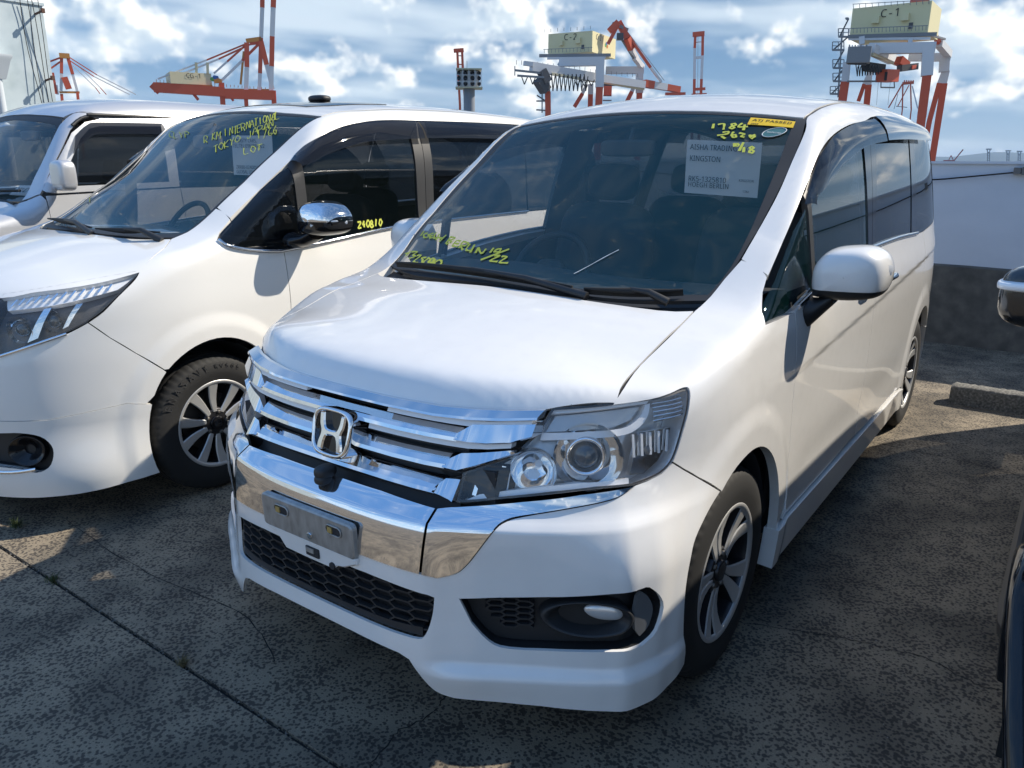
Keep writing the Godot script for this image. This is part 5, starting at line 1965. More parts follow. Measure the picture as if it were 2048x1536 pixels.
# ---------------------------------------------------------------- the silver van behind it
const VAN3 := {
	"Z0": [[0.1, 0.55], [0.3, 0.60], [0.7, 0.60], [0.95, 0.55], [1.1, 0.42], [1.2, 0.3]],
	"A": [[0.1, 0.82], [0.5, 0.845], [1.0, 0.845], [1.25, 0.82], [1.7, 0.74], [1.85, 0.70], [2.0, 0.67]],
	"T": [[-4.1, 1.7], [-3.9, 1.85], [-3.4, 1.945], [-2.4, 1.97], [-1.6, 1.965], [-1.2, 1.945], [-1.0, 1.915], [-0.85, 1.865], [-0.75, 1.80], [-0.5, 1.46], [-0.36, 1.27], [-0.25, 1.22], [0.1, 1.13], [0.35, 1.03], [0.5, 0.92], [0.6, 0.8]],
	"crown": [[-3.7, 0.05], [-1.2, 0.05], [-0.9, 0.04], [-0.3, 0.03], [0.4, 0.05]],
	"k": [[-3.7, 0.13], [-1.1, 0.13], [-0.8, 0.06], [-0.3, 0.07], [0.5, 0.08]],
	"lip": [[0.0, 0.0], [1.0, 0.0]],
	"bow": 0.08, "nose": 0.15, "zr": -3.95, "crease": Vector4(0.9, -0.02, 0.005, 0.3),
}

func silver_van() -> void:
	var b := Body.new()
	b.setup(VAN3)
	var g := .003
	var paint: Material = M.silver_paint
	var van := thing("silver_van", "tall silver van with upright windscreen, farthest in the row beside the pale building", "van", Vector3(-4.95, 0, .1))
	var hh: Array = v2s([0, .54, .3, .51, .55, .40, .70, .22, .74, .05, .74, -.25, .70, -.40, .4, -.33, 0, -.31])
	part("hood", cut(b, 2, hh + flip(hh).slice(1, -1), .05, 0, .02, [], g).mesh(), paint, van)
	var fb := v3s([0, .90, .57, .45, .90, .5, .70, .95, .27, .80, 1.0, .12, .84, .85, .34, .84, .2, .36, .6, .18, .45, 0, .18, .55])
	part("front_bumper", cut(b, 0, fb + flip(fb).slice(1, -1), .04, 0, .03).mesh(), paint, van)
	var fen: Array = v3s([.70, 1.12, .22, .745, 1.18, .05, .75, 1.27, -.25, .715, 1.29, -.40, .80, 1.30, -.50, .82, 1.25, -.52, .845, .9, -.53, .845, .4, -.50]) + rev(arc(-.05, .335, .35, .385, 10, 180, 14).map(func(q): return Vector3(.845, q.y, q.x))) + v3s([.845, .85, .30, .82, 1.0, .12])
	pair("front_fender", cut(b, 3, fen, .035, 0, .03, [], g), paint, van)
	var door := v2s([-.52, 1.27, -1.50, 1.30, -1.52, .40, -.52, .40])
	pair("front_door", cut(b, 1, door, .04, 0, .03, [], g), paint, van)
	var sl := v2s([-1.50, 1.30, -3.85, 1.30, -3.85, .40, -1.52, .40])
	pair("rear_side_panel", cut(b, 1, sl, .05, 0, .03, [], g), paint, van)
	# window band: door frame in paint with a hole for the glass
	var fr := v2s([-.51, 1.31, -.53, 1.29, -.60, 1.28, -1.50, 1.305, -1.54, 1.79, -.98, 1.775, -.89, 1.755, -.78, 1.68])
	var hole := v2s([-.62, 1.325, -1.42, 1.345, -1.45, 1.745, -.99, 1.73, -.91, 1.71, -.83, 1.64])
	pair("door_window_frame", cut(b, 1, fr, .03, 0, .025, [hole], .003), paint, van)
	pair("door_glass", cut(b, 1, hole, .05, -.012, 0), M.privacy_glass, van)
	pair("rear_side_glass", cut(b, 1, v2s([-1.52, 1.31, -3.7, 1.31, -3.65, 1.78, -1.56, 1.79]), .06, -.004, .01), M.privacy_glass, van)
	# visor over the door window
	pair("door_visor", visor(b, v2s([-.80, 1.66, -.90, 1.735, -1.0, 1.755, -1.46, 1.765]), v2s([-.74, 1.53, -.88, 1.64, -1.0, 1.668, -1.46, 1.68])), M.smoke_visor, van)
	var inn := v3s([.705, 1.30, -.42, .69, 1.46, -.53, .675, 1.62, -.645, .655, 1.755, -.75, .66, 1.80, -.85])
	var outr := v3s([.70, 1.80, -.98, .715, 1.765, -.89, .735, 1.68, -.78, .775, 1.45, -.60, .80, 1.30, -.50])
	pair("front_pillar", cut(b, 3, inn + outr, .03, 0, .02, [], .003), paint, van)
	var rf: Array = v2s([0, -.77, .3, -.775, .62, -.80, .665, -.86, .70, -1.0, .73, -1.5, .73, -3.5, .68, -3.9, 0, -3.95])
	part("roof", cut(b, 2, rf + flip(rf).slice(1, -1), .05, 0, .02).mesh(), paint, van)
	var top := v3s([.66, 1.86, -.86, .70, 1.86, -1.2, .70, 1.88, -3.5, .735, 1.80, -3.6, .74, 1.805, -1.54, .72, 1.795, -1.0])
	pair("roof_side_rail", cut(b, 3, top, .04, -.001, .02), paint, van)
	var s := Soup.new()
	var pts := []
	for p in [Vector2(-.80, 1.725), Vector2(-.92, 1.79), Vector2(-1.2, 1.805), Vector2(-3.6, 1.81)]:
		pts.append(b.surf(1, p, .004)[0])
	s.tube(sm(pts, 4), .012, 6)
	pair("rain_gutter", s, M.black_plastic, van)
	var gl := v2s([0, -.725, .3, -.728, .60, -.745, .64, -.73, .672, -.60, .69, -.45, .67, -.40, .3, -.355, 0, -.345])
	part("windscreen", cut(b, 2, gl + flip(gl).slice(1, -1), .05, -.004, 0).mesh(), M.screen_glass, van)
	var so := v2s([0, -.765, .3, -.77, .63, -.79, .675, -.73, .70, -.55, .705, -.42, .69, -.385, .3, -.325, 0, -.315])
	part("windscreen_seal", cut(b, 2, so + flip(so).slice(1, -1), .04, -.003, .012, [gl + flip(gl).slice(1, -1)]).mesh(), M.black_plastic, van)
	put_wheels(van, make_wheel(.322, .2, 1), .822, .322, [-.05, -2.75])
	close_body(van, b, [-.05, -2.75], .30, -3.8)
	s = Soup.new()
	s.box(Vector3(0, 1.17, -.62), Vector3(1.35, .12, .5))
	part("dashboard", s.mesh(), M.dash_plastic, van)
	for q in [[-.37, -1.25], [.37, -1.25]]:
		seat(van, q[0], q[1], .5, M.seat_cloth)
	rear_end(van, b, paint, 1.85)
	s = Soup.new()
	blob(s, Vector3(.93, 1.40, -.60), Vector3(.09, .10, .06), .5)
	s.bar(Vector3(.80, 1.33, -.60), Vector3(.90, 1.36, -.60), .03, .04)
	pair("door_mirror", s, paint, van)
	s = Soup.new()
	blob(s, Vector3(.22, 1.665, -.74), Vector3(.13, .035, .02), .4)
	part("inside_mirror", s.mesh(), M.pillar_cloth, van)
	s = Soup.new()
	s.tube([b.surf(2, Vector2(-.1, -.35), .02)[0], b.surf(2, Vector2(.30, -.385), .025)[0], b.surf(2, Vector2(.62, -.46), .02)[0]], .010, 6)
	part("wiper_blade", s.mesh(), M.black_rubber, van)

# ---------------------------------------------------------------- the black car at the right edge
const CAR4 := {
	"Z0": [[0.1, 0.75], [0.4, 0.85], [0.7, 0.86], [0.9, 0.82], [1.0, 0.74], [1.1, 0.6]],
	"A": [[0.1, 0.86], [0.5, 0.905], [0.9, 0.91], [1.1, 0.90], [1.2, 0.885], [1.6, 0.77], [1.8, 0.70], [2.0, 0.66]],
	"T": [[-4.25, 1.5], [-4.1, 1.68], [-3.7, 1.80], [-3.0, 1.84], [-2.0, 1.86], [-1.4, 1.84], [-1.05, 1.80], [-0.8, 1.71], [-0.4, 1.44], [-0.02, 1.21], [0.1, 1.17], [0.4, 1.11], [0.65, 1.02], [0.8, 0.92], [0.88, 0.82]],
	"crown": [[-3.7, 0.05], [-1.2, 0.05], [0.4, 0.05]],
	"k": [[-3.7, 0.10], [-1.1, 0.10], [-0.8, 0.06], [0.5, 0.10]],
	"lip": [[0.0, 0.0], [1.0, 0.0]],
	"bow": 0.10, "nose": 0.1, "zr": -4.30, "crease": Vector4(0.9, -0.01, 0.006, 0.3), "flare": 0.02,
}

func black_car() -> void:
	var b := Body.new()
	b.setup(CAR4)
	var paint: Material = M.black_paint
	var car := thing("black_car", "black car at the right edge showing its door mirror, dark side step and wheel", "car", Vector3(2.455, 0, .52))
	var af := arc(0, .38, .40, .42, -10, 190, 20).map(func(q): return Vector3(.90, q.y, q.x))
	var side := v2s([-.45, 1.13, -1.8, 1.15, -3.65, 1.18, -3.72, .5]) + arc(-2.8, .38, .40, .42, 190, -10, 18) + v2s([-2.40, .30, -.42, .30]) + v2s([-.40, .45, -.42, .60, -.45, .8])
	side = v2s([-.42, 1.13, -1.8, 1.15, -4.1, 1.18, -4.2, .45, -3.25, .35]) + arc(-2.8, .38, .40, .42, 180, 0, 18) + v2s([-2.40, .30, -.44, .30, -.43, .6])
	pair("body_side", cut(b, 1, side, .04, 0, .03), paint, car)
	var fen := v3s([.74, 1.05, .50, .78, 1.12, .2, .78, 1.17, -.12, .83, 1.14, -.25, .85, 1.13, -.42, .905, .9, -.425, .905, .6, -.425, .90, .31, -.43]) + rev(af) + v3s([.86, .6, .50, .83, .9, .52])
	pair("front_fender", cut(b, 3, fen, .03, 0, .03), paint, car)
	var fb := v3s([0, .95, .78, .45, .95, .70, .70, .97, .55, .80, .95, .45, .87, .6, .44, .87, .33, .42, .80, .22, .45, .5, .2, .65, 0, .2, .7])
	part("front_bumper", cut(b, 0, fb + flip(fb).slice(1, -1), .04, 0, .03).mesh(), paint, car)
	var hd := v2s([0, .76, .4, .70, .68, .52, .76, .3, .76, .0, .4, .06, 0, .08])
	part("hood", cut(b, 2, hd + flip(hd).slice(1, -1), .05, 0, .02).mesh(), paint, car)
	var gl := v2s([0, -.80, .5, -.83, .62, -.82, .70, -.15, .4, -.03, 0, .0])
	part("windscreen", cut(b, 2, gl + flip(gl).slice(1, -1), .06, -.003, 0).mesh(), M.screen_glass, car)
	var rf := v2s([0, -.83, .5, -.86, .66, -.90, .68, -1.5, .68, -3.8, .6, -4.1, 0, -4.15])
	part("roof", cut(b, 2, rf + flip(rf).slice(1, -1), .06, 0, .02).mesh(), paint, car)
	var pil := v3s([.73, 1.18, -.14, .64, 1.62, -.82, .68, 1.74, -1.05, .69, 1.77, -1.7, .69, 1.75, -3.9, .72, 1.67, -3.9, .735, 1.68, -1.7, .73, 1.66, -1.2, .72, 1.60, -.98, .80, 1.22, -.24])
	pair("roof_side_rail", cut(b, 3, pil, .04, 0, .02), paint, car)
	pair("side_glass", cut(b, 1, v2s([-.30, 1.17, -1.45, 1.18, -1.45, 1.65, -1.2, 1.64, -1.0, 1.58]), .06, -.004, 0), M.side_glass, car)
	pair("side_pillar", cut(b, 1, v2s([-1.45, 1.16, -1.6, 1.16, -1.6, 1.68, -1.45, 1.68]), .06, 0, .02), M.black_gloss, car)
	pair("rear_side_glass", cut(b, 1, v2s([-1.6, 1.18, -4.0, 1.2, -3.9, 1.66, -1.6, 1.67]), .06, -.004, 0), M.privacy_glass, car)
	rear_end(car, b, paint, 1.70)
	# side step
	var s := Soup.new()
	var rings := []
	for i in 21:
		var z := lerpf(-.50, -2.40, i / 20.0)
		var e := sin(PI * clampf((i + .3) / 3.0, 0, 1) * .5) if i < 3 else 1.0
		rings.append([Vector3(.84, .30, z), Vector3(.84, .345, z), Vector3(lerpf(.86, .955, e), .345, z), Vector3(lerpf(.86, .968, e), .335, z), Vector3(lerpf(.86, .965, e), .30, z)])
	s.loft(rings, true, true, false, true)
	pair("side_step", s, M.step_plastic, car)
	for k in 5:
		s = Soup.new()
		s.bar(Vector3(.885 + .014 * k, .347, -.52), Vector3(.885 + .014 * k, .347, -2.38), .006, .004)
		pair("step_rib", s, M.black_rubber, car)
	# mud flap in front of the step
	s = Soup.new()
	s.box(Vector3(.83, .26, -.40), Vector3(.16, .24, .015))
	pair("mud_flap", s, M.black_rubber, car)
	# arch moulding
	s = Soup.new()
	var pts := []
	for q in arc(0, .38, .405, .425, -5, 185, 24):
		pts.append(b.surf(1, q, .006)[0])
	s.tube(pts, .022, 8)
	pair("arch_moulding", s, M.black_gloss, car)
	put_wheels(car, make_wheel(.36, .235, 1), .885, .36, [0.0, -2.8])
	close_body(car, b, [0.0, -2.8], .35, -3.6)
	for q in [[-.37, -1.1], [.37, -1.1], [-.37, -2.0], [.37, -2.0]]:
		seat(car, q[0], q[1], .5, M.seat_cloth)
	# mirror
	var o := Node3D.new()
	o.name = "door_mirror"
	car.add_child(o, true)
	for sd in [1, -1]:
		s = Soup.new()
		blob(s, Vector3(.972, 1.235, -.42), Vector3(.10, .066, .06), .6)
		part("shell", s.mesh(sd < 0), paint, o)
		s = Soup.new()
		blob(s, Vector3(.985, 1.258, -.405), Vector3(.092, .011, .056), .5)
		part("turn_signal", s.mesh(sd < 0), M.lamp_satin, o)
		s = Soup.new()
		s.bar(Vector3(.86, 1.19, -.45), Vector3(.97, 1.19, -.44), .06, .05)
		part("stalk", s.mesh(sd < 0), M.black_plastic, o)

const CRANES := [
	["container_crane","orange and white gantry crane with yellow machinery house lettered C-1",-35.0,-174.2,11.69,
		[["leg_upper","w",6.4,23.6,0.0,6.9,17.9,0.0,2.05,2.05], ["leg","o",6.9,17.9,0.0,7.0,10.3,0.0,1.59,1.59], ["leg","o",7.0,10.3,0.0,7.2,-12.0,0.0,1.54,1.54], ["portal_beam","w",-4.1,23.3,0.0,7.7,22.9,0.0,1.93,1.93], ["leg_upper","w",-7.8,21.0,0.0,-7.7,17.3,0.0,1.41,1.41], ["leg","o",-7.7,17.3,0.0,-7.8,13.9,0.0,1.59,1.59], ["leg","o",-7.8,13.9,0.0,-7.3,-12.0,0.0,1.59,1.59], ["leg_upper","w",10.7,23.0,22.0,10.9,20.6,22.0,1.93,1.93], ["leg_upper","w",11.5,20.8,22.0,11.3,18.2,22.0,1.03,1.03], ["leg","o",11.3,18.2,22.0,11.2,9.0,22.0,1.28,1.28], ["leg","o",11.2,9.0,22.0,11.0,-12.0,22.0,1.28,1.28], ["brace","w",10.9,20.6,22.0,10.4,18.3,22.0,0.92,0.92], ["brace","o",10.4,18.3,22.0,9.5,10.6,22.0,1.03,1.03], ["brace","o",9.5,10.6,22.0,8.5,-12.0,22.0,1.03,1.03], ["sill_beam","w",8.4,23.6,22.0,11.8,23.5,22.0,1.59,1.59], ["gable_strut","w",8.7,25.2,12.0,11.3,24.1,22.0,1.41,1.41], ["leg_upper","w",-3.8,22.3,22.0,-3.7,18.4,22.0,1.16,1.16], ["leg","o",-3.7,18.4,22.0,-3.6,14.4,22.0,1.33,1.33], ["leg","o",-3.6,14.4,22.0,-3.2,-12.0,22.0,1.33,1.33], ["brace","o",-4.6,18.6,22.0,-5.4,15.0,22.0,0.82,0.82], ["brace","w",-3.7,21.8,22.0,-4.6,18.6,22.0,0.72,0.72], ["cross_beam","w",3.6,23.8,22.0,8.7,23.6,22.0,1.54,1.54], ["boom_girder","w",-3.6,22.6,-6.0,2.0,23.8,30.0,1.54,1.54], ["boom_girder","w",-5.2,22.8,-6.0,0.2,23.9,30.0,1.03,1.03], ["boom_keel","c",-3.3,21.6,-6.0,2.1,23.2,30.0,0.62,0.62], ["machinery_floor","g",-8.1,25.7,0.0,7.6,25.3,0.0,0.67,0.67], ["floor_frame","w",-8.0,25.3,0.0,6.6,24.6,0.0,0.46,0.46], ["edge_walk","g",6.7,25.7,4.0,9.6,25.6,10.0,0.36,0.36], ["hanger","w",-5.6,25.6,0.0,-5.4,24.2,0.0,1.03,1.03], ["hanger","w",3.1,24.9,0.0,3.2,24.1,0.0,0.77,0.77], ["trolley_frame","g",-7.5,21.3,-8.0,-3.4,21.2,-8.0,2.82,2.82], ["trolley_frame","d",-7.2,20.1,-8.0,-4.0,19.8,-8.0,0.77,0.77], ["trolley_rail","k",-4.1,19.6,-4.0,-1.3,19.9,4.0,1.54,1.54], ["service_walk","g",-7.2,17.2,-2.0,1.9,17.6,6.0,0.31,0.31], ["operator_cab","o",-1.2,18.4,2.0,1.1,18.6,6.0,2.31,2.31], ["cab_window","k",-0.6,18.2,1.5,-0.1,18.2,1.5,1.54,1.54], ["cab_walk","g",-1.0,16.2,2.0,1.5,16.4,6.0,0.26,0.26], ["cab_walk","g",-1.1,17.2,2.0,-1.0,16.2,2.0,0.21,0.21], ["cab_walk","g",1.3,17.3,4.0,1.5,16.3,4.0,0.21,0.21], ["trolley","o",1.6,22.1,10.0,3.2,21.0,12.0,1.54,1.54], ["trolley","d",2.0,20.4,10.0,5.1,21.1,14.0,1.28,1.28], ["trolley","o",4.1,20.7,12.0,5.3,21.1,14.0,0.77,0.77], ["a_frame","o",3.9,34.1,8.0,4.1,32.1,8.0,3.34,3.34], ["stay","o",6.7,27.9,10.0,8.7,25.2,12.0,0.77,0.77], ["stair_landing","g",-8.9,29.0,0.0,-8.4,29.0,0.0,0.36,0.36], ["handrail","g",-9.0,29.2,0.0,-8.5,29.2,0.0,0.15,0.15], ["handrail","g",-9.0,29.2,0.0,-8.9,29.0,0.0,0.18,0.18], ["handrail","g",-8.7,29.2,0.0,-8.7,29.0,0.0,0.13,0.13], ["handrail","g",-8.5,29.2,0.0,-8.4,29.0,0.0,0.18,0.18], ["handrail","g",-9.0,29.1,0.0,-8.4,29.1,0.0,0.13,0.13], ["stair_landing","g",-9.9,25.8,0.0,-8.1,25.7,0.0,0.36,0.36], ["handrail","g",-10.1,27.3,0.0,-8.2,27.2,0.0,0.15,0.15], ["handrail","g",-10.1,27.3,0.0,-9.9,25.8,0.0,0.18,0.18], ["handrail","g",-9.1,27.2,0.0,-9.0,25.8,0.0,0.13,0.13], ["handrail","g",-8.2,27.2,0.0,-8.1,25.7,0.0,0.18,0.18], ["handrail","g",-10.0,26.6,0.0,-8.1,26.5,0.0,0.13,0.13], ["stair_landing","g",-10.8,23.4,0.0,-8.6,23.3,0.0,0.36,0.36], ["handrail","g",-10.9,24.9,0.0,-8.8,24.8,0.0,0.15,0.15], ["handrail","g",-10.9,24.9,0.0,-10.8,23.4,0.0,0.18,0.18], ["handrail","g",-9.8,24.8,0.0,-9.7,23.4,0.0,0.13,0.13], ["handrail","g",-8.8,24.8,0.0,-8.6,23.3,0.0,0.18,0.18], ["handrail","g",-10.9,24.2,0.0,-8.7,24.0,0.0,0.13,0.13], ["stair_landing","g",-10.3,20.0,0.0,-8.2,19.9,0.0,0.36,0.36], ["handrail","g",-10.5,21.6,0.0,-8.4,21.5,0.0,0.15,0.15], ["handrail","g",-10.5,21.6,0.0,-10.3,20.0,0.0,0.18,0.18], ["handrail","g",-9.4,21.5,0.0,-9.2,19.9,0.0,0.13,0.13], ["handrail","g",-8.4,21.5,0.0,-8.2,19.9,0.0,0.18,0.18], ["handrail","g",-10.4,20.8,0.0,-8.3,20.7,0.0,0.13,0.13], ["stair_landing","g",-10.0,17.5,0.0,-7.9,17.4,0.0,0.36,0.36], ["handrail","g",-10.2,19.0,0.0,-8.1,19.0,0.0,0.15,0.15], ["handrail","g",-10.2,19.0,0.0,-10.0,17.5,0.0,0.18,0.18], ["handrail","g",-9.1,19.0,0.0,-9.0,17.4,0.0,0.13,0.13], ["handrail","g",-8.1,19.0,0.0,-7.9,17.4,0.0,0.18,0.18], ["handrail","g",-10.1,18.3,0.0,-8.0,18.2,0.0,0.13,0.13], ["stair_landing","g",-10.3,15.1,0.0,-8.3,15.0,0.0,0.36,0.36], ["handrail","g",-10.4,16.5,0.0,-8.4,16.5,0.0,0.15,0.15], ["handrail","g",-10.4,16.5,0.0,-10.3,15.1,0.0,0.18,0.18], ["handrail","g",-9.4,16.5,0.0,-9.3,15.0,0.0,0.13,0.13], ["handrail","g",-8.4,16.5,0.0,-8.3,15.0,0.0,0.18,0.18], ["handrail","g",-10.3,15.8,0.0,-8.4,15.7,0.0,0.13,0.13], ["stair_flight","d",-8.4,29.0,0.0,-9.7,25.8,0.0,0.26,0.26], ["stair_flight","d",-8.1,25.7,0.0,-10.6,23.4,0.0,0.26,0.26], ["stair_flight","d",-8.6,23.3,0.0,-10.1,20.0,0.0,0.26,0.26], ["stair_flight","d",-8.2,19.9,0.0,-9.8,17.5,0.0,0.26,0.26], ["stair_flight","d",-7.9,17.4,0.0,-10.1,15.0,0.0,0.26,0.26], ["stair_post","g",-9.3,26.4,0.0,-8.7,14.4,0.0,0.31,0.31], ["roof_rail_post","g",-7.7,30.8,0.0,-7.9,31.7,0.0,0.10,0.10], ["roof_rail_post","g",-6.6,30.8,0.0,-6.7,31.6,0.0,0.10,0.10], ["roof_rail_post","g",-5.5,30.8,0.0,-5.6,31.6,0.0,0.10,0.10], ["roof_rail_post","g",-4.3,30.8,0.0,-4.5,31.6,0.0,0.10,0.10], ["roof_rail_post","g",-3.2,30.8,0.0,-3.3,31.6,0.0,0.10,0.10], ["roof_rail_post","g",-2.1,30.8,0.0,-2.2,31.6,0.0,0.10,0.10], ["roof_rail_post","g",-1.0,30.8,0.0,-1.1,31.6,0.0,0.10,0.10], ["roof_rail_post","g",0.1,30.8,0.0,-0.0,31.6,0.0,0.10,0.10], ["roof_rail_post","g",1.2,30.8,0.0,1.1,31.5,0.0,0.10,0.10], ["roof_rail_post","g",2.3,30.7,0.0,2.2,31.5,0.0,0.10,0.10], ["roof_rail_post","g",3.4,30.7,0.0,3.3,31.5,0.0,0.10,0.10], ["roof_rail_post","g",4.5,30.7,0.0,4.3,31.5,0.0,0.10,0.10], ["roof_rail_post","g",5.5,30.7,0.0,5.4,31.5,0.0,0.10,0.10], ["roof_rail","g",-7.8,31.6,0.0,5.4,31.4,0.0,0.10,0.10], ["deck_rail_post","g",-7.9,26.1,-1.5,-8.0,27.0,-1.5,0.10,0.10], ["deck_rail_post","g",-7.2,26.1,-1.5,-7.3,27.0,-1.5,0.10,0.10], ["deck_rail_post","g",-6.5,26.1,-1.5,-6.6,27.0,-1.5,0.10,0.10], ["deck_rail_post","g",-5.9,26.1,-1.5,-6.0,26.9,-1.5,0.10,0.10], ["deck_rail_post","g",-5.2,26.1,-1.5,-5.3,26.9,-1.5,0.10,0.10], ["deck_rail_post","g",-4.6,26.1,-1.5,-4.7,26.9,-1.5,0.10,0.10], ["deck_rail_post","g",-3.9,26.1,-1.5,-4.0,26.9,-1.5,0.10,0.10], ["deck_rail_post","g",-3.3,26.0,-1.5,-3.4,26.9,-1.5,0.10,0.10], ["deck_rail_post","g",-2.6,26.0,-1.5,-2.7,26.9,-1.5,0.10,0.10], ["deck_rail_post","g",-2.0,26.0,-1.5,-2.1,26.9,-1.5,0.10,0.10], ["deck_rail_post","g",-1.3,26.0,-1.5,-1.4,26.8,-1.5,0.10,0.10], ["deck_rail_post","g",-0.7,26.0,-1.5,-0.8,26.8,-1.5,0.10,0.10], ["deck_rail_post","g",-0.0,26.0,-1.5,-0.1,26.8,-1.5,0.10,0.10], ["deck_rail_post","g",0.6,26.0,-1.5,0.5,26.8,-1.5,0.10,0.10], ["deck_rail_post","g",1.2,26.0,-1.5,1.1,26.8,-1.5,0.10,0.10], ["deck_rail_post","g",1.9,25.9,-1.5,1.8,26.8,-1.5,0.10,0.10], ["deck_rail_post","g",2.5,25.9,-1.5,2.4,26.8,-1.5,0.10,0.10], ["deck_rail_post","g",3.1,25.9,-1.5,3.0,26.7,-1.5,0.10,0.10], ["deck_rail_post","g",3.8,25.9,-1.5,3.7,26.7,-1.5,0.10,0.10], ["deck_rail_post","g",4.4,25.9,-1.5,4.3,26.7,-1.5,0.10,0.10], ["deck_rail_post","g",5.0,25.9,-1.5,4.9,26.7,-1.5,0.10,0.10], ["deck_rail_post","g",5.6,25.9,-1.5,5.5,26.7,-1.5,0.10,0.10], ["deck_rail","g",-8.0,27.0,-1.5,5.8,26.7,-1.5,0.13,0.13], ["festoon_cable","k",-5.9,19.9,-5.0,-5.4,17.8,-5.0,0.18,0.18], ["festoon_cable","k",-5.4,17.8,-5.0,-5.5,19.6,-5.0,0.18,0.18], ["festoon_cable","k",-5.4,19.9,-5.0,-5.0,17.8,-5.0,0.18,0.18], ["festoon_cable","k",-5.0,17.8,-5.0,-5.0,19.6,-5.0,0.18,0.18], ["festoon_cable","k",-4.9,19.9,-5.0,-4.5,17.8,-5.0,0.18,0.18], ["festoon_cable","k",-4.5,17.8,-5.0,-4.5,19.6,-5.0,0.18,0.18], ["festoon_cable","k",-4.4,19.9,-5.0,-4.0,17.9,-5.0,0.18,0.18], ["festoon_cable","k",-4.0,17.9,-5.0,-4.0,19.5,-5.0,0.18,0.18], ["festoon_cable","k",-4.0,19.8,-5.0,-3.6,17.9,-5.0,0.18,0.18], ["festoon_cable","k",-3.6,17.9,-5.0,-3.6,19.5,-5.0,0.18,0.18], ["festoon_cable","k",-3.5,19.8,-5.0,-3.1,17.9,-5.0,0.18,0.18], ["festoon_cable","k",-3.1,17.9,-5.0,-3.1,19.5,-5.0,0.18,0.18], ["festoon_cable","k",-3.0,19.8,-5.0,-2.6,17.9,-5.0,0.18,0.18], ["festoon_cable","k",-2.6,17.9,-5.0,-2.6,19.5,-5.0,0.18,0.18], ["festoon_cable","k",-2.5,19.8,-5.0,-2.2,17.9,-5.0,0.18,0.18], ["festoon_cable","k",-2.2,17.9,-5.0,-2.2,19.5,-5.0,0.18,0.18], ["festoon_cable","k",-2.1,19.8,-5.0,-1.7,18.0,-5.0,0.18,0.18], ["festoon_cable","k",-1.7,18.0,-5.0,-1.7,19.4,-5.0,0.18,0.18], ["winch_frame","g",-7.3,23.1,-9.0,-6.9,20.2,-9.0,0.23,0.23], ["winch_frame","w",-6.8,23.0,-9.0,-6.4,20.2,-9.0,0.23,0.23], ["winch_frame","g",-6.3,23.0,-9.0,-5.9,20.2,-9.0,0.23,0.23], ["winch_frame","w",-5.8,23.0,-9.0,-5.4,20.2,-9.0,0.23,0.23], ["winch_frame","g",-5.3,23.0,-9.0,-4.9,20.1,-9.0,0.23,0.23], ["winch_frame","w",-4.8,22.9,-9.0,-4.3,20.1,-9.0,0.23,0.23], ["winch_frame","g",-4.3,22.9,-9.0,-3.9,20.1,-9.0,0.23,0.23], ["hoist_rope","g",-1.6,17.3,3.0,-1.4,12.9,3.0,0.06,0.06], ["hoist_rope","g",0.6,17.3,3.0,0.7,12.9,3.0,0.06,0.06]],
		[["machinery_house","y",-8.3,25.6,0.0,6.0,31.3,11.0], ["wall_box","y",-4.3,28.1,-0.9,-2.9,29.4,0.0], ["wall_box","y",1.0,28.1,-0.9,2.4,29.4,0.0], ["house_door","d",2.5,26.6,-0.2,3.2,27.7,0.0]],
		[["C-1",-1.1,29.8,-0.3,1.59]]],
	["container_crane","orange and white gantry crane with yellow machinery house lettered C-2",-150.6,-244.9,31.63,
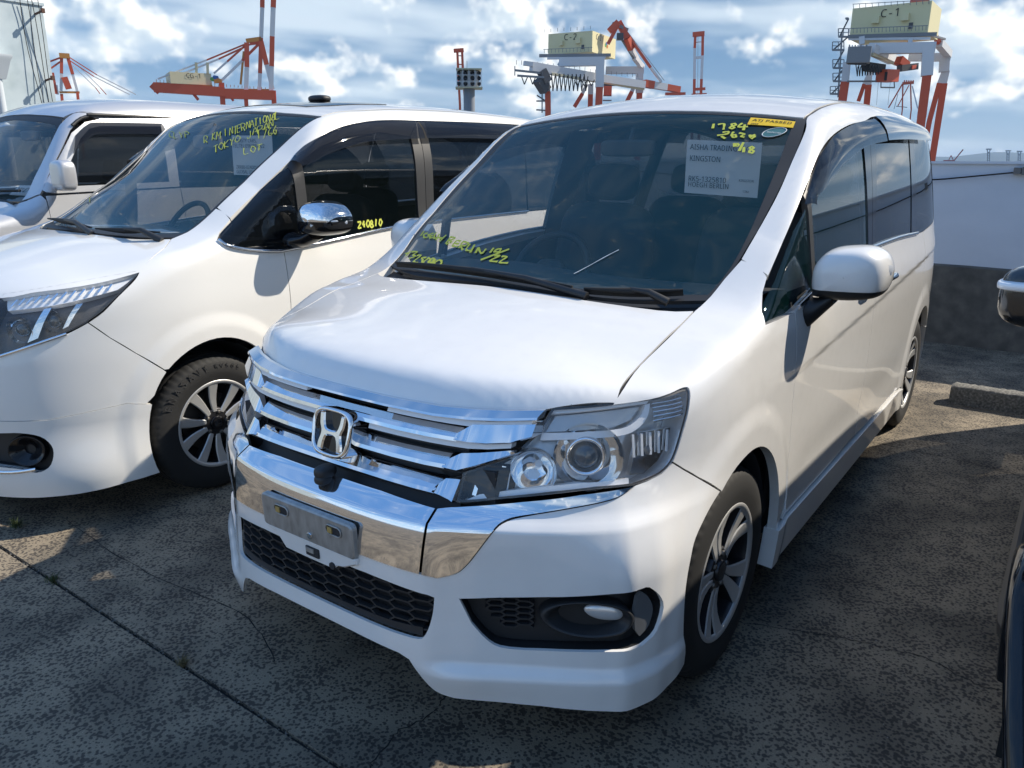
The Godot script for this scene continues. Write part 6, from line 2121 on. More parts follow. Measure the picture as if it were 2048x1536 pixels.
		[["leg_upper","w",8.1,35.9,0.0,8.2,26.6,0.0,2.85,2.85], ["leg","o",8.2,26.6,0.0,8.1,21.6,0.0,2.41,2.41], ["leg","o",8.1,21.6,0.0,8.3,-12.0,0.0,2.41,2.41], ["portal_beam","w",-6.1,34.8,0.0,9.6,34.9,0.0,2.74,2.74], ["leg","o",-9.8,25.2,0.0,-9.6,18.7,0.0,1.97,1.97], ["leg","o",-9.6,18.7,0.0,-9.6,-12.0,0.0,1.97,1.97], ["leg_upper","w",-10.1,32.2,0.0,-9.8,25.2,0.0,1.64,1.64], ["leg_upper","w",5.5,29.4,20.0,5.5,25.8,20.0,1.97,1.97], ["leg","o",5.5,25.8,20.0,5.8,-12.0,20.0,1.86,1.86], ["brace","w",4.0,29.4,20.0,2.5,26.1,20.0,1.20,1.20], ["brace","o",2.5,26.1,20.0,-0.4,21.4,20.0,1.42,1.42], ["portal_beam","w",10.9,34.2,20.0,24.8,34.2,20.0,2.46,2.46], ["leg_upper","w",23.2,35.2,20.0,23.6,26.3,20.0,2.63,2.63], ["leg","o",23.6,26.3,20.0,24.2,-12.0,20.0,2.08,2.08], ["brace","w",22.1,30.1,20.0,20.8,26.8,20.0,1.42,1.42], ["brace","o",20.8,26.8,20.0,18.7,22.4,20.0,1.53,1.53], ["gable_strut","w",20.7,38.0,14.0,24.3,35.2,20.0,1.64,1.64], ["boom_girder","w",-15.3,32.5,-8.0,6.8,30.1,4.0,2.85,2.85], ["boom_girder","w",6.8,30.1,4.0,24.6,28.6,14.0,2.52,2.52], ["boom_girder","o",24.6,29.1,14.0,28.0,28.7,16.0,2.52,2.52], ["boom_girder","w",28.0,28.7,16.0,33.1,28.2,19.0,2.30,2.30], ["boom_girder","o",33.1,28.2,19.0,38.3,27.6,22.0,2.19,2.19], ["boom_tip","o",33.2,25.9,19.0,40.6,26.2,22.0,0.99,0.99], ["boom_keel","c",-8.4,30.4,-6.0,24.7,27.1,14.0,0.77,0.77], ["end_platform","g",-20.7,31.2,-10.0,-11.3,30.3,-9.0,0.66,0.66], ["end_platform","g",-19.9,29.5,-10.0,-10.8,29.0,-9.0,0.66,0.66], ["end_frame","g",-20.7,32.5,-10.0,-20.7,29.5,-10.0,0.33,0.33], ["end_frame","w",-17.7,33.4,-10.0,-14.8,33.1,-9.0,1.42,1.42], ["end_frame","d",-12.8,28.6,-8.0,-10.3,25.0,-6.0,3.29,3.29], ["trolley","d",-11.8,31.3,-8.0,-9.8,27.7,-7.0,2.74,2.74], ["machinery_floor","g",-13.0,36.9,0.0,11.7,37.0,0.0,0.99,0.99], ["floor_frame","w",-10.2,36.1,0.0,10.0,36.4,0.0,0.88,0.88], ["hanger","w",-4.1,37.1,0.0,-6.4,33.8,0.0,0.77,0.77], ["a_frame","o",14.2,48.7,8.0,11.1,45.7,8.0,1.97,1.97], ["a_frame","o",14.2,47.8,8.0,10.9,41.6,8.0,1.20,1.20], ["a_frame","o",14.3,49.0,10.0,17.6,43.8,10.0,2.19,2.19], ["a_frame","o",17.6,43.8,10.0,19.4,40.4,12.0,1.97,1.97], ["a_frame","w",19.4,40.4,12.0,23.3,35.5,18.0,1.53,1.53], ["a_frame","g",15.8,43.3,10.0,20.5,37.5,14.0,0.55,0.55], ["stay","o",17.3,45.4,10.0,26.7,34.5,14.0,0.82,0.82], ["stay","w",26.7,34.5,14.0,31.1,29.7,16.0,0.77,0.77], ["stay","g",17.8,45.7,10.0,32.1,30.2,16.0,0.16,0.16], ["apex_platform","g",12.2,48.3,8.0,17.7,46.4,10.0,0.99,0.99], ["apex_platform","d",13.9,44.1,9.0,16.2,44.1,9.0,2.19,2.19], ["trolley","d",9.5,28.4,6.0,16.4,29.2,10.0,2.19,2.19], ["operator_cab","o",9.9,25.9,6.0,12.7,25.9,6.0,3.07,3.07], ["cab_walk","g",9.7,22.7,6.0,12.8,22.7,6.0,0.44,0.44], ["cab_walk","g",9.7,24.2,6.0,12.8,24.2,6.0,0.22,0.22], ["stair_post","g",-11.8,25.5,0.0,-11.7,18.2,0.0,0.44,0.44], ["stair_landing","g",-13.8,22.1,0.0,-10.5,22.1,0.0,0.49,0.49], ["stair_landing","g",-13.8,19.2,0.0,-9.9,18.9,0.0,0.49,0.49], ["stair_flight","d",-13.6,24.0,0.0,-10.5,22.1,0.0,0.44,0.44], ["stair_landing","d",-13.1,26.0,0.0,-9.0,25.9,0.0,1.64,1.64], ["festoon_cable","k",-8.4,30.3,-7.0,-7.8,24.8,-7.0,0.38,0.38], ["festoon_cable","k",-7.8,24.8,-7.0,-7.2,29.6,-7.0,0.33,0.33], ["festoon_cable","k",-7.0,30.3,-7.0,-6.4,24.8,-7.0,0.38,0.38], ["festoon_cable","k",-6.4,24.8,-7.0,-5.8,29.6,-7.0,0.33,0.33], ["festoon_cable","k",-5.6,30.3,-7.0,-5.0,24.8,-7.0,0.38,0.38], ["festoon_cable","k",-5.0,24.8,-7.0,-4.4,29.6,-7.0,0.33,0.33], ["festoon_cable","k",-4.2,30.3,-7.0,-3.6,24.8,-7.0,0.38,0.38], ["festoon_cable","k",-3.6,24.8,-7.0,-3.0,29.6,-7.0,0.33,0.33], ["festoon_cable","k",-2.8,30.2,-7.0,-2.2,24.8,-7.0,0.38,0.38], ["festoon_cable","k",-2.2,24.8,-7.0,-1.6,29.5,-7.0,0.33,0.33], ["festoon_cable","k",-1.4,30.2,-7.0,-0.8,24.8,-7.0,0.38,0.38], ["festoon_cable","k",-0.8,24.8,-7.0,-0.2,29.5,-7.0,0.33,0.33], ["festoon_cable","k",-0.0,30.2,-7.0,0.6,24.8,-7.0,0.38,0.38], ["festoon_cable","k",0.6,24.8,-7.0,1.2,29.5,-7.0,0.33,0.33], ["festoon_cable","k",1.4,30.2,-7.0,2.0,24.8,-7.0,0.38,0.38], ["festoon_cable","k",2.0,24.8,-7.0,2.6,29.5,-7.0,0.33,0.33], ["festoon_cable","k",2.7,30.2,-7.0,3.4,24.8,-7.0,0.38,0.38], ["festoon_cable","k",3.4,24.8,-7.0,4.0,29.5,-7.0,0.33,0.33], ["festoon_cable","k",-18.5,29.4,-9.0,-17.5,26.8,-9.0,0.33,0.33], ["festoon_cable","k",-17.5,26.8,-9.0,-16.4,29.2,-9.0,0.33,0.33], ["festoon_cable","k",-15.7,29.4,-9.0,-14.7,26.8,-9.0,0.33,0.33], ["festoon_cable","k",-14.7,26.8,-9.0,-13.7,29.2,-9.0,0.33,0.33], ["festoon_cable","k",-0.6,28.2,-9.0,0.4,26.3,-9.0,0.33,0.33], ["festoon_cable","k",0.4,26.3,-9.0,1.5,28.2,-9.0,0.33,0.33], ["festoon_cable","k",1.7,28.2,-9.0,2.8,26.3,-9.0,0.33,0.33], ["festoon_cable","k",2.8,26.3,-9.0,3.8,28.2,-9.0,0.33,0.33], ["festoon_cable","k",4.1,28.2,-9.0,5.2,26.3,-9.0,0.33,0.33], ["festoon_cable","k",5.2,26.3,-9.0,6.2,28.2,-9.0,0.33,0.33], ["deck_rail_post","g",-11.2,37.6,-1.0,-11.2,38.9,-1.0,0.16,0.16], ["deck_rail_post","g",-9.9,37.7,-1.0,-10.0,38.9,-1.0,0.16,0.16], ["deck_rail_post","g",-8.7,37.7,-1.0,-8.7,39.0,-1.0,0.16,0.16], ["deck_rail_post","g",-7.4,37.8,-1.0,-7.4,39.0,-1.0,0.16,0.16], ["deck_rail_post","g",-6.2,37.8,-1.0,-6.2,39.1,-1.0,0.16,0.16], ["deck_rail_post","g",-4.9,37.8,-1.0,-4.9,39.1,-1.0,0.16,0.16], ["deck_rail_post","g",-3.6,37.9,-1.0,-3.7,39.1,-1.0,0.16,0.16], ["deck_rail_post","g",-2.4,37.9,-1.0,-2.4,39.2,-1.0,0.16,0.16], ["deck_rail_post","g",-1.1,38.0,-1.0,-1.2,39.2,-1.0,0.16,0.16], ["deck_rail_post","g",0.1,38.0,-1.0,0.1,39.3,-1.0,0.16,0.16], ["deck_rail_post","g",1.4,38.0,-1.0,1.3,39.3,-1.0,0.16,0.16], ["deck_rail_post","g",2.6,38.1,-1.0,2.6,39.3,-1.0,0.16,0.16], ["deck_rail_post","g",3.9,38.1,-1.0,3.8,39.4,-1.0,0.16,0.16], ["deck_rail_post","g",5.1,38.2,-1.0,5.1,39.4,-1.0,0.16,0.16], ["deck_rail","g",-11.5,38.8,-1.0,5.3,39.4,-1.0,0.16,0.16], ["roof_rail_post","g",-11.4,44.3,0.0,-11.4,45.4,0.0,0.16,0.16], ["roof_rail_post","g",-9.1,44.4,0.0,-9.1,45.5,0.0,0.16,0.16], ["roof_rail_post","g",-6.8,44.6,0.0,-6.8,45.7,0.0,0.16,0.16], ["roof_rail_post","g",-4.6,44.7,0.0,-4.6,45.8,0.0,0.16,0.16], ["roof_rail_post","g",-2.3,44.8,0.0,-2.3,45.9,0.0,0.16,0.16], ["roof_rail_post","g",-0.1,44.9,0.0,-0.1,46.0,0.0,0.16,0.16], ["roof_rail_post","g",2.2,45.0,0.0,2.2,46.2,0.0,0.16,0.16], ["roof_rail_post","g",4.4,45.2,0.0,4.4,46.3,0.0,0.16,0.16], ["walk_rail_post","g",-20.3,33.2,-8.0,-20.3,34.6,-8.0,0.16,0.16], ["walk_rail_post","g",-18.6,33.2,-7.1,-18.6,34.6,-7.1,0.16,0.16], ["walk_rail_post","g",-16.8,33.1,-6.2,-16.9,34.5,-6.2,0.16,0.16], ["walk_rail_post","g",-15.1,33.1,-5.3,-15.1,34.4,-5.3,0.16,0.16], ["walk_rail_post","g",-13.3,33.0,-4.4,-13.3,34.4,-4.4,0.16,0.16], ["walk_rail_post","g",-11.5,32.9,-3.5,-11.6,34.3,-3.5,0.16,0.16], ["walk_rail_post","g",-9.8,32.9,-2.6,-9.8,34.3,-2.6,0.16,0.16], ["walk_rail_post","g",-8.0,32.8,-1.7,-8.0,34.2,-1.7,0.16,0.16], ["walk_rail_post","g",-6.2,32.8,-0.8,-6.2,34.2,-0.8,0.16,0.16], ["walk_rail_post","g",-4.3,32.7,0.1,-4.4,34.1,0.1,0.16,0.16], ["walk_rail_post","g",-2.5,32.6,1.0,-2.6,34.1,1.0,0.16,0.16], ["walk_rail_post","g",-0.7,32.6,1.9,-0.7,34.0,1.9,0.16,0.16], ["walk_rail_post","g",1.2,32.5,2.8,1.1,33.9,2.8,0.16,0.16], ["walk_rail_post","g",3.0,32.4,3.7,3.0,33.9,3.7,0.16,0.16], ["walk_rail_post","g",4.9,31.7,4.6,4.9,33.0,4.6,0.16,0.16], ["walk_rail_post","g",6.8,31.6,5.5,6.7,32.9,5.5,0.16,0.16], ["walk_rail_post","g",8.7,31.5,6.4,8.6,32.8,6.4,0.16,0.16], ["walk_rail_post","g",10.6,31.4,7.3,10.5,32.8,7.3,0.16,0.16], ["walk_rail_post","g",12.5,31.4,8.2,12.4,32.7,8.2,0.16,0.16], ["walk_rail_post","g",14.4,31.3,9.1,14.3,32.6,9.1,0.16,0.16], ["walk_rail_post","g",16.3,31.2,10.0,16.3,32.5,10.0,0.16,0.16], ["walk_rail_post","g",18.3,31.2,10.9,18.2,32.5,10.9,0.16,0.16], ["walk_rail_post","g",20.2,31.1,11.8,20.2,32.4,11.8,0.16,0.16], ["walk_rail_post","g",22.2,31.0,12.7,22.1,32.3,12.7,0.16,0.16]],
		[["machinery_house","y",-11.6,38.1,0.0,5.2,44.8,22.0], ["wall_box","y",-7.0,40.7,-1.0,-5.6,42.3,0.0], ["wall_box","y",-0.8,41.0,-1.0,1.0,42.8,0.0], ["house_door","d",1.3,39.2,-0.3,2.2,40.5,0.0]],
		[["C-2",-3.0,43.3,-0.3,2.19]]],
	["crane_boom","slim orange raised crane boom behind the grey lamp tower",-189.8,-229.0,39.63,
		[["tower_column","o",-0.9,39.6,0.0,-0.7,33.5,0.0,0.85,0.85], ["tower_column","o",0.8,39.6,0.0,1.0,33.5,0.0,0.85,0.85], ["tower_column","o",-0.7,33.5,0.0,-0.2,21.1,0.0,0.85,0.85], ["tower_column","o",1.0,33.5,0.0,1.7,21.1,0.0,0.85,0.85], ["tower_column","o",-0.2,21.1,0.0,-0.2,-12.0,0.0,0.85,0.85], ["tower_column","o",1.7,21.1,0.0,1.6,-12.0,0.0,0.85,0.85], ["tower_cap","o",-2.2,39.5,0.0,1.4,39.8,0.0,1.25,1.25], ["tower_brace","w",-0.7,37.9,0.0,1.0,37.9,0.0,0.34,0.34], ["tower_brace","o",-0.6,35.0,0.0,1.0,35.0,0.0,0.34,0.34]],
		[],
		[]],
	["crane_boom","orange and white raised crane boom standing alone right of the C-2 crane",-125.8,-291.6,23.43,
		[["tower_column","o",-1.9,47.3,0.0,-1.8,42.5,0.0,0.97,0.97], ["tower_column","o",0.8,47.2,0.0,1.2,39.9,0.0,0.97,0.97], ["tower_column","w",-1.8,42.5,0.0,-1.2,31.7,0.0,0.97,0.97], ["tower_column","w",1.2,39.9,0.0,1.4,31.7,0.0,0.97,0.97], ["tower_column","o",-1.2,31.7,0.0,-0.9,26.0,0.0,1.03,1.03], ["tower_column","o",1.4,31.7,0.0,1.6,26.0,0.0,1.03,1.03], ["tower_column","o",-0.9,26.0,0.0,-0.4,-12.0,0.0,1.03,1.03], ["tower_column","o",1.6,26.0,0.0,2.3,-12.0,0.0,1.03,1.03], ["tower_cap","o",-2.9,47.2,0.0,1.4,47.5,0.0,1.57,1.57], ["tower_brace","w",-1.9,44.5,0.0,0.8,44.7,0.0,0.36,0.36], ["tower_brace","w",-1.7,39.2,0.0,1.0,39.3,0.0,0.85,0.85], ["tower_brace","o",-1.1,28.1,0.0,3.1,28.3,0.0,0.97,0.97], ["tower_brace","o",-1.9,26.3,0.0,3.7,26.5,0.0,0.60,0.60], ["tower_rope","g",-0.9,46.5,0.0,0.4,26.5,0.0,0.12,0.12]],
		[],
		[]],
	["container_crane","orange crane with a cream machinery house and raised boom left of the tall clouds",-212.9,-145.0,55.55,
		[["boom_column","o",14.5,49.3,0.0,14.1,44.7,0.0,1.26,1.26], ["boom_column","w",14.1,44.7,0.0,13.1,36.4,0.0,1.15,1.15], ["boom_column","o",13.1,36.4,0.0,12.0,26.6,0.0,1.15,1.15], ["boom_column","w",12.0,26.6,0.0,11.4,21.7,0.0,1.05,1.05], ["boom_column","o",17.7,49.5,0.0,17.2,44.9,0.0,1.47,1.47], ["boom_column","w",17.2,44.9,0.0,16.3,37.0,0.0,1.36,1.36], ["boom_column","o",16.3,37.0,0.0,15.5,28.7,0.0,1.36,1.36], ["boom_column","w",15.5,28.7,0.0,14.8,21.8,0.0,1.26,1.26], ["a_frame","o",8.9,34.9,0.0,8.4,28.2,0.0,1.36,1.36], ["a_frame","w",8.4,28.2,0.0,7.6,21.6,0.0,1.26,1.26], ["a_frame","o",13.0,35.5,0.0,14.1,29.1,0.0,1.36,1.36], ["a_frame","w",14.1,29.1,0.0,15.3,22.3,0.0,1.15,1.15], ["apex_platform","a",8.8,35.4,0.0,13.2,36.2,0.0,1.15,1.15], ["a_frame","o",9.8,34.7,0.0,13.2,35.3,0.0,0.84,0.84], ["stay","o",8.9,34.7,0.0,-2.6,29.7,0.0,0.42,0.42], ["stay","w",-2.6,29.7,0.0,-16.4,24.0,0.0,0.42,0.42], ["stay","o",9.8,34.5,0.0,0.7,30.1,0.0,0.47,0.47], ["stay","w",0.7,30.1,0.0,-13.3,24.1,0.0,0.47,0.47], ["stay","o",8.5,34.2,0.0,3.0,29.5,0.0,0.52,0.52], ["stay","w",3.0,29.5,0.0,-1.0,26.1,0.0,0.52,0.52], ["stay","o",12.9,35.3,0.0,7.2,29.9,0.0,0.73,0.73], ["stay","w",7.2,29.9,0.0,0.5,23.8,0.0,0.68,0.68], ["rear_girder","o",-17.7,21.7,0.0,1.6,21.0,0.0,2.62,2.62], ["rear_girder","o",1.5,20.5,0.0,15.8,20.5,0.0,2.62,2.62], ["girder_end","o",-18.3,22.3,0.0,-16.4,20.4,0.0,1.57,1.57], ["column","o",0.9,23.6,0.0,-0.2,-12.0,0.0,1.47,1.47], ["column","o",15.5,21.9,0.0,14.7,-12.0,0.0,1.36,1.36], ["brace","o",1.6,21.4,0.0,3.8,18.6,0.0,0.63,0.63], ["brace","o",-7.5,20.7,0.0,-6.0,18.6,0.0,0.84,0.84], ["column","o",7.4,19.8,0.0,6.8,-12.0,0.0,1.15,1.15], ["walkway","a",-16.9,22.9,0.0,-1.7,22.6,0.0,0.42,0.42], ["walkway","a",1.7,21.8,0.0,15.5,22.1,0.0,0.42,0.42], ["house_post","c",-5.6,28.9,0.0,-5.8,25.9,0.0,0.73,0.73], ["house_post","c",-2.5,29.0,0.0,-2.7,26.0,0.0,0.73,0.73], ["stair","a",7.9,32.5,0.0,6.2,23.3,0.0,0.63,0.63], ["machine_deck","a",-1.2,23.9,0.0,1.0,24.0,0.0,1.05,1.05], ["walkway_rail_post","a",-16.9,23.0,0.0,-16.8,23.9,0.0,0.16,0.16], ["walkway_rail_post","a",-15.9,23.0,0.0,-15.8,23.8,0.0,0.16,0.16], ["walkway_rail_post","a",-14.9,23.0,0.0,-14.8,23.8,0.0,0.16,0.16], ["walkway_rail_post","a",-13.8,22.9,0.0,-13.7,23.8,0.0,0.16,0.16], ["walkway_rail_post","a",-12.8,22.9,0.0,-12.7,23.7,0.0,0.16,0.16], ["walkway_rail_post","a",-11.7,22.9,0.0,-11.6,23.7,0.0,0.16,0.16], ["walkway_rail_post","a",-10.7,22.8,0.0,-10.6,23.6,0.0,0.16,0.16], ["walkway_rail_post","a",-9.6,22.8,0.0,-9.5,23.6,0.0,0.16,0.16], ["walkway_rail_post","a",-8.6,22.8,0.0,-8.5,23.6,0.0,0.16,0.16], ["walkway_rail_post","a",-7.5,22.7,0.0,-7.4,23.5,0.0,0.16,0.16], ["walkway_rail_post","a",-6.5,22.7,0.0,-6.4,23.5,0.0,0.16,0.16], ["walkway_rail_post","a",-5.4,22.7,0.0,-5.3,23.4,0.0,0.16,0.16], ["walkway_rail_post","a",-4.3,22.6,0.0,-4.2,23.4,0.0,0.16,0.16], ["walkway_rail_post","a",-3.2,22.6,0.0,-3.2,23.4,0.0,0.16,0.16], ["walkway_rail_post","a",-2.2,22.6,0.0,-2.1,23.3,0.0,0.16,0.16], ["walkway_rail_post","a",-1.1,22.5,0.0,-1.0,23.3,0.0,0.16,0.16], ["walkway_rail_post","a",-0.0,22.5,0.0,0.1,23.2,0.0,0.16,0.16], ["walkway_rail_post","a",1.1,22.5,0.0,1.1,23.2,0.0,0.16,0.16], ["walkway_rail_post","a",2.2,22.4,0.0,2.2,23.2,0.0,0.16,0.16], ["walkway_rail_post","a",3.3,22.4,0.0,3.3,23.1,0.0,0.16,0.16], ["walkway_rail_post","a",4.3,22.4,0.0,4.4,23.1,0.0,0.16,0.16], ["walkway_rail_post","a",5.4,22.3,0.0,5.5,23.0,0.0,0.16,0.16], ["walkway_rail_post","a",6.5,22.3,0.0,6.6,23.0,0.0,0.16,0.16], ["walkway_rail_post","a",7.7,22.3,0.0,7.7,23.0,0.0,0.16,0.16], ["walkway_rail_post","a",8.8,22.2,0.0,8.8,22.9,0.0,0.16,0.16], ["walkway_rail_post","a",9.9,22.2,0.0,9.9,22.9,0.0,0.16,0.16], ["walkway_rail_post","a",11.0,22.2,0.0,11.0,22.8,0.0,0.16,0.16], ["walkway_rail_post","a",12.1,22.1,0.0,12.2,22.8,0.0,0.16,0.16], ["walkway_rail_post","a",13.2,22.1,0.0,13.3,22.7,0.0,0.16,0.16], ["walkway_rail_post","a",14.4,22.1,0.0,14.4,22.7,0.0,0.16,0.16]],
		[["machinery_house","c",-13.1,22.8,0.0,-1.8,26.0,10.0]],
		[["CG-1",-6.7,25.1,-0.3,1.36]]],
	["container_crane","small distant orange crane with long sloping stays beside the pale building",-295.4,-142.0,64.12,
		[["a_frame","o",-1.5,35.5,0.0,-2.2,30.4,0.0,1.00,1.00], ["a_frame","w",-2.2,30.4,0.0,-3.1,24.7,0.0,0.93,0.93], ["a_frame","o",0.4,36.1,0.0,1.2,30.3,0.0,1.06,1.06], ["a_frame","w",1.2,30.3,0.0,1.9,24.7,0.0,0.86,0.86], ["apex_platform","a",-2.1,36.2,0.0,1.1,36.2,0.0,1.60,1.60], ["base_walk","a",-3.7,24.2,0.0,2.6,24.4,0.0,0.66,0.66], ["stay","o",0.8,35.9,0.0,8.8,30.5,0.0,0.33,0.33], ["stay","w",8.8,30.5,0.0,20.7,24.4,0.0,0.33,0.33], ["stay","o",0.7,34.9,0.0,7.8,29.9,0.0,0.33,0.33], ["stay","w",7.8,29.9,0.0,18.6,24.3,0.0,0.33,0.33], ["stay","w",1.6,33.2,0.0,7.8,26.2,0.0,0.27,0.27], ["stay","o",7.8,26.2,0.0,9.0,24.2,0.0,0.27,0.27], ["stay","w",3.7,32.8,0.0,9.3,26.3,0.0,0.27,0.27], ["stay","o",9.3,26.3,0.0,11.0,24.0,0.0,0.27,0.27], ["stay","o",-1.9,35.5,0.0,-6.1,33.7,0.0,0.53,0.53], ["stay","o",-2.1,34.2,0.0,-6.5,30.9,0.0,0.53,0.53], ["boom_panel","o",-1.5,29.2,0.0,-0.6,25.4,0.0,1.99,1.99], ["column","o",-4.9,30.5,0.0,-4.7,23.6,0.0,0.93,0.93], ["column","w",-4.3,26.5,0.0,-4.3,23.4,0.0,0.80,0.80], ["column","o",-3.1,23.7,0.0,-4.5,-12.0,0.0,0.93,0.93], ["column","o",1.9,24.4,0.0,0.5,-12.0,0.0,0.93,0.93]],
		[],
		[]],
	["distant_crane","faint orange crane frame seen between the legs of the C-1 crane",-76.1,-410.7,10.64,
		[["a_frame","o",-1.0,36.5,0.0,0.2,25.5,0.0,0.60,0.60], ["a_frame","o",-1.2,36.6,0.0,-5.7,26.4,0.0,0.60,0.60], ["a_frame","o",2.2,36.4,0.0,3.9,25.4,0.0,0.60,0.60], ["a_frame","w",3.0,35.5,0.0,6.5,25.8,0.0,0.54,0.54], ["a_frame","o",1.6,36.0,0.0,-1.9,27.0,0.0,0.42,0.42], ["a_frame","g",-2.5,32.3,0.0,-3.3,25.8,0.0,0.24,0.24], ["cap_beam","o",-1.3,36.8,0.0,3.5,37.1,0.0,1.20,1.20], ["a_frame","g",-2.6,27.0,0.0,2.1,26.4,0.0,0.30,0.30], ["column","o",0.2,25.5,0.0,0.8,-12.0,0.0,0.54,0.54], ["column","o",3.9,25.4,0.0,4.7,-12.0,0.0,0.54,0.54], ["cap_post","o",-0.6,37.0,0.0,-0.5,38.2,0.0,0.48,0.48], ["cap_post","o",0.3,37.0,0.0,0.4,38.2,0.0,0.48,0.48], ["cap_post","o",1.2,36.9,0.0,1.3,38.1,0.0,0.48,0.48], ["cap_post","o",2.1,36.9,0.0,2.2,38.1,0.0,0.48,0.48], ["cap_post","o",3.0,36.9,0.0,3.1,38.1,0.0,0.48,0.48]],
		[],
		[]],
	["jib_crane","small red floating jib crane far off on the water",-191.3,-1485.5,7.39,
		[["jib","r",1.3,5.9,0.0,12.1,24.0,0.0,1.93,1.93], ["a_frame","r",-6.6,5.9,0.0,-3.8,14.6,0.0,1.28,1.28], ["a_frame","r",-3.8,14.6,0.0,1.3,5.9,0.0,1.28,1.28], ["deck","r",-13.8,5.9,0.0,1.3,5.9,0.0,3.00,3.00], ["column","r",-9.7,5.0,0.0,-17.6,-12.0,0.0,1.71,1.71]],
		[],
		[]],
	["pylon","tallest of three far steel pylons above the painted wall",-113.9,-1192.4,5.52,
		[["pylon_leg","s",-2.2,19.4,0.0,0.2,1.8,0.0,0.86,0.86], ["pylon_leg","s",0.2,19.4,0.0,2.6,1.8,0.0,0.86,0.86], ["pylon_arm","s",-4.0,19.7,0.0,2.3,19.7,0.0,1.37,1.37], ["pylon_arm","s",-3.0,18.4,0.0,-0.4,15.4,0.0,0.68,0.68], ["pylon_arm","s",1.3,18.4,0.0,-0.4,15.4,0.0,0.68,0.68], ["pylon_leg","s",0.2,1.8,0.0,-6.9,-12.0,0.0,0.86,0.86], ["pylon_leg","s",2.6,1.8,0.0,-4.5,-12.0,0.0,0.86,0.86], ["pylon_brace","s",-1.7,16.1,0.0,1.0,13.3,0.0,0.51,0.51], ["pylon_brace","s",-1.3,13.1,0.0,1.4,10.4,0.0,0.51,0.51], ["pylon_brace","s",-0.8,10.1,0.0,1.9,7.4,0.0,0.51,0.51], ["pylon_brace","s",-0.4,7.1,0.0,2.3,4.4,0.0,0.51,0.51], ["pylon_brace","s",0.1,4.1,0.0,2.8,1.4,0.0,0.51,0.51]],
		[],
		[]],
	["pylon","middle of three far steel pylons above the painted wall",-112.1,-1443.5,4.50,
		[["pylon_leg","s",-2.7,20.7,0.0,-0.1,2.0,0.0,1.03,1.03], ["pylon_leg","s",0.2,20.7,0.0,2.8,2.0,0.0,1.03,1.03], ["pylon_arm","s",-4.8,21.0,0.0,2.7,21.0,0.0,1.65,1.65], ["pylon_arm","s",-3.6,19.4,0.0,-0.5,15.8,0.0,0.83,0.83], ["pylon_arm","s",1.5,19.4,0.0,-0.5,15.8,0.0,0.83,0.83], ["pylon_leg","s",-0.1,2.0,0.0,-8.8,-12.0,0.0,1.03,1.03], ["pylon_leg","s",2.8,2.0,0.0,-5.9,-12.0,0.0,1.03,1.03], ["pylon_brace","s",-2.1,16.6,0.0,1.2,13.4,0.0,0.62,0.62], ["pylon_brace","s",-1.5,13.0,0.0,1.7,9.8,0.0,0.62,0.62], ["pylon_brace","s",-1.0,9.5,0.0,2.3,6.2,0.0,0.62,0.62], ["pylon_brace","s",-0.4,5.9,0.0,2.8,2.6,0.0,0.62,0.62], ["pylon_brace","s",0.1,2.3,0.0,3.4,-0.9,0.0,0.62,0.62]],
		[],
		[]],
	["pylon","farthest of three far steel pylons above the painted wall",-114.5,-1694.0,3.91,
		[["pylon_leg","s",-3.1,23.0,0.0,0.1,0.2,0.0,1.21,1.21], ["pylon_leg","s",0.2,23.0,0.0,3.4,0.3,0.0,1.21,1.21], ["pylon_arm","s",-5.5,23.4,0.0,3.1,23.3,0.0,1.94,1.94], ["pylon_arm","s",-4.2,21.5,0.0,-0.6,17.3,0.0,0.97,0.97], ["pylon_arm","s",1.8,21.5,0.0,-0.6,17.3,0.0,0.97,0.97], ["pylon_leg","s",0.1,0.2,0.0,-10.5,-12.0,0.0,1.21,1.21], ["pylon_leg","s",3.4,0.3,0.0,-7.2,-12.0,0.0,1.21,1.21], ["pylon_brace","s",-2.4,18.3,0.0,1.4,14.5,0.0,0.73,0.73], ["pylon_brace","s",-1.8,14.1,0.0,2.0,10.3,0.0,0.73,0.73], ["pylon_brace","s",-1.1,9.9,0.0,2.7,6.1,0.0,0.73,0.73], ["pylon_brace","s",-0.5,5.8,0.0,3.3,2.0,0.0,0.73,0.73], ["pylon_brace","s",0.2,1.6,0.0,4.0,-2.2,0.0,0.73,0.73]],
		[],
		[]],
]

# marker-pen strokes on the glass, as places on the pane
const PEN_TOP := [[0.342,-0.812,0.350,-0.786], [0.359,-0.810,0.379,-0.818,0.391,-0.786], [0.414,-0.812,0.423,-0.819,0.417,-0.827,0.407,-0.822,0.414,-0.812,0.424,-0.804,0.417,-0.797,0.408,-0.802,0.414,-0.812], [0.441,-0.836,0.436,-0.812,0.468,-0.821], [0.453,-0.830,0.461,-0.798], [0.394,-0.772,0.412,-0.779,0.414,-0.768,0.382,-0.753], [0.398,-0.752,0.417,-0.744], [0.431,-0.783,0.431,-0.767,0.440,-0.756,0.450,-0.760,0.443,-0.769,0.436,-0.766], [0.452,-0.781,0.472,-0.780,0.466,-0.767,0.479,-0.765], [0.489,-0.777,0.511,-0.779,0.505,-0.763], [0.509,-0.787,0.496,-0.768], [0.456,-0.729,0.465,-0.714], [0.467,-0.731,0.465,-0.722,0.473,-0.719,0.475,-0.726,0.467,-0.731], [0.486,-0.741,0.488,-0.699], [0.497,-0.720,0.505,-0.697], [0.525,-0.716,0.530,-0.724,0.522,-0.729,0.517,-0.722,0.525,-0.716,0.536,-0.710,0.532,-0.701,0.521,-0.705,0.525,-0.716]]
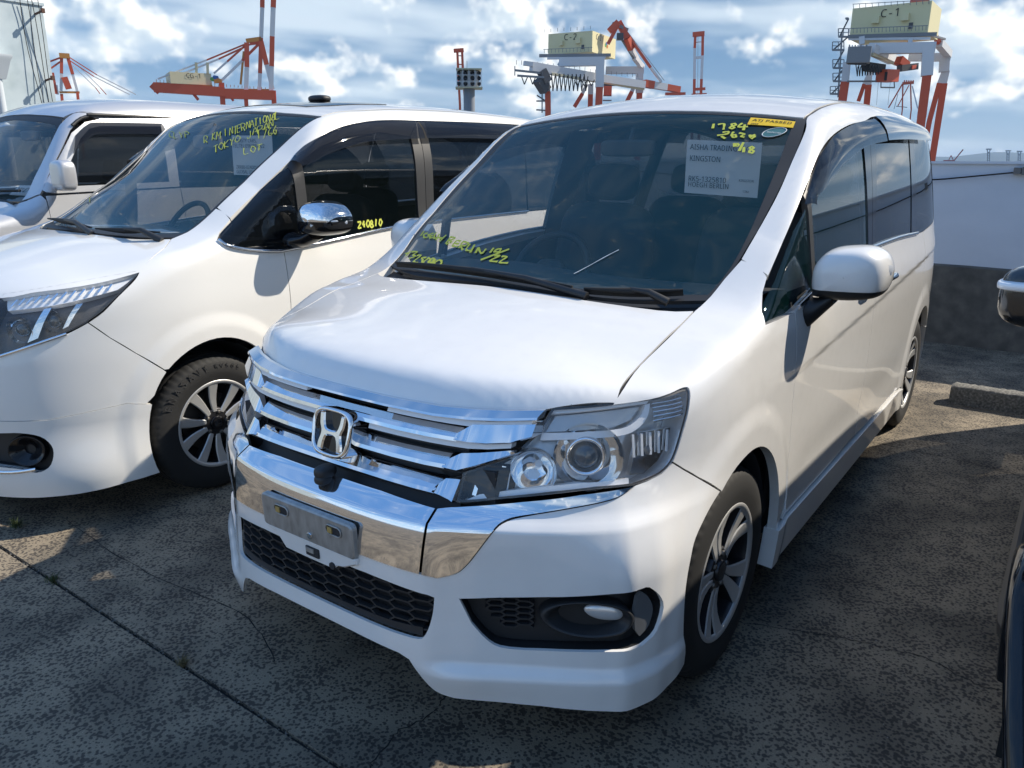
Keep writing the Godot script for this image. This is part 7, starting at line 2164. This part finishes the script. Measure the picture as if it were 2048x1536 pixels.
const PEN_LOW := [[-0.623,-0.285,-0.622,-0.262], [-0.586,-0.265,-0.607,-0.267,-0.589,-0.247,-0.567,-0.243,-0.577,-0.260], [-0.547,-0.256,-0.563,-0.256,-0.549,-0.236,-0.528,-0.234], [-0.553,-0.246,-0.541,-0.244], [-0.528,-0.254,-0.536,-0.252,-0.520,-0.229,-0.508,-0.229], [-0.509,-0.247,-0.500,-0.217], [-0.463,-0.234,-0.475,-0.205], [-0.503,-0.230,-0.472,-0.220], [-0.430,-0.220,-0.430,-0.191], [-0.434,-0.221,-0.403,-0.213,-0.408,-0.206,-0.425,-0.205,-0.404,-0.194,-0.426,-0.189], [-0.358,-0.194,-0.381,-0.198,-0.385,-0.178,-0.354,-0.171], [-0.383,-0.187,-0.358,-0.183], [-0.346,-0.192,-0.343,-0.164], [-0.346,-0.192,-0.313,-0.183,-0.321,-0.173,-0.340,-0.173,-0.316,-0.154], [-0.302,-0.180,-0.302,-0.155,-0.276,-0.150], [-0.277,-0.175,-0.271,-0.141], [-0.250,-0.162,-0.245,-0.139], [-0.250,-0.162,-0.216,-0.137,-0.210,-0.156], [-0.178,-0.160,-0.180,-0.140], [-0.163,-0.152,-0.145,-0.156,-0.143,-0.144,-0.164,-0.145,-0.163,-0.152], [-0.107,-0.156,-0.198,-0.109], [-0.151,-0.128,-0.128,-0.129,-0.154,-0.107,-0.119,-0.104], [-0.118,-0.126,-0.095,-0.125,-0.109,-0.102,-0.072,-0.101], [-0.627,-0.176,-0.605,-0.175], [-0.603,-0.186,-0.607,-0.158], [-0.594,-0.179,-0.559,-0.172,-0.569,-0.159,-0.547,-0.148,-0.574,-0.140], [-0.542,-0.151,-0.518,-0.148,-0.528,-0.118,-0.498,-0.107], [-0.476,-0.132,-0.501,-0.135,-0.483,-0.119,-0.473,-0.095,-0.498,-0.098], [-0.460,-0.126,-0.469,-0.112,-0.458,-0.091,-0.438,-0.093,-0.441,-0.117,-0.468,-0.131], [-0.436,-0.128,-0.447,-0.110,-0.422,-0.103,-0.429,-0.126,-0.420,-0.087], [-0.417,-0.119,-0.411,-0.091], [-0.400,-0.114,-0.404,-0.095,-0.383,-0.083,-0.369,-0.093,-0.382,-0.109,-0.400,-0.114]]
const PEN_SIDE_SCREEN := [[0.087,-0.542,0.025,-0.586,0.053,-0.586,0.073,-0.569,0.061,-0.557], [0.075,-0.559,0.107,-0.547], [0.128,-0.563,0.075,-0.607], [0.084,-0.616,0.105,-0.583,0.145,-0.571], [0.156,-0.570,0.097,-0.618,0.144,-0.593,0.124,-0.622,0.179,-0.578], [0.198,-0.598,0.139,-0.641], [0.227,-0.604,0.169,-0.649,0.236,-0.617,0.179,-0.659], [0.195,-0.655,0.208,-0.668], [0.198,-0.665,0.257,-0.618], [0.226,-0.676,0.210,-0.669,0.262,-0.628,0.275,-0.635], [0.232,-0.648,0.247,-0.658], [0.282,-0.642,0.222,-0.683,0.251,-0.685,0.269,-0.667,0.259,-0.659], [0.265,-0.663,0.302,-0.646], [0.301,-0.656,0.249,-0.700,0.312,-0.667,0.262,-0.709], [0.320,-0.666,0.273,-0.715,0.338,-0.678], [0.303,-0.684,0.311,-0.692], [0.280,-0.727,0.294,-0.739], [0.283,-0.735,0.345,-0.685], [0.363,-0.699,0.308,-0.742], [0.318,-0.764,0.348,-0.730,0.380,-0.714,0.359,-0.745,0.322,-0.764], [0.392,-0.719,0.336,-0.767,0.405,-0.729,0.347,-0.779], [0.406,-0.738,0.353,-0.799,0.423,-0.745], [0.388,-0.756,0.396,-0.767], [0.343,-0.819,0.422,-0.752,0.439,-0.763], [0.192,-0.525,0.205,-0.543], [0.201,-0.533,0.254,-0.494], [0.215,-0.556,0.230,-0.530,0.271,-0.517,0.248,-0.547,0.215,-0.556], [0.285,-0.526,0.235,-0.565], [0.249,-0.579,0.262,-0.541,0.299,-0.540], [0.256,-0.584,0.285,-0.574,0.269,-0.598], [0.287,-0.571,0.309,-0.552], [0.282,-0.612,0.297,-0.585,0.325,-0.576,0.318,-0.603,0.281,-0.612], [0.340,-0.651,0.376,-0.622,0.377,-0.609,0.360,-0.613], [0.382,-0.632,0.348,-0.675,0.398,-0.651], [0.376,-0.650,0.382,-0.658], [0.408,-0.646,0.362,-0.681,0.383,-0.694,0.398,-0.679,0.391,-0.663], [0.424,-0.673,0.391,-0.715,0.443,-0.688], [0.413,-0.688,0.430,-0.695], [0.446,-0.689,0.401,-0.729,0.455,-0.707,0.408,-0.746], [0.442,-0.624,0.386,-0.667], [0.407,-0.673,0.432,-0.681,0.469,-0.633], [0.451,-0.697,0.461,-0.673,0.481,-0.657,0.495,-0.658,0.493,-0.670,0.475,-0.665], [0.471,-0.715,0.484,-0.687,0.500,-0.675,0.518,-0.671,0.500,-0.691,0.487,-0.686], [-0.433,-0.686,-0.473,-0.696,-0.448,-0.671,-0.379,-0.634,-0.335,-0.623], [-0.403,-0.675,-0.303,-0.610,-0.260,-0.604], [-0.313,-0.653,-0.249,-0.622,-0.262,-0.646], [-0.246,-0.622,-0.205,-0.594], [-0.159,-0.590,-0.238,-0.642,-0.173,-0.623,-0.166,-0.612,-0.196,-0.611], [0.404,-0.557,0.447,-0.524,0.464,-0.537], [0.444,-0.580,0.458,-0.557,0.490,-0.550,0.477,-0.573,0.450,-0.579], [0.467,-0.590,0.492,-0.605], [0.476,-0.598,0.509,-0.568], [-0.440,-0.159,-0.548,-0.218]]
const PEN_SIDE_DOOR := [[-0.932,1.190,-0.951,1.192,-0.953,1.186,-0.929,1.160,-0.951,1.162], [-0.981,1.194,-0.965,1.177,-0.982,1.176], [-0.977,1.182,-0.972,1.162], [-1.009,1.198,-0.994,1.181,-0.998,1.162,-1.018,1.180,-1.010,1.198], [-1.027,1.177,-1.026,1.187,-1.035,1.193,-1.039,1.186,-1.035,1.178,-1.016,1.166,-1.028,1.158,-1.041,1.167,-1.029,1.176], [-1.057,1.163,-1.070,1.199], [-1.100,1.198,-1.087,1.176,-1.092,1.163,-1.110,1.182,-1.103,1.199]]

# ---------------------------------------------------------------- flat lettering and marker strokes
func letters(parent: Node, words: String, size: float, at: Vector3, right: Vector3, up: Vector3, material: Material, called := "lettering", font := "Droid Sans", squeeze := 1.0) -> void:
	var m := part(called, text_mesh(words, size, .0004, font), material, parent)
	right = right.normalized()
	var out := right.cross(up).normalized()
	up = out.cross(right).normalized()
	m.transform = Transform3D(Basis(right * squeeze, up, out), at)

func strokes(b: Body, dom: int, rows: Array, r: float, off: float) -> Soup:
	var s := Soup.new()
	for row in rows:
		var pts := sm(v2s(row), 4) if row.size() > 4 else v2s(row)
		var line := []
		for q in pts:
			line.append(b.surf(dom, q, off))
		var rings := []
		for i in line.size():
			var d: Vector3 = (line[mini(i + 1, line.size() - 1)][0] - line[maxi(i - 1, 0)][0]).normalized()
			var w: Vector3 = d.cross(line[i][1]).normalized() * r * (1.0 + .25 * sin(i * 1.7))
			rings.append([line[i][0] + w, line[i][0] - w])
		s.loft(rings)
	return s

func hanging_sheet(called: String, label: String, a: Vector3, b: Vector3, h: float, lean: Vector3, lines: Array, group := "") -> void:
	# a sheet taped along its upper edge a-b, hanging down
	var o := thing(called, label, "paper notice", (a + b) * .5, group)
	var c := (a + b) * .5
	var right := (b - a)
	var w := right.length()
	right /= w
	var rings := []
	var down := (Vector3.DOWN + lean).normalized()
	var out := down.cross(right).normalized() * -1.0
	for i in 7:
		var t := i / 6.0
		var row := []
		for j in 7:
			var u := j / 6.0 - .5
			row.append(a - c + right * (u + .5) * w + down * h * t + out * (.004 * sin(t * 3.0 + u * 2.0) * t))
		rings.append(row)
	var s := Soup.new()
	s.loft(rings)
	part("sheet", s.mesh(), M.paper, o)
	var n := right.cross(-down).normalized()
	for l in lines:
		var p: Vector3 = a - c + right * (w * l[1]) + down * (h * l[2]) + n * .0055
		var m := part("print", text_mesh(l[0], l[3], .0003), M.ink, o)
		(m.mesh as TextMesh).horizontal_alignment = HORIZONTAL_ALIGNMENT_LEFT
		m.transform = Transform3D(Basis(right * .92, -down, n), p)

func notices(van: Node3D, van2: Node3D) -> void:
	var b := HB
	part("pen_number", strokes(b, 2, PEN_TOP, .0042, .0012).mesh(), M.yellow_pen, van, "yellow pen number 1784 and date high on the windscreen").set_meta("kind", "stuff")
	part("pen_writing", strokes(b, 2, PEN_LOW, .0042, .0012).mesh(), M.yellow_pen, van, "yellow pen writing low on the windscreen").set_meta("kind", "stuff")
	# stickers
	part("yellow_sticker", cut(b, 2, v2s([.455, -.879, .612, -.898, .618, -.857, .461, -.832]), .03, .001, 0).mesh(), M.yellow_sticker, van)
	var f := on_body(b, 2, Vector2(.538, -.872), .0018)
	var e0: Vector3 = b.surf(2, Vector2(.456, -.862), .0018)[0]
	var e1: Vector3 = b.surf(2, Vector2(.612, -.882), .0018)[0]
	var r := (e1 - e0).normalized()
	letters(van, "ATJ PASSED", .022, f.origin, r, f.basis.z.cross(r), M.ink, "sticker_print", "Droid Sans", 1.25)
	letters(van, "JANZ", .012, b.surf(2, Vector2(.485, -.842), .0018)[0], r, f.basis.z.cross(r), M.ink, "sticker_print")
	var ov := []
	for i in 24:
		var a := TAU * i / 24
		ov.append(Vector2(.567 + .036 * cos(a), -.815 + .024 * sin(a) - .018 * cos(a)))
	part("oval_sticker", cut(b, 2, ov, .02, .001, 0).mesh(), M.teal_sticker, van)
	var rg := []
	for q in ov:
		rg.append(b.surf(2, q, .0015)[0])
	rg.append(rg[0])
	var s := Soup.new()
	s.tube(rg, .0016, 5, false)
	part("oval_sticker_rim", s.mesh(), M.paper, van)
	f = on_body(b, 2, Vector2(.567, -.812), .0018)
	letters(van, "INSPECTED", .010, f.origin, r, f.basis.z.cross(r), M.paper, "sticker_print")
	part("small_sticker", cut(b, 2, v2s([-.652, -.335, -.615, -.325, -.610, -.290, -.648, -.300]), .02, -.006, 0).mesh(), M.paper, van)
	part("screen_scratch", strokes(b, 2, [[.20, -.09, .26, -.16, .30, -.20]], .0012, .001).mesh(), M.paper, van)
	hanging_sheet("paper_notice", "printed paper notice for KINGSTON taped inside the middle van's windscreen", Vector3(.272, 1.583, -.745), Vector3(.538, 1.570, -.785), .190, Vector3(0, 0, 0.0), [["AISHA TRADING LLC", .05, .13, .026], ["KINGSTON", .05, .34, .026], ["RK5-1325810", .05, .72, .026], ["HOEGH BERLIN", .05, .83, .024], ["KINGSTON", .74, .70, .012], ["1784", .80, .90, .011]])
	b = SB
	part("pen_writing", strokes(b, 2, PEN_SIDE_SCREEN, .0022, .0012).mesh(), M.yellow_pen, van2, "yellow pen writing on the windscreen").set_meta("kind", "stuff")
	part("pen_number", strokes(b, 1, PEN_SIDE_DOOR, .0045, -.0035).mesh(), M.yellow_pen, van2, "yellow pen number low on the door glass").set_meta("kind", "stuff")
	var o := van2.position
	hanging_sheet("paper_notice", "printed paper notice for GLOBAL LEADER inside the side van's windscreen", o + Vector3(.202, 1.628, -.632), o + Vector3(.473, 1.625, -.682), .20, Vector3(0, 0, .05), [["DYNASTY CARS,", .04, .13, .026], ["TEL:TEL:0963881522", .04, .26, .026], ["ZRR80-0240810", .10, .80, .024], ["GLOBAL LEADER", .10, .92, .024]])
	# loose papers on the side van's dashboard
	for q in [[.05, -.20, .2, .21, .28, "sheet of paper lying flat on the side van's dashboard, nearer its middle"], [-.44, -.24, -.3, .21, .26, "sheet of paper lying on the side van's dashboard behind the steering wheel"], [.50, -.22, .5, .12, .20, "pale booklet on the side van's dashboard by its near pillar"]]:
		s = Soup.new()
		var rings := []
		for i in 5:
			var row := []
			for j in 5:
				var u: float = (i / 4.0 - .5) * q[4]
				var v: float = (j / 4.0 - .5) * q[3]
				var p := Vector2(u, v).rotated(q[2])
				row.append(Vector3(p.x, .012 * absf(u) + .006 * sin(v * 20.0), p.y))
			rings.append(row)
		s.loft(rings)
		var m := single("loose_paper", s.mesh(), M.paper, q[5], "paper", "papers on the side van's dashboard")
		m.position = o + Vector3(q[0], 1.152, q[1])
	# card on the silver van's dashboard
	var card := thing("paper_card", "white lettered card standing behind the silver van's windscreen", "paper card", Vector3(-4.44, 1.245, -.42))
	s = Soup.new()
	s.box(Vector3(0, .05, 0), Vector3(.30, .10, .002), Basis(Vector3.RIGHT, -.9))
	part("card_sheet", s.mesh(), M.paper, card)
	letters(card, "30147 2", .07, Vector3(-.0, .052, .004), Vector3.RIGHT, Basis(Vector3.RIGHT, -.9) * Vector3.UP, M.ink, "print")

# ---------------------------------------------------------------- ground, wall, building, water
func ground_and_walls() -> void:
	var j0 := .972
	var j1 := .986
	var s := Soup.new()
	s.flat(Vector3(-40, 0, -5.6), Vector3(60, 0, -5.6), Vector3(60, 0, j0), Vector3(-40, 0, j0), Vector3.UP)
	s.flat(Vector3(-40, 0, j1), Vector3(60, 0, j1), Vector3(60, 0, 60), Vector3(-40, 0, 60), Vector3.UP)
	s.flat(Vector3(-40, 0, j0), Vector3(60, 0, j0), Vector3(60, -.02, j0), Vector3(-40, -.02, j0))
	s.flat(Vector3(-40, 0, j1), Vector3(60, 0, j1), Vector3(60, -.02, j1), Vector3(-40, -.02, j1))
	var g := structure("ground", s.mesh(), M.concrete, "worn concrete parking deck with exposed aggregate")
	s = Soup.new()
	s.flat(Vector3(-40, -.012, j0 - .01), Vector3(60, -.012, j0 - .01), Vector3(60, -.012, j1 + .01), Vector3(-40, -.012, j1 + .01), Vector3.UP)
	part("joint_filler", s.mesh(), M.joint_tar, g)
	# crumbled edges along the joint
	var rng := RandomNumberGenerator.new()
	rng.seed = 5
	s = Soup.new()
	for i in 420:
		var x := rng.randf_range(-3.6, 1.6)
		var z := rng.randfn(.979, .007)
		stone(s, Vector3(x, -.004, z), rng.randf_range(.002, .006), rng)
	var grit := part("joint_grit", s.mesh(), M.grit, g)
	grit.set_meta("kind", "stuff")
	for line in [[.62, -.22, .80, -.28, 1.04, -.37, 1.21, -.41, 1.33, -.43, 1.48, -.38, 1.62, -.42], [.27, .972, .25, .93, .22, .81, .24, .69, .23, .59, .26, .45], [.70, -2.45, .99, -2.43, 1.27, -2.41, 1.60, -2.33], [-1.9, .70, -1.2, .74, -.62, .70, -.30, .80]]:
		s = Soup.new()
		var pts := sm(v2s(line), 10)
		var rings := []
		for i in pts.size():
			var j := Vector2(rng.randfn(0, .004), rng.randfn(0, .004))
			var p: Vector2 = pts[i] + j
			var w := rng.randf_range(.0008, .0028)
			var d: Vector2 = (pts[mini(i + 1, pts.size() - 1)] - pts[maxi(i - 1, 0)]).normalized().orthogonal() * w
			rings.append([Vector3(p.x + d.x, .0012, p.y + d.y), Vector3(p.x - d.x, .0012, p.y - d.y)])
		s.loft(rings)
		part("crack", s.mesh(), M.joint_tar, g)
	# small stones lying about
	s = Soup.new()
	for i in 700:
		stone(s, Vector3(rng.randf_range(-2.6, 1.7), .001, rng.randf_range(-.6, 1.5)), rng.randf_range(.0012, .0035), rng)
	var grit2 := part("loose_grit", s.mesh(), M.grit, g)
	grit2.set_meta("kind", "stuff")
	# deck wall
	var w := thing("deck_wall", "low deck wall, blue grey paint above dark bare concrete, behind the vans", "wall", Vector3(-2, 0, -5.6))
	s = Soup.new()
	var rings2 := []
	for i in 61:
		var x := lerpf(-13.4, 16, i / 60.0)
		rings2.append([Vector3(x, 0, .145), Vector3(x, .335, .13), Vector3(x, .66 + .006 * sin(x * 3.1), .118 + .004 * sin(x * 5.0)), Vector3(x, .675 + .006 * sin(x * 3.1), .10), Vector3(x, .675, -.1), Vector3(x, 0, -.1)])
	s.loft(rings2, false, true)
	part("wall_base", s.mesh(), M.dark_concrete, w)
	s = Soup.new()
	s.box(Vector3(1.3, 1.085, 0), Vector3(29.4, .835, .20))
	part("wall_panel", s.mesh(), M.wall_paint, w)
	s = Soup.new()
	s.box(Vector3(1.3, 1.512, 0), Vector3(29.4, .02, .24))
	part("wall_coping", s.mesh(), M.wall_paint, w)
	# cable along the wall, held by a clip
	var cb := thing("wall_cable", "dark sagging cable running along the top of the painted wall", "cable", Vector3(0, 1.44, -5.47))
	s = Soup.new()
	var cp := []
	for i in 49:
		var x := lerpf(-12.0, 12.0, i / 48.0)
		var t := fposmod(x - 1.0, 3.4) / 3.4
		cp.append(Vector3(x, -.12 * 4.0 * t * (1.0 - t), .012))
	s.tube(cp, .007, 6)
	part("cable", s.mesh(), M.black_rubber, cb)
	for k in range(-3, 4):
		s = Soup.new()
		s.box(Vector3(1.0 + 3.4 * k, .01, 0), Vector3(.05, .05, .05))
		s.box(Vector3(1.045 + 3.4 * k, .01, .0), Vector3(.03, .06, .04))
		part("cable_clip", s.mesh(), M.grey_plastic, cb)
	# wheel stop
	var st := thing("wheel_stop", "rough concrete wheel stop lying on the sunlit deck behind the vans", "wheel stop", Vector3(1.28, 0, -3.60))
	s = Soup.new()
	var rr := []
	for i in 31:
		var x := lerpf(-.305, .305, i / 30.0)
		var e := .010 * smoothstep(.29, .305, absf(x))
		var row := []
		for q in [[.068, 0.0], [.064, .05], [.058, .105], [.050, .118], [.0, .121], [-.055, .118], [-.062, .10], [-.068, 0.0]]:
			row.append(Vector3(x, maxf(q[1] - e + (rng.randfn(0, .0022) if q[1] > .01 else 0.0), 0), q[0] * (1.0 - e * 3.0) + rng.randfn(0, .0015)))
		rr.append(row)
	s.loft(rr, false, false, false, true)
	part("block", s.mesh(), M.stop_concrete, st)
	building()
	weeds(rng)
	# water and far hills
	s = Soup.new()
	s.flat(Vector3(-9000, -12, -9500), Vector3(9000, -12, -9500), Vector3(9000, -12, 3000), Vector3(-9000, -12, 3000), Vector3.UP)
	structure("sea", s.mesh(), M.sea, "")
	var n := FastNoiseLite.new()
	n.seed = 4
	n.frequency = .0006
	n.fractal_octaves = 5
	var hr := []
	for i in 161:
		var a := deg_to_rad(lerpf(-75, 40, i / 160.0))
		var d := 7800.0
		var h := 70.0 + 80.0 * n.get_noise_1d(i * 90.0) + 25.0 * n.get_noise_1d(i * 500.0)
		hr.append([Vector3(sin(a) * d, -12, -cos(a) * d), Vector3(sin(a) * (d + 400), h * .55, -cos(a) * (d + 400)), Vector3(sin(a) * (d + 900), h, -cos(a) * (d + 900)), Vector3(sin(a) * (d + 1500), -12, -cos(a) * (d + 1500))])
	s = Soup.new()
	s.loft(hr)
	structure("hills", s.mesh(), M.hill, "")
	# quay land under the cranes
	s = Soup.new()
	s.box(Vector3(-150, -11.5, -150), Vector3(700, 1.0, 230), Basis(Vector3.UP, deg_to_rad(20)))
	structure("quay", s.mesh(), M.quay, "")

func stone(s: Soup, c: Vector3, r: float, rng: RandomNumberGenerator) -> void:
	var p := []
	for q in [Vector3(1, 0, 0), Vector3(-.5, 0, .87), Vector3(-.5, 0, -.87), Vector3(0, 1, 0)]:
		p.append(c + Basis(Vector3.UP, rng.randf() * .8) * q * r * rng.randf_range(.6, 1.3))
	for t in [[0, 1, 3], [1, 2, 3], [2, 0, 3]]:
		var n: Vector3 = (p[t[1]] - p[t[0]]).cross(p[t[2]] - p[t[0]]).normalized()
		if n.y < 0:
			n = -n
		s.tri(p[t[0]], p[t[1]], p[t[2]], n, n, n)

func building() -> void:
	var o := thing("pale_building", "pale rendered building wall with a white downpipe and loose cables", "building", Vector3(-15.55, 0, -5.9))
	var s := Soup.new()
	s.box(Vector3(-5, 2.18, 11), Vector3(10, 4.36, 22))
	part("wall", s.mesh(), M.render_wall, o)
	s = Soup.new()
	s.box(Vector3(-5, 4.385, 11), Vector3(10.06, .05, 22.06))
	part("parapet_cap", s.mesh(), M.render_wall, o)
	# rain hopper and downpipe
	var d := Node3D.new()
	d.name = "downpipe"
	o.add_child(d)
	s = Soup.new()
	s.tube([Vector3(.10, 2.95, 1.05), Vector3(.10, 0, 1.05)], .075, 14)
	part("pipe", s.mesh(), M.pipe_paint, d)
	s = Soup.new()
	s.loft([[Vector3(.01, 2.95, .93), Vector3(.19, 2.95, .93), Vector3(.19, 2.95, 1.17), Vector3(.01, 2.95, 1.17)], [Vector3(.01, 3.28, .85), Vector3(.30, 3.28, .85), Vector3(.30, 3.28, 1.25), Vector3(.01, 3.28, 1.25)], [Vector3(.01, 3.33, .82), Vector3(.33, 3.33, .82), Vector3(.33, 3.33, 1.28), Vector3(.01, 3.33, 1.28)], [Vector3(.01, 3.38, .82), Vector3(.33, 3.38, .82), Vector3(.33, 3.38, 1.28), Vector3(.01, 3.38, 1.28)]], true, true, true, true)
	part("hopper", s.mesh(), M.pipe_paint, d)
	s = Soup.new()
	s.tube([Vector3(.15, 3.38, 1.06), Vector3(.15, 3.55, 1.06), Vector3(.14, 3.66, 1.09), Vector3(.10, 3.70, 1.16), Vector3(-.05, 3.70, 1.25)], .10, 12)
	part("elbow", s.mesh(), M.pipe_paint, d)
	# cables hanging at the corner
	for k in 4:
		s = Soup.new()
		var pts := []
		for i in 12:
			var t := i / 11.0
			pts.append(Vector3(.08 + .04 * sin(t * 9.0 + k), lerpf(4.45, 1.0, t), .10 + .11 * k * (1.0 - .5 * t) + .02 * sin(t * 7.0 + k * 2.0)))
		s.tube(pts, .007, 5)
		part("cable", s.mesh(), M.black_rubber, o)
	for y in [4.2, 3.0, 2.1]:
		s = Soup.new()
		s.bar(Vector3(0, y, .14), Vector3(.30, y + .03, .14), .03, .03)
		s.box(Vector3(.30, y + .03, .14), Vector3(.06, .08, .06))
		part("cable_bracket", s.mesh(), M.rusty, o)

func weeds(rng: RandomNumberGenerator) -> void:
	for q in [[-.53, .978, 60, .045, "dry grass tuft growing in the joint, nearest to the middle van's bumper", 1], [-1.37, .98, 70, .035, "green grass tuft growing in the joint, between the other two tufts", 0], [-1.96, .86, 90, .05, "low green weed on the deck under the side van's bumper", 0]]:
		var s := Soup.new()
		for i in q[2]:
			var a := rng.randf() * TAU
			var r := rng.randf() * (.022 if q[5] else .04)
			var p := Vector3(cos(a) * r, -.006, sin(a) * r * .5)
			var lean := Vector3(rng.randfn(.25 if q[5] else 0.0, .45), 1.0, rng.randfn(-.2 if q[5] else 0.0, .45)).normalized()
			var h: float = q[3] * rng.randf_range(.4, 1.2)
			var w := Vector3(cos(a + 1.0), 0, sin(a + 1.0)) * .0016
			var mid := p + lean * h * .6
			var tip := p + lean * h + Vector3(lean.x, -.3, lean.z) * h * .25
			s.flat(p - w, p + w, mid + w * .8, mid - w * .8)
			s.flat(mid - w * .8, mid + w * .8, tip + w * .1, tip - w * .1)
		var o := single("grass_tuft", s.mesh(), M.dry_grass if q[5] else M.green_grass, q[4], "grass tuft", "grass tufts on the deck")
		o.position = Vector3(q[0], 0, q[1])

# ---------------------------------------------------------------- cranes
func cranes() -> void:
	var m := {"w": M.crane_white, "o": M.crane_orange, "g": M.crane_grey, "d": M.crane_dark, "k": M.black_rubber, "y": M.crane_yellow, "c": M.crane_cream, "a": M.crane_amber, "r": M.crane_red, "s": M.pylon_steel}
	for c in CRANES:
		var o := thing(c[0], c[1], "pylon" if c[0] == "pylon" else "crane", Vector3(c[2], -12, c[3]), "cranes over the port" if c[0] != "pylon" else "far pylons")
		o.rotation.y = deg_to_rad(c[4])
		for e in c[5]:
			var s := Soup.new()
			s.bar(Vector3(e[2], e[3] + 12, -e[4]), Vector3(e[5], e[6] + 12, -e[7]), e[8], e[9])
			part(e[0], s.mesh(), m[e[1]], o)
		if c[6].is_empty():
			continue
		# the house turns about its near corner
		var turn: float = {"C-1": -12.0, "C-2": -24.0}.get(c[7][0][0], 10.0)
		var h := Node3D.new()
		h.name = "machinery_house"
		o.add_child(h)
		var ox: float = c[6][0][5]
		h.position = Vector3(ox, 12, 0)
		h.rotation.y = deg_to_rad(turn)
		for e in c[6]:
			var s := Soup.new()
			s.box(Vector3((e[2] + e[5]) * .5 - ox, (e[3] + e[6]) * .5, -(e[4] + e[7]) * .5), Vector3(absf(e[5] - e[2]), absf(e[6] - e[3]), absf(e[7] - e[4])))
			part("house_body" if e[0] == "machinery_house" else e[0], s.mesh(), m[e[1]], h)
		for e in c[7]:
			for k in e[0].length():
				var t := part("letter", text_mesh(e[0][k], e[4] * 1.25, .02), M.ink, h)
				t.position = Vector3(e[1] - ox + (k - (e[0].length() - 1) * .5) * e[4] * .78, e[2], .12)
		if c[7].size() and c[7][0][0] != "C-1":
			# coloured swirl beside the lettering
			var e = c[7][0]
			var side: bool = e[0] == "C-2"
			var k := 0
			for q in [[-.35, .1, M.logo_green], [.05, .45, M.logo_blue], [.40, -.05, M.logo_orange]]:
				var s := Soup.new()
				var pl := PackedVector2Array(arc(q[0] * 1.9, q[1] * 1.7, .85, .62, 20 + 100 * k, 300 + 100 * k, 14))
				var xf := Transform3D(Basis.IDENTITY, Vector3(e[1] + 6.0 - ox, e[2] - .8, .12 + .01 * k))
				if side:
					xf = Transform3D(Basis(Vector3.UP, PI / 2), Vector3(.06 + .01 * k, e[2] - 1.8, -13.0))
				prism(s, pl, .02, 0, xf)
				part("company_sign", s.mesh(), q[2], h)
				k += 1
			if side:
				for i in 3:
					var t := part("letter", text_mesh(e[0][i], e[4] * 1.1, .02), M.ink, h)
					t.transform = Transform3D(Basis(Vector3.UP, PI / 2), Vector3(.06, e[2], -4.0 - 1.6 * i))
	# lamp tower with a caged head
	var az := deg_to_rad(-39.02)
	var o := thing("lamp_tower", "grey floodlight tower with a caged white head on a thick pole", "lamp tower", Vector3(1.51 + 90 * sin(az), -12, 2.05 - 90 * cos(az)))
	o.rotation.y = -az
	var s := Soup.new()
	s.tube([Vector3(0, 0, 0), Vector3(0, 21.2, 0)], .62, 16)
	part("pole", s.mesh(), M.pylon_steel, o)
	s = Soup.new()
	s.box(Vector3(0, 21.15, 0), Vector3(2.9, .12, 2.6))
	s.box(Vector3(0, 23.0, 0), Vector3(2.75, .14, 2.5))
	part("deck", s.mesh(), M.crane_cream, o)
	for x in [-1.3, -.65, 0, .65, 1.3]:
		for z in [-1.15, 1.15]:
			s = Soup.new()
			s.bar(Vector3(x, 21.2, z), Vector3(x, 22.95, z), .07, .07)
			part("cage_post", s.mesh(), M.crane_white, o)
	s = Soup.new()
	s.box(Vector3(0, 22.05, -.2), Vector3(2.2, 1.6, 1.6))
	part("head_core", s.mesh(), M.crane_white, o)
	for x in [-1.0, -.35, .35, 1.0]:
		for y in [21.55, 22.1, 22.6]:
			s = Soup.new()
			turned(s, [Vector2(.001, .18), Vector2(.12, .18), Vector2(.22, .30), Vector2(.24, .32)], 12, Transform3D(Basis(Vector3.UP, x * .6), Vector3(x * .9, y, .62)))
			part("floodlight", s.mesh(), M.black_gloss, o)
	for y in [21.7, 22.4]:
		s = Soup.new()
		s.bar(Vector3(-1.32, y, 1.17), Vector3(1.32, y, 1.17), .05, .05)
		s.bar(Vector3(1.32, y, -1.17), Vector3(1.32, y, 1.17), .05, .05)
		part("cage_rail", s.mesh(), M.crane_white, o)
	s = Soup.new()
	s.bar(Vector3(-.2, 23.0, 0), Vector3(-.2, 23.9, 0), .05, .05)
	part("lightning_rod", s.mesh(), M.pylon_steel, o)
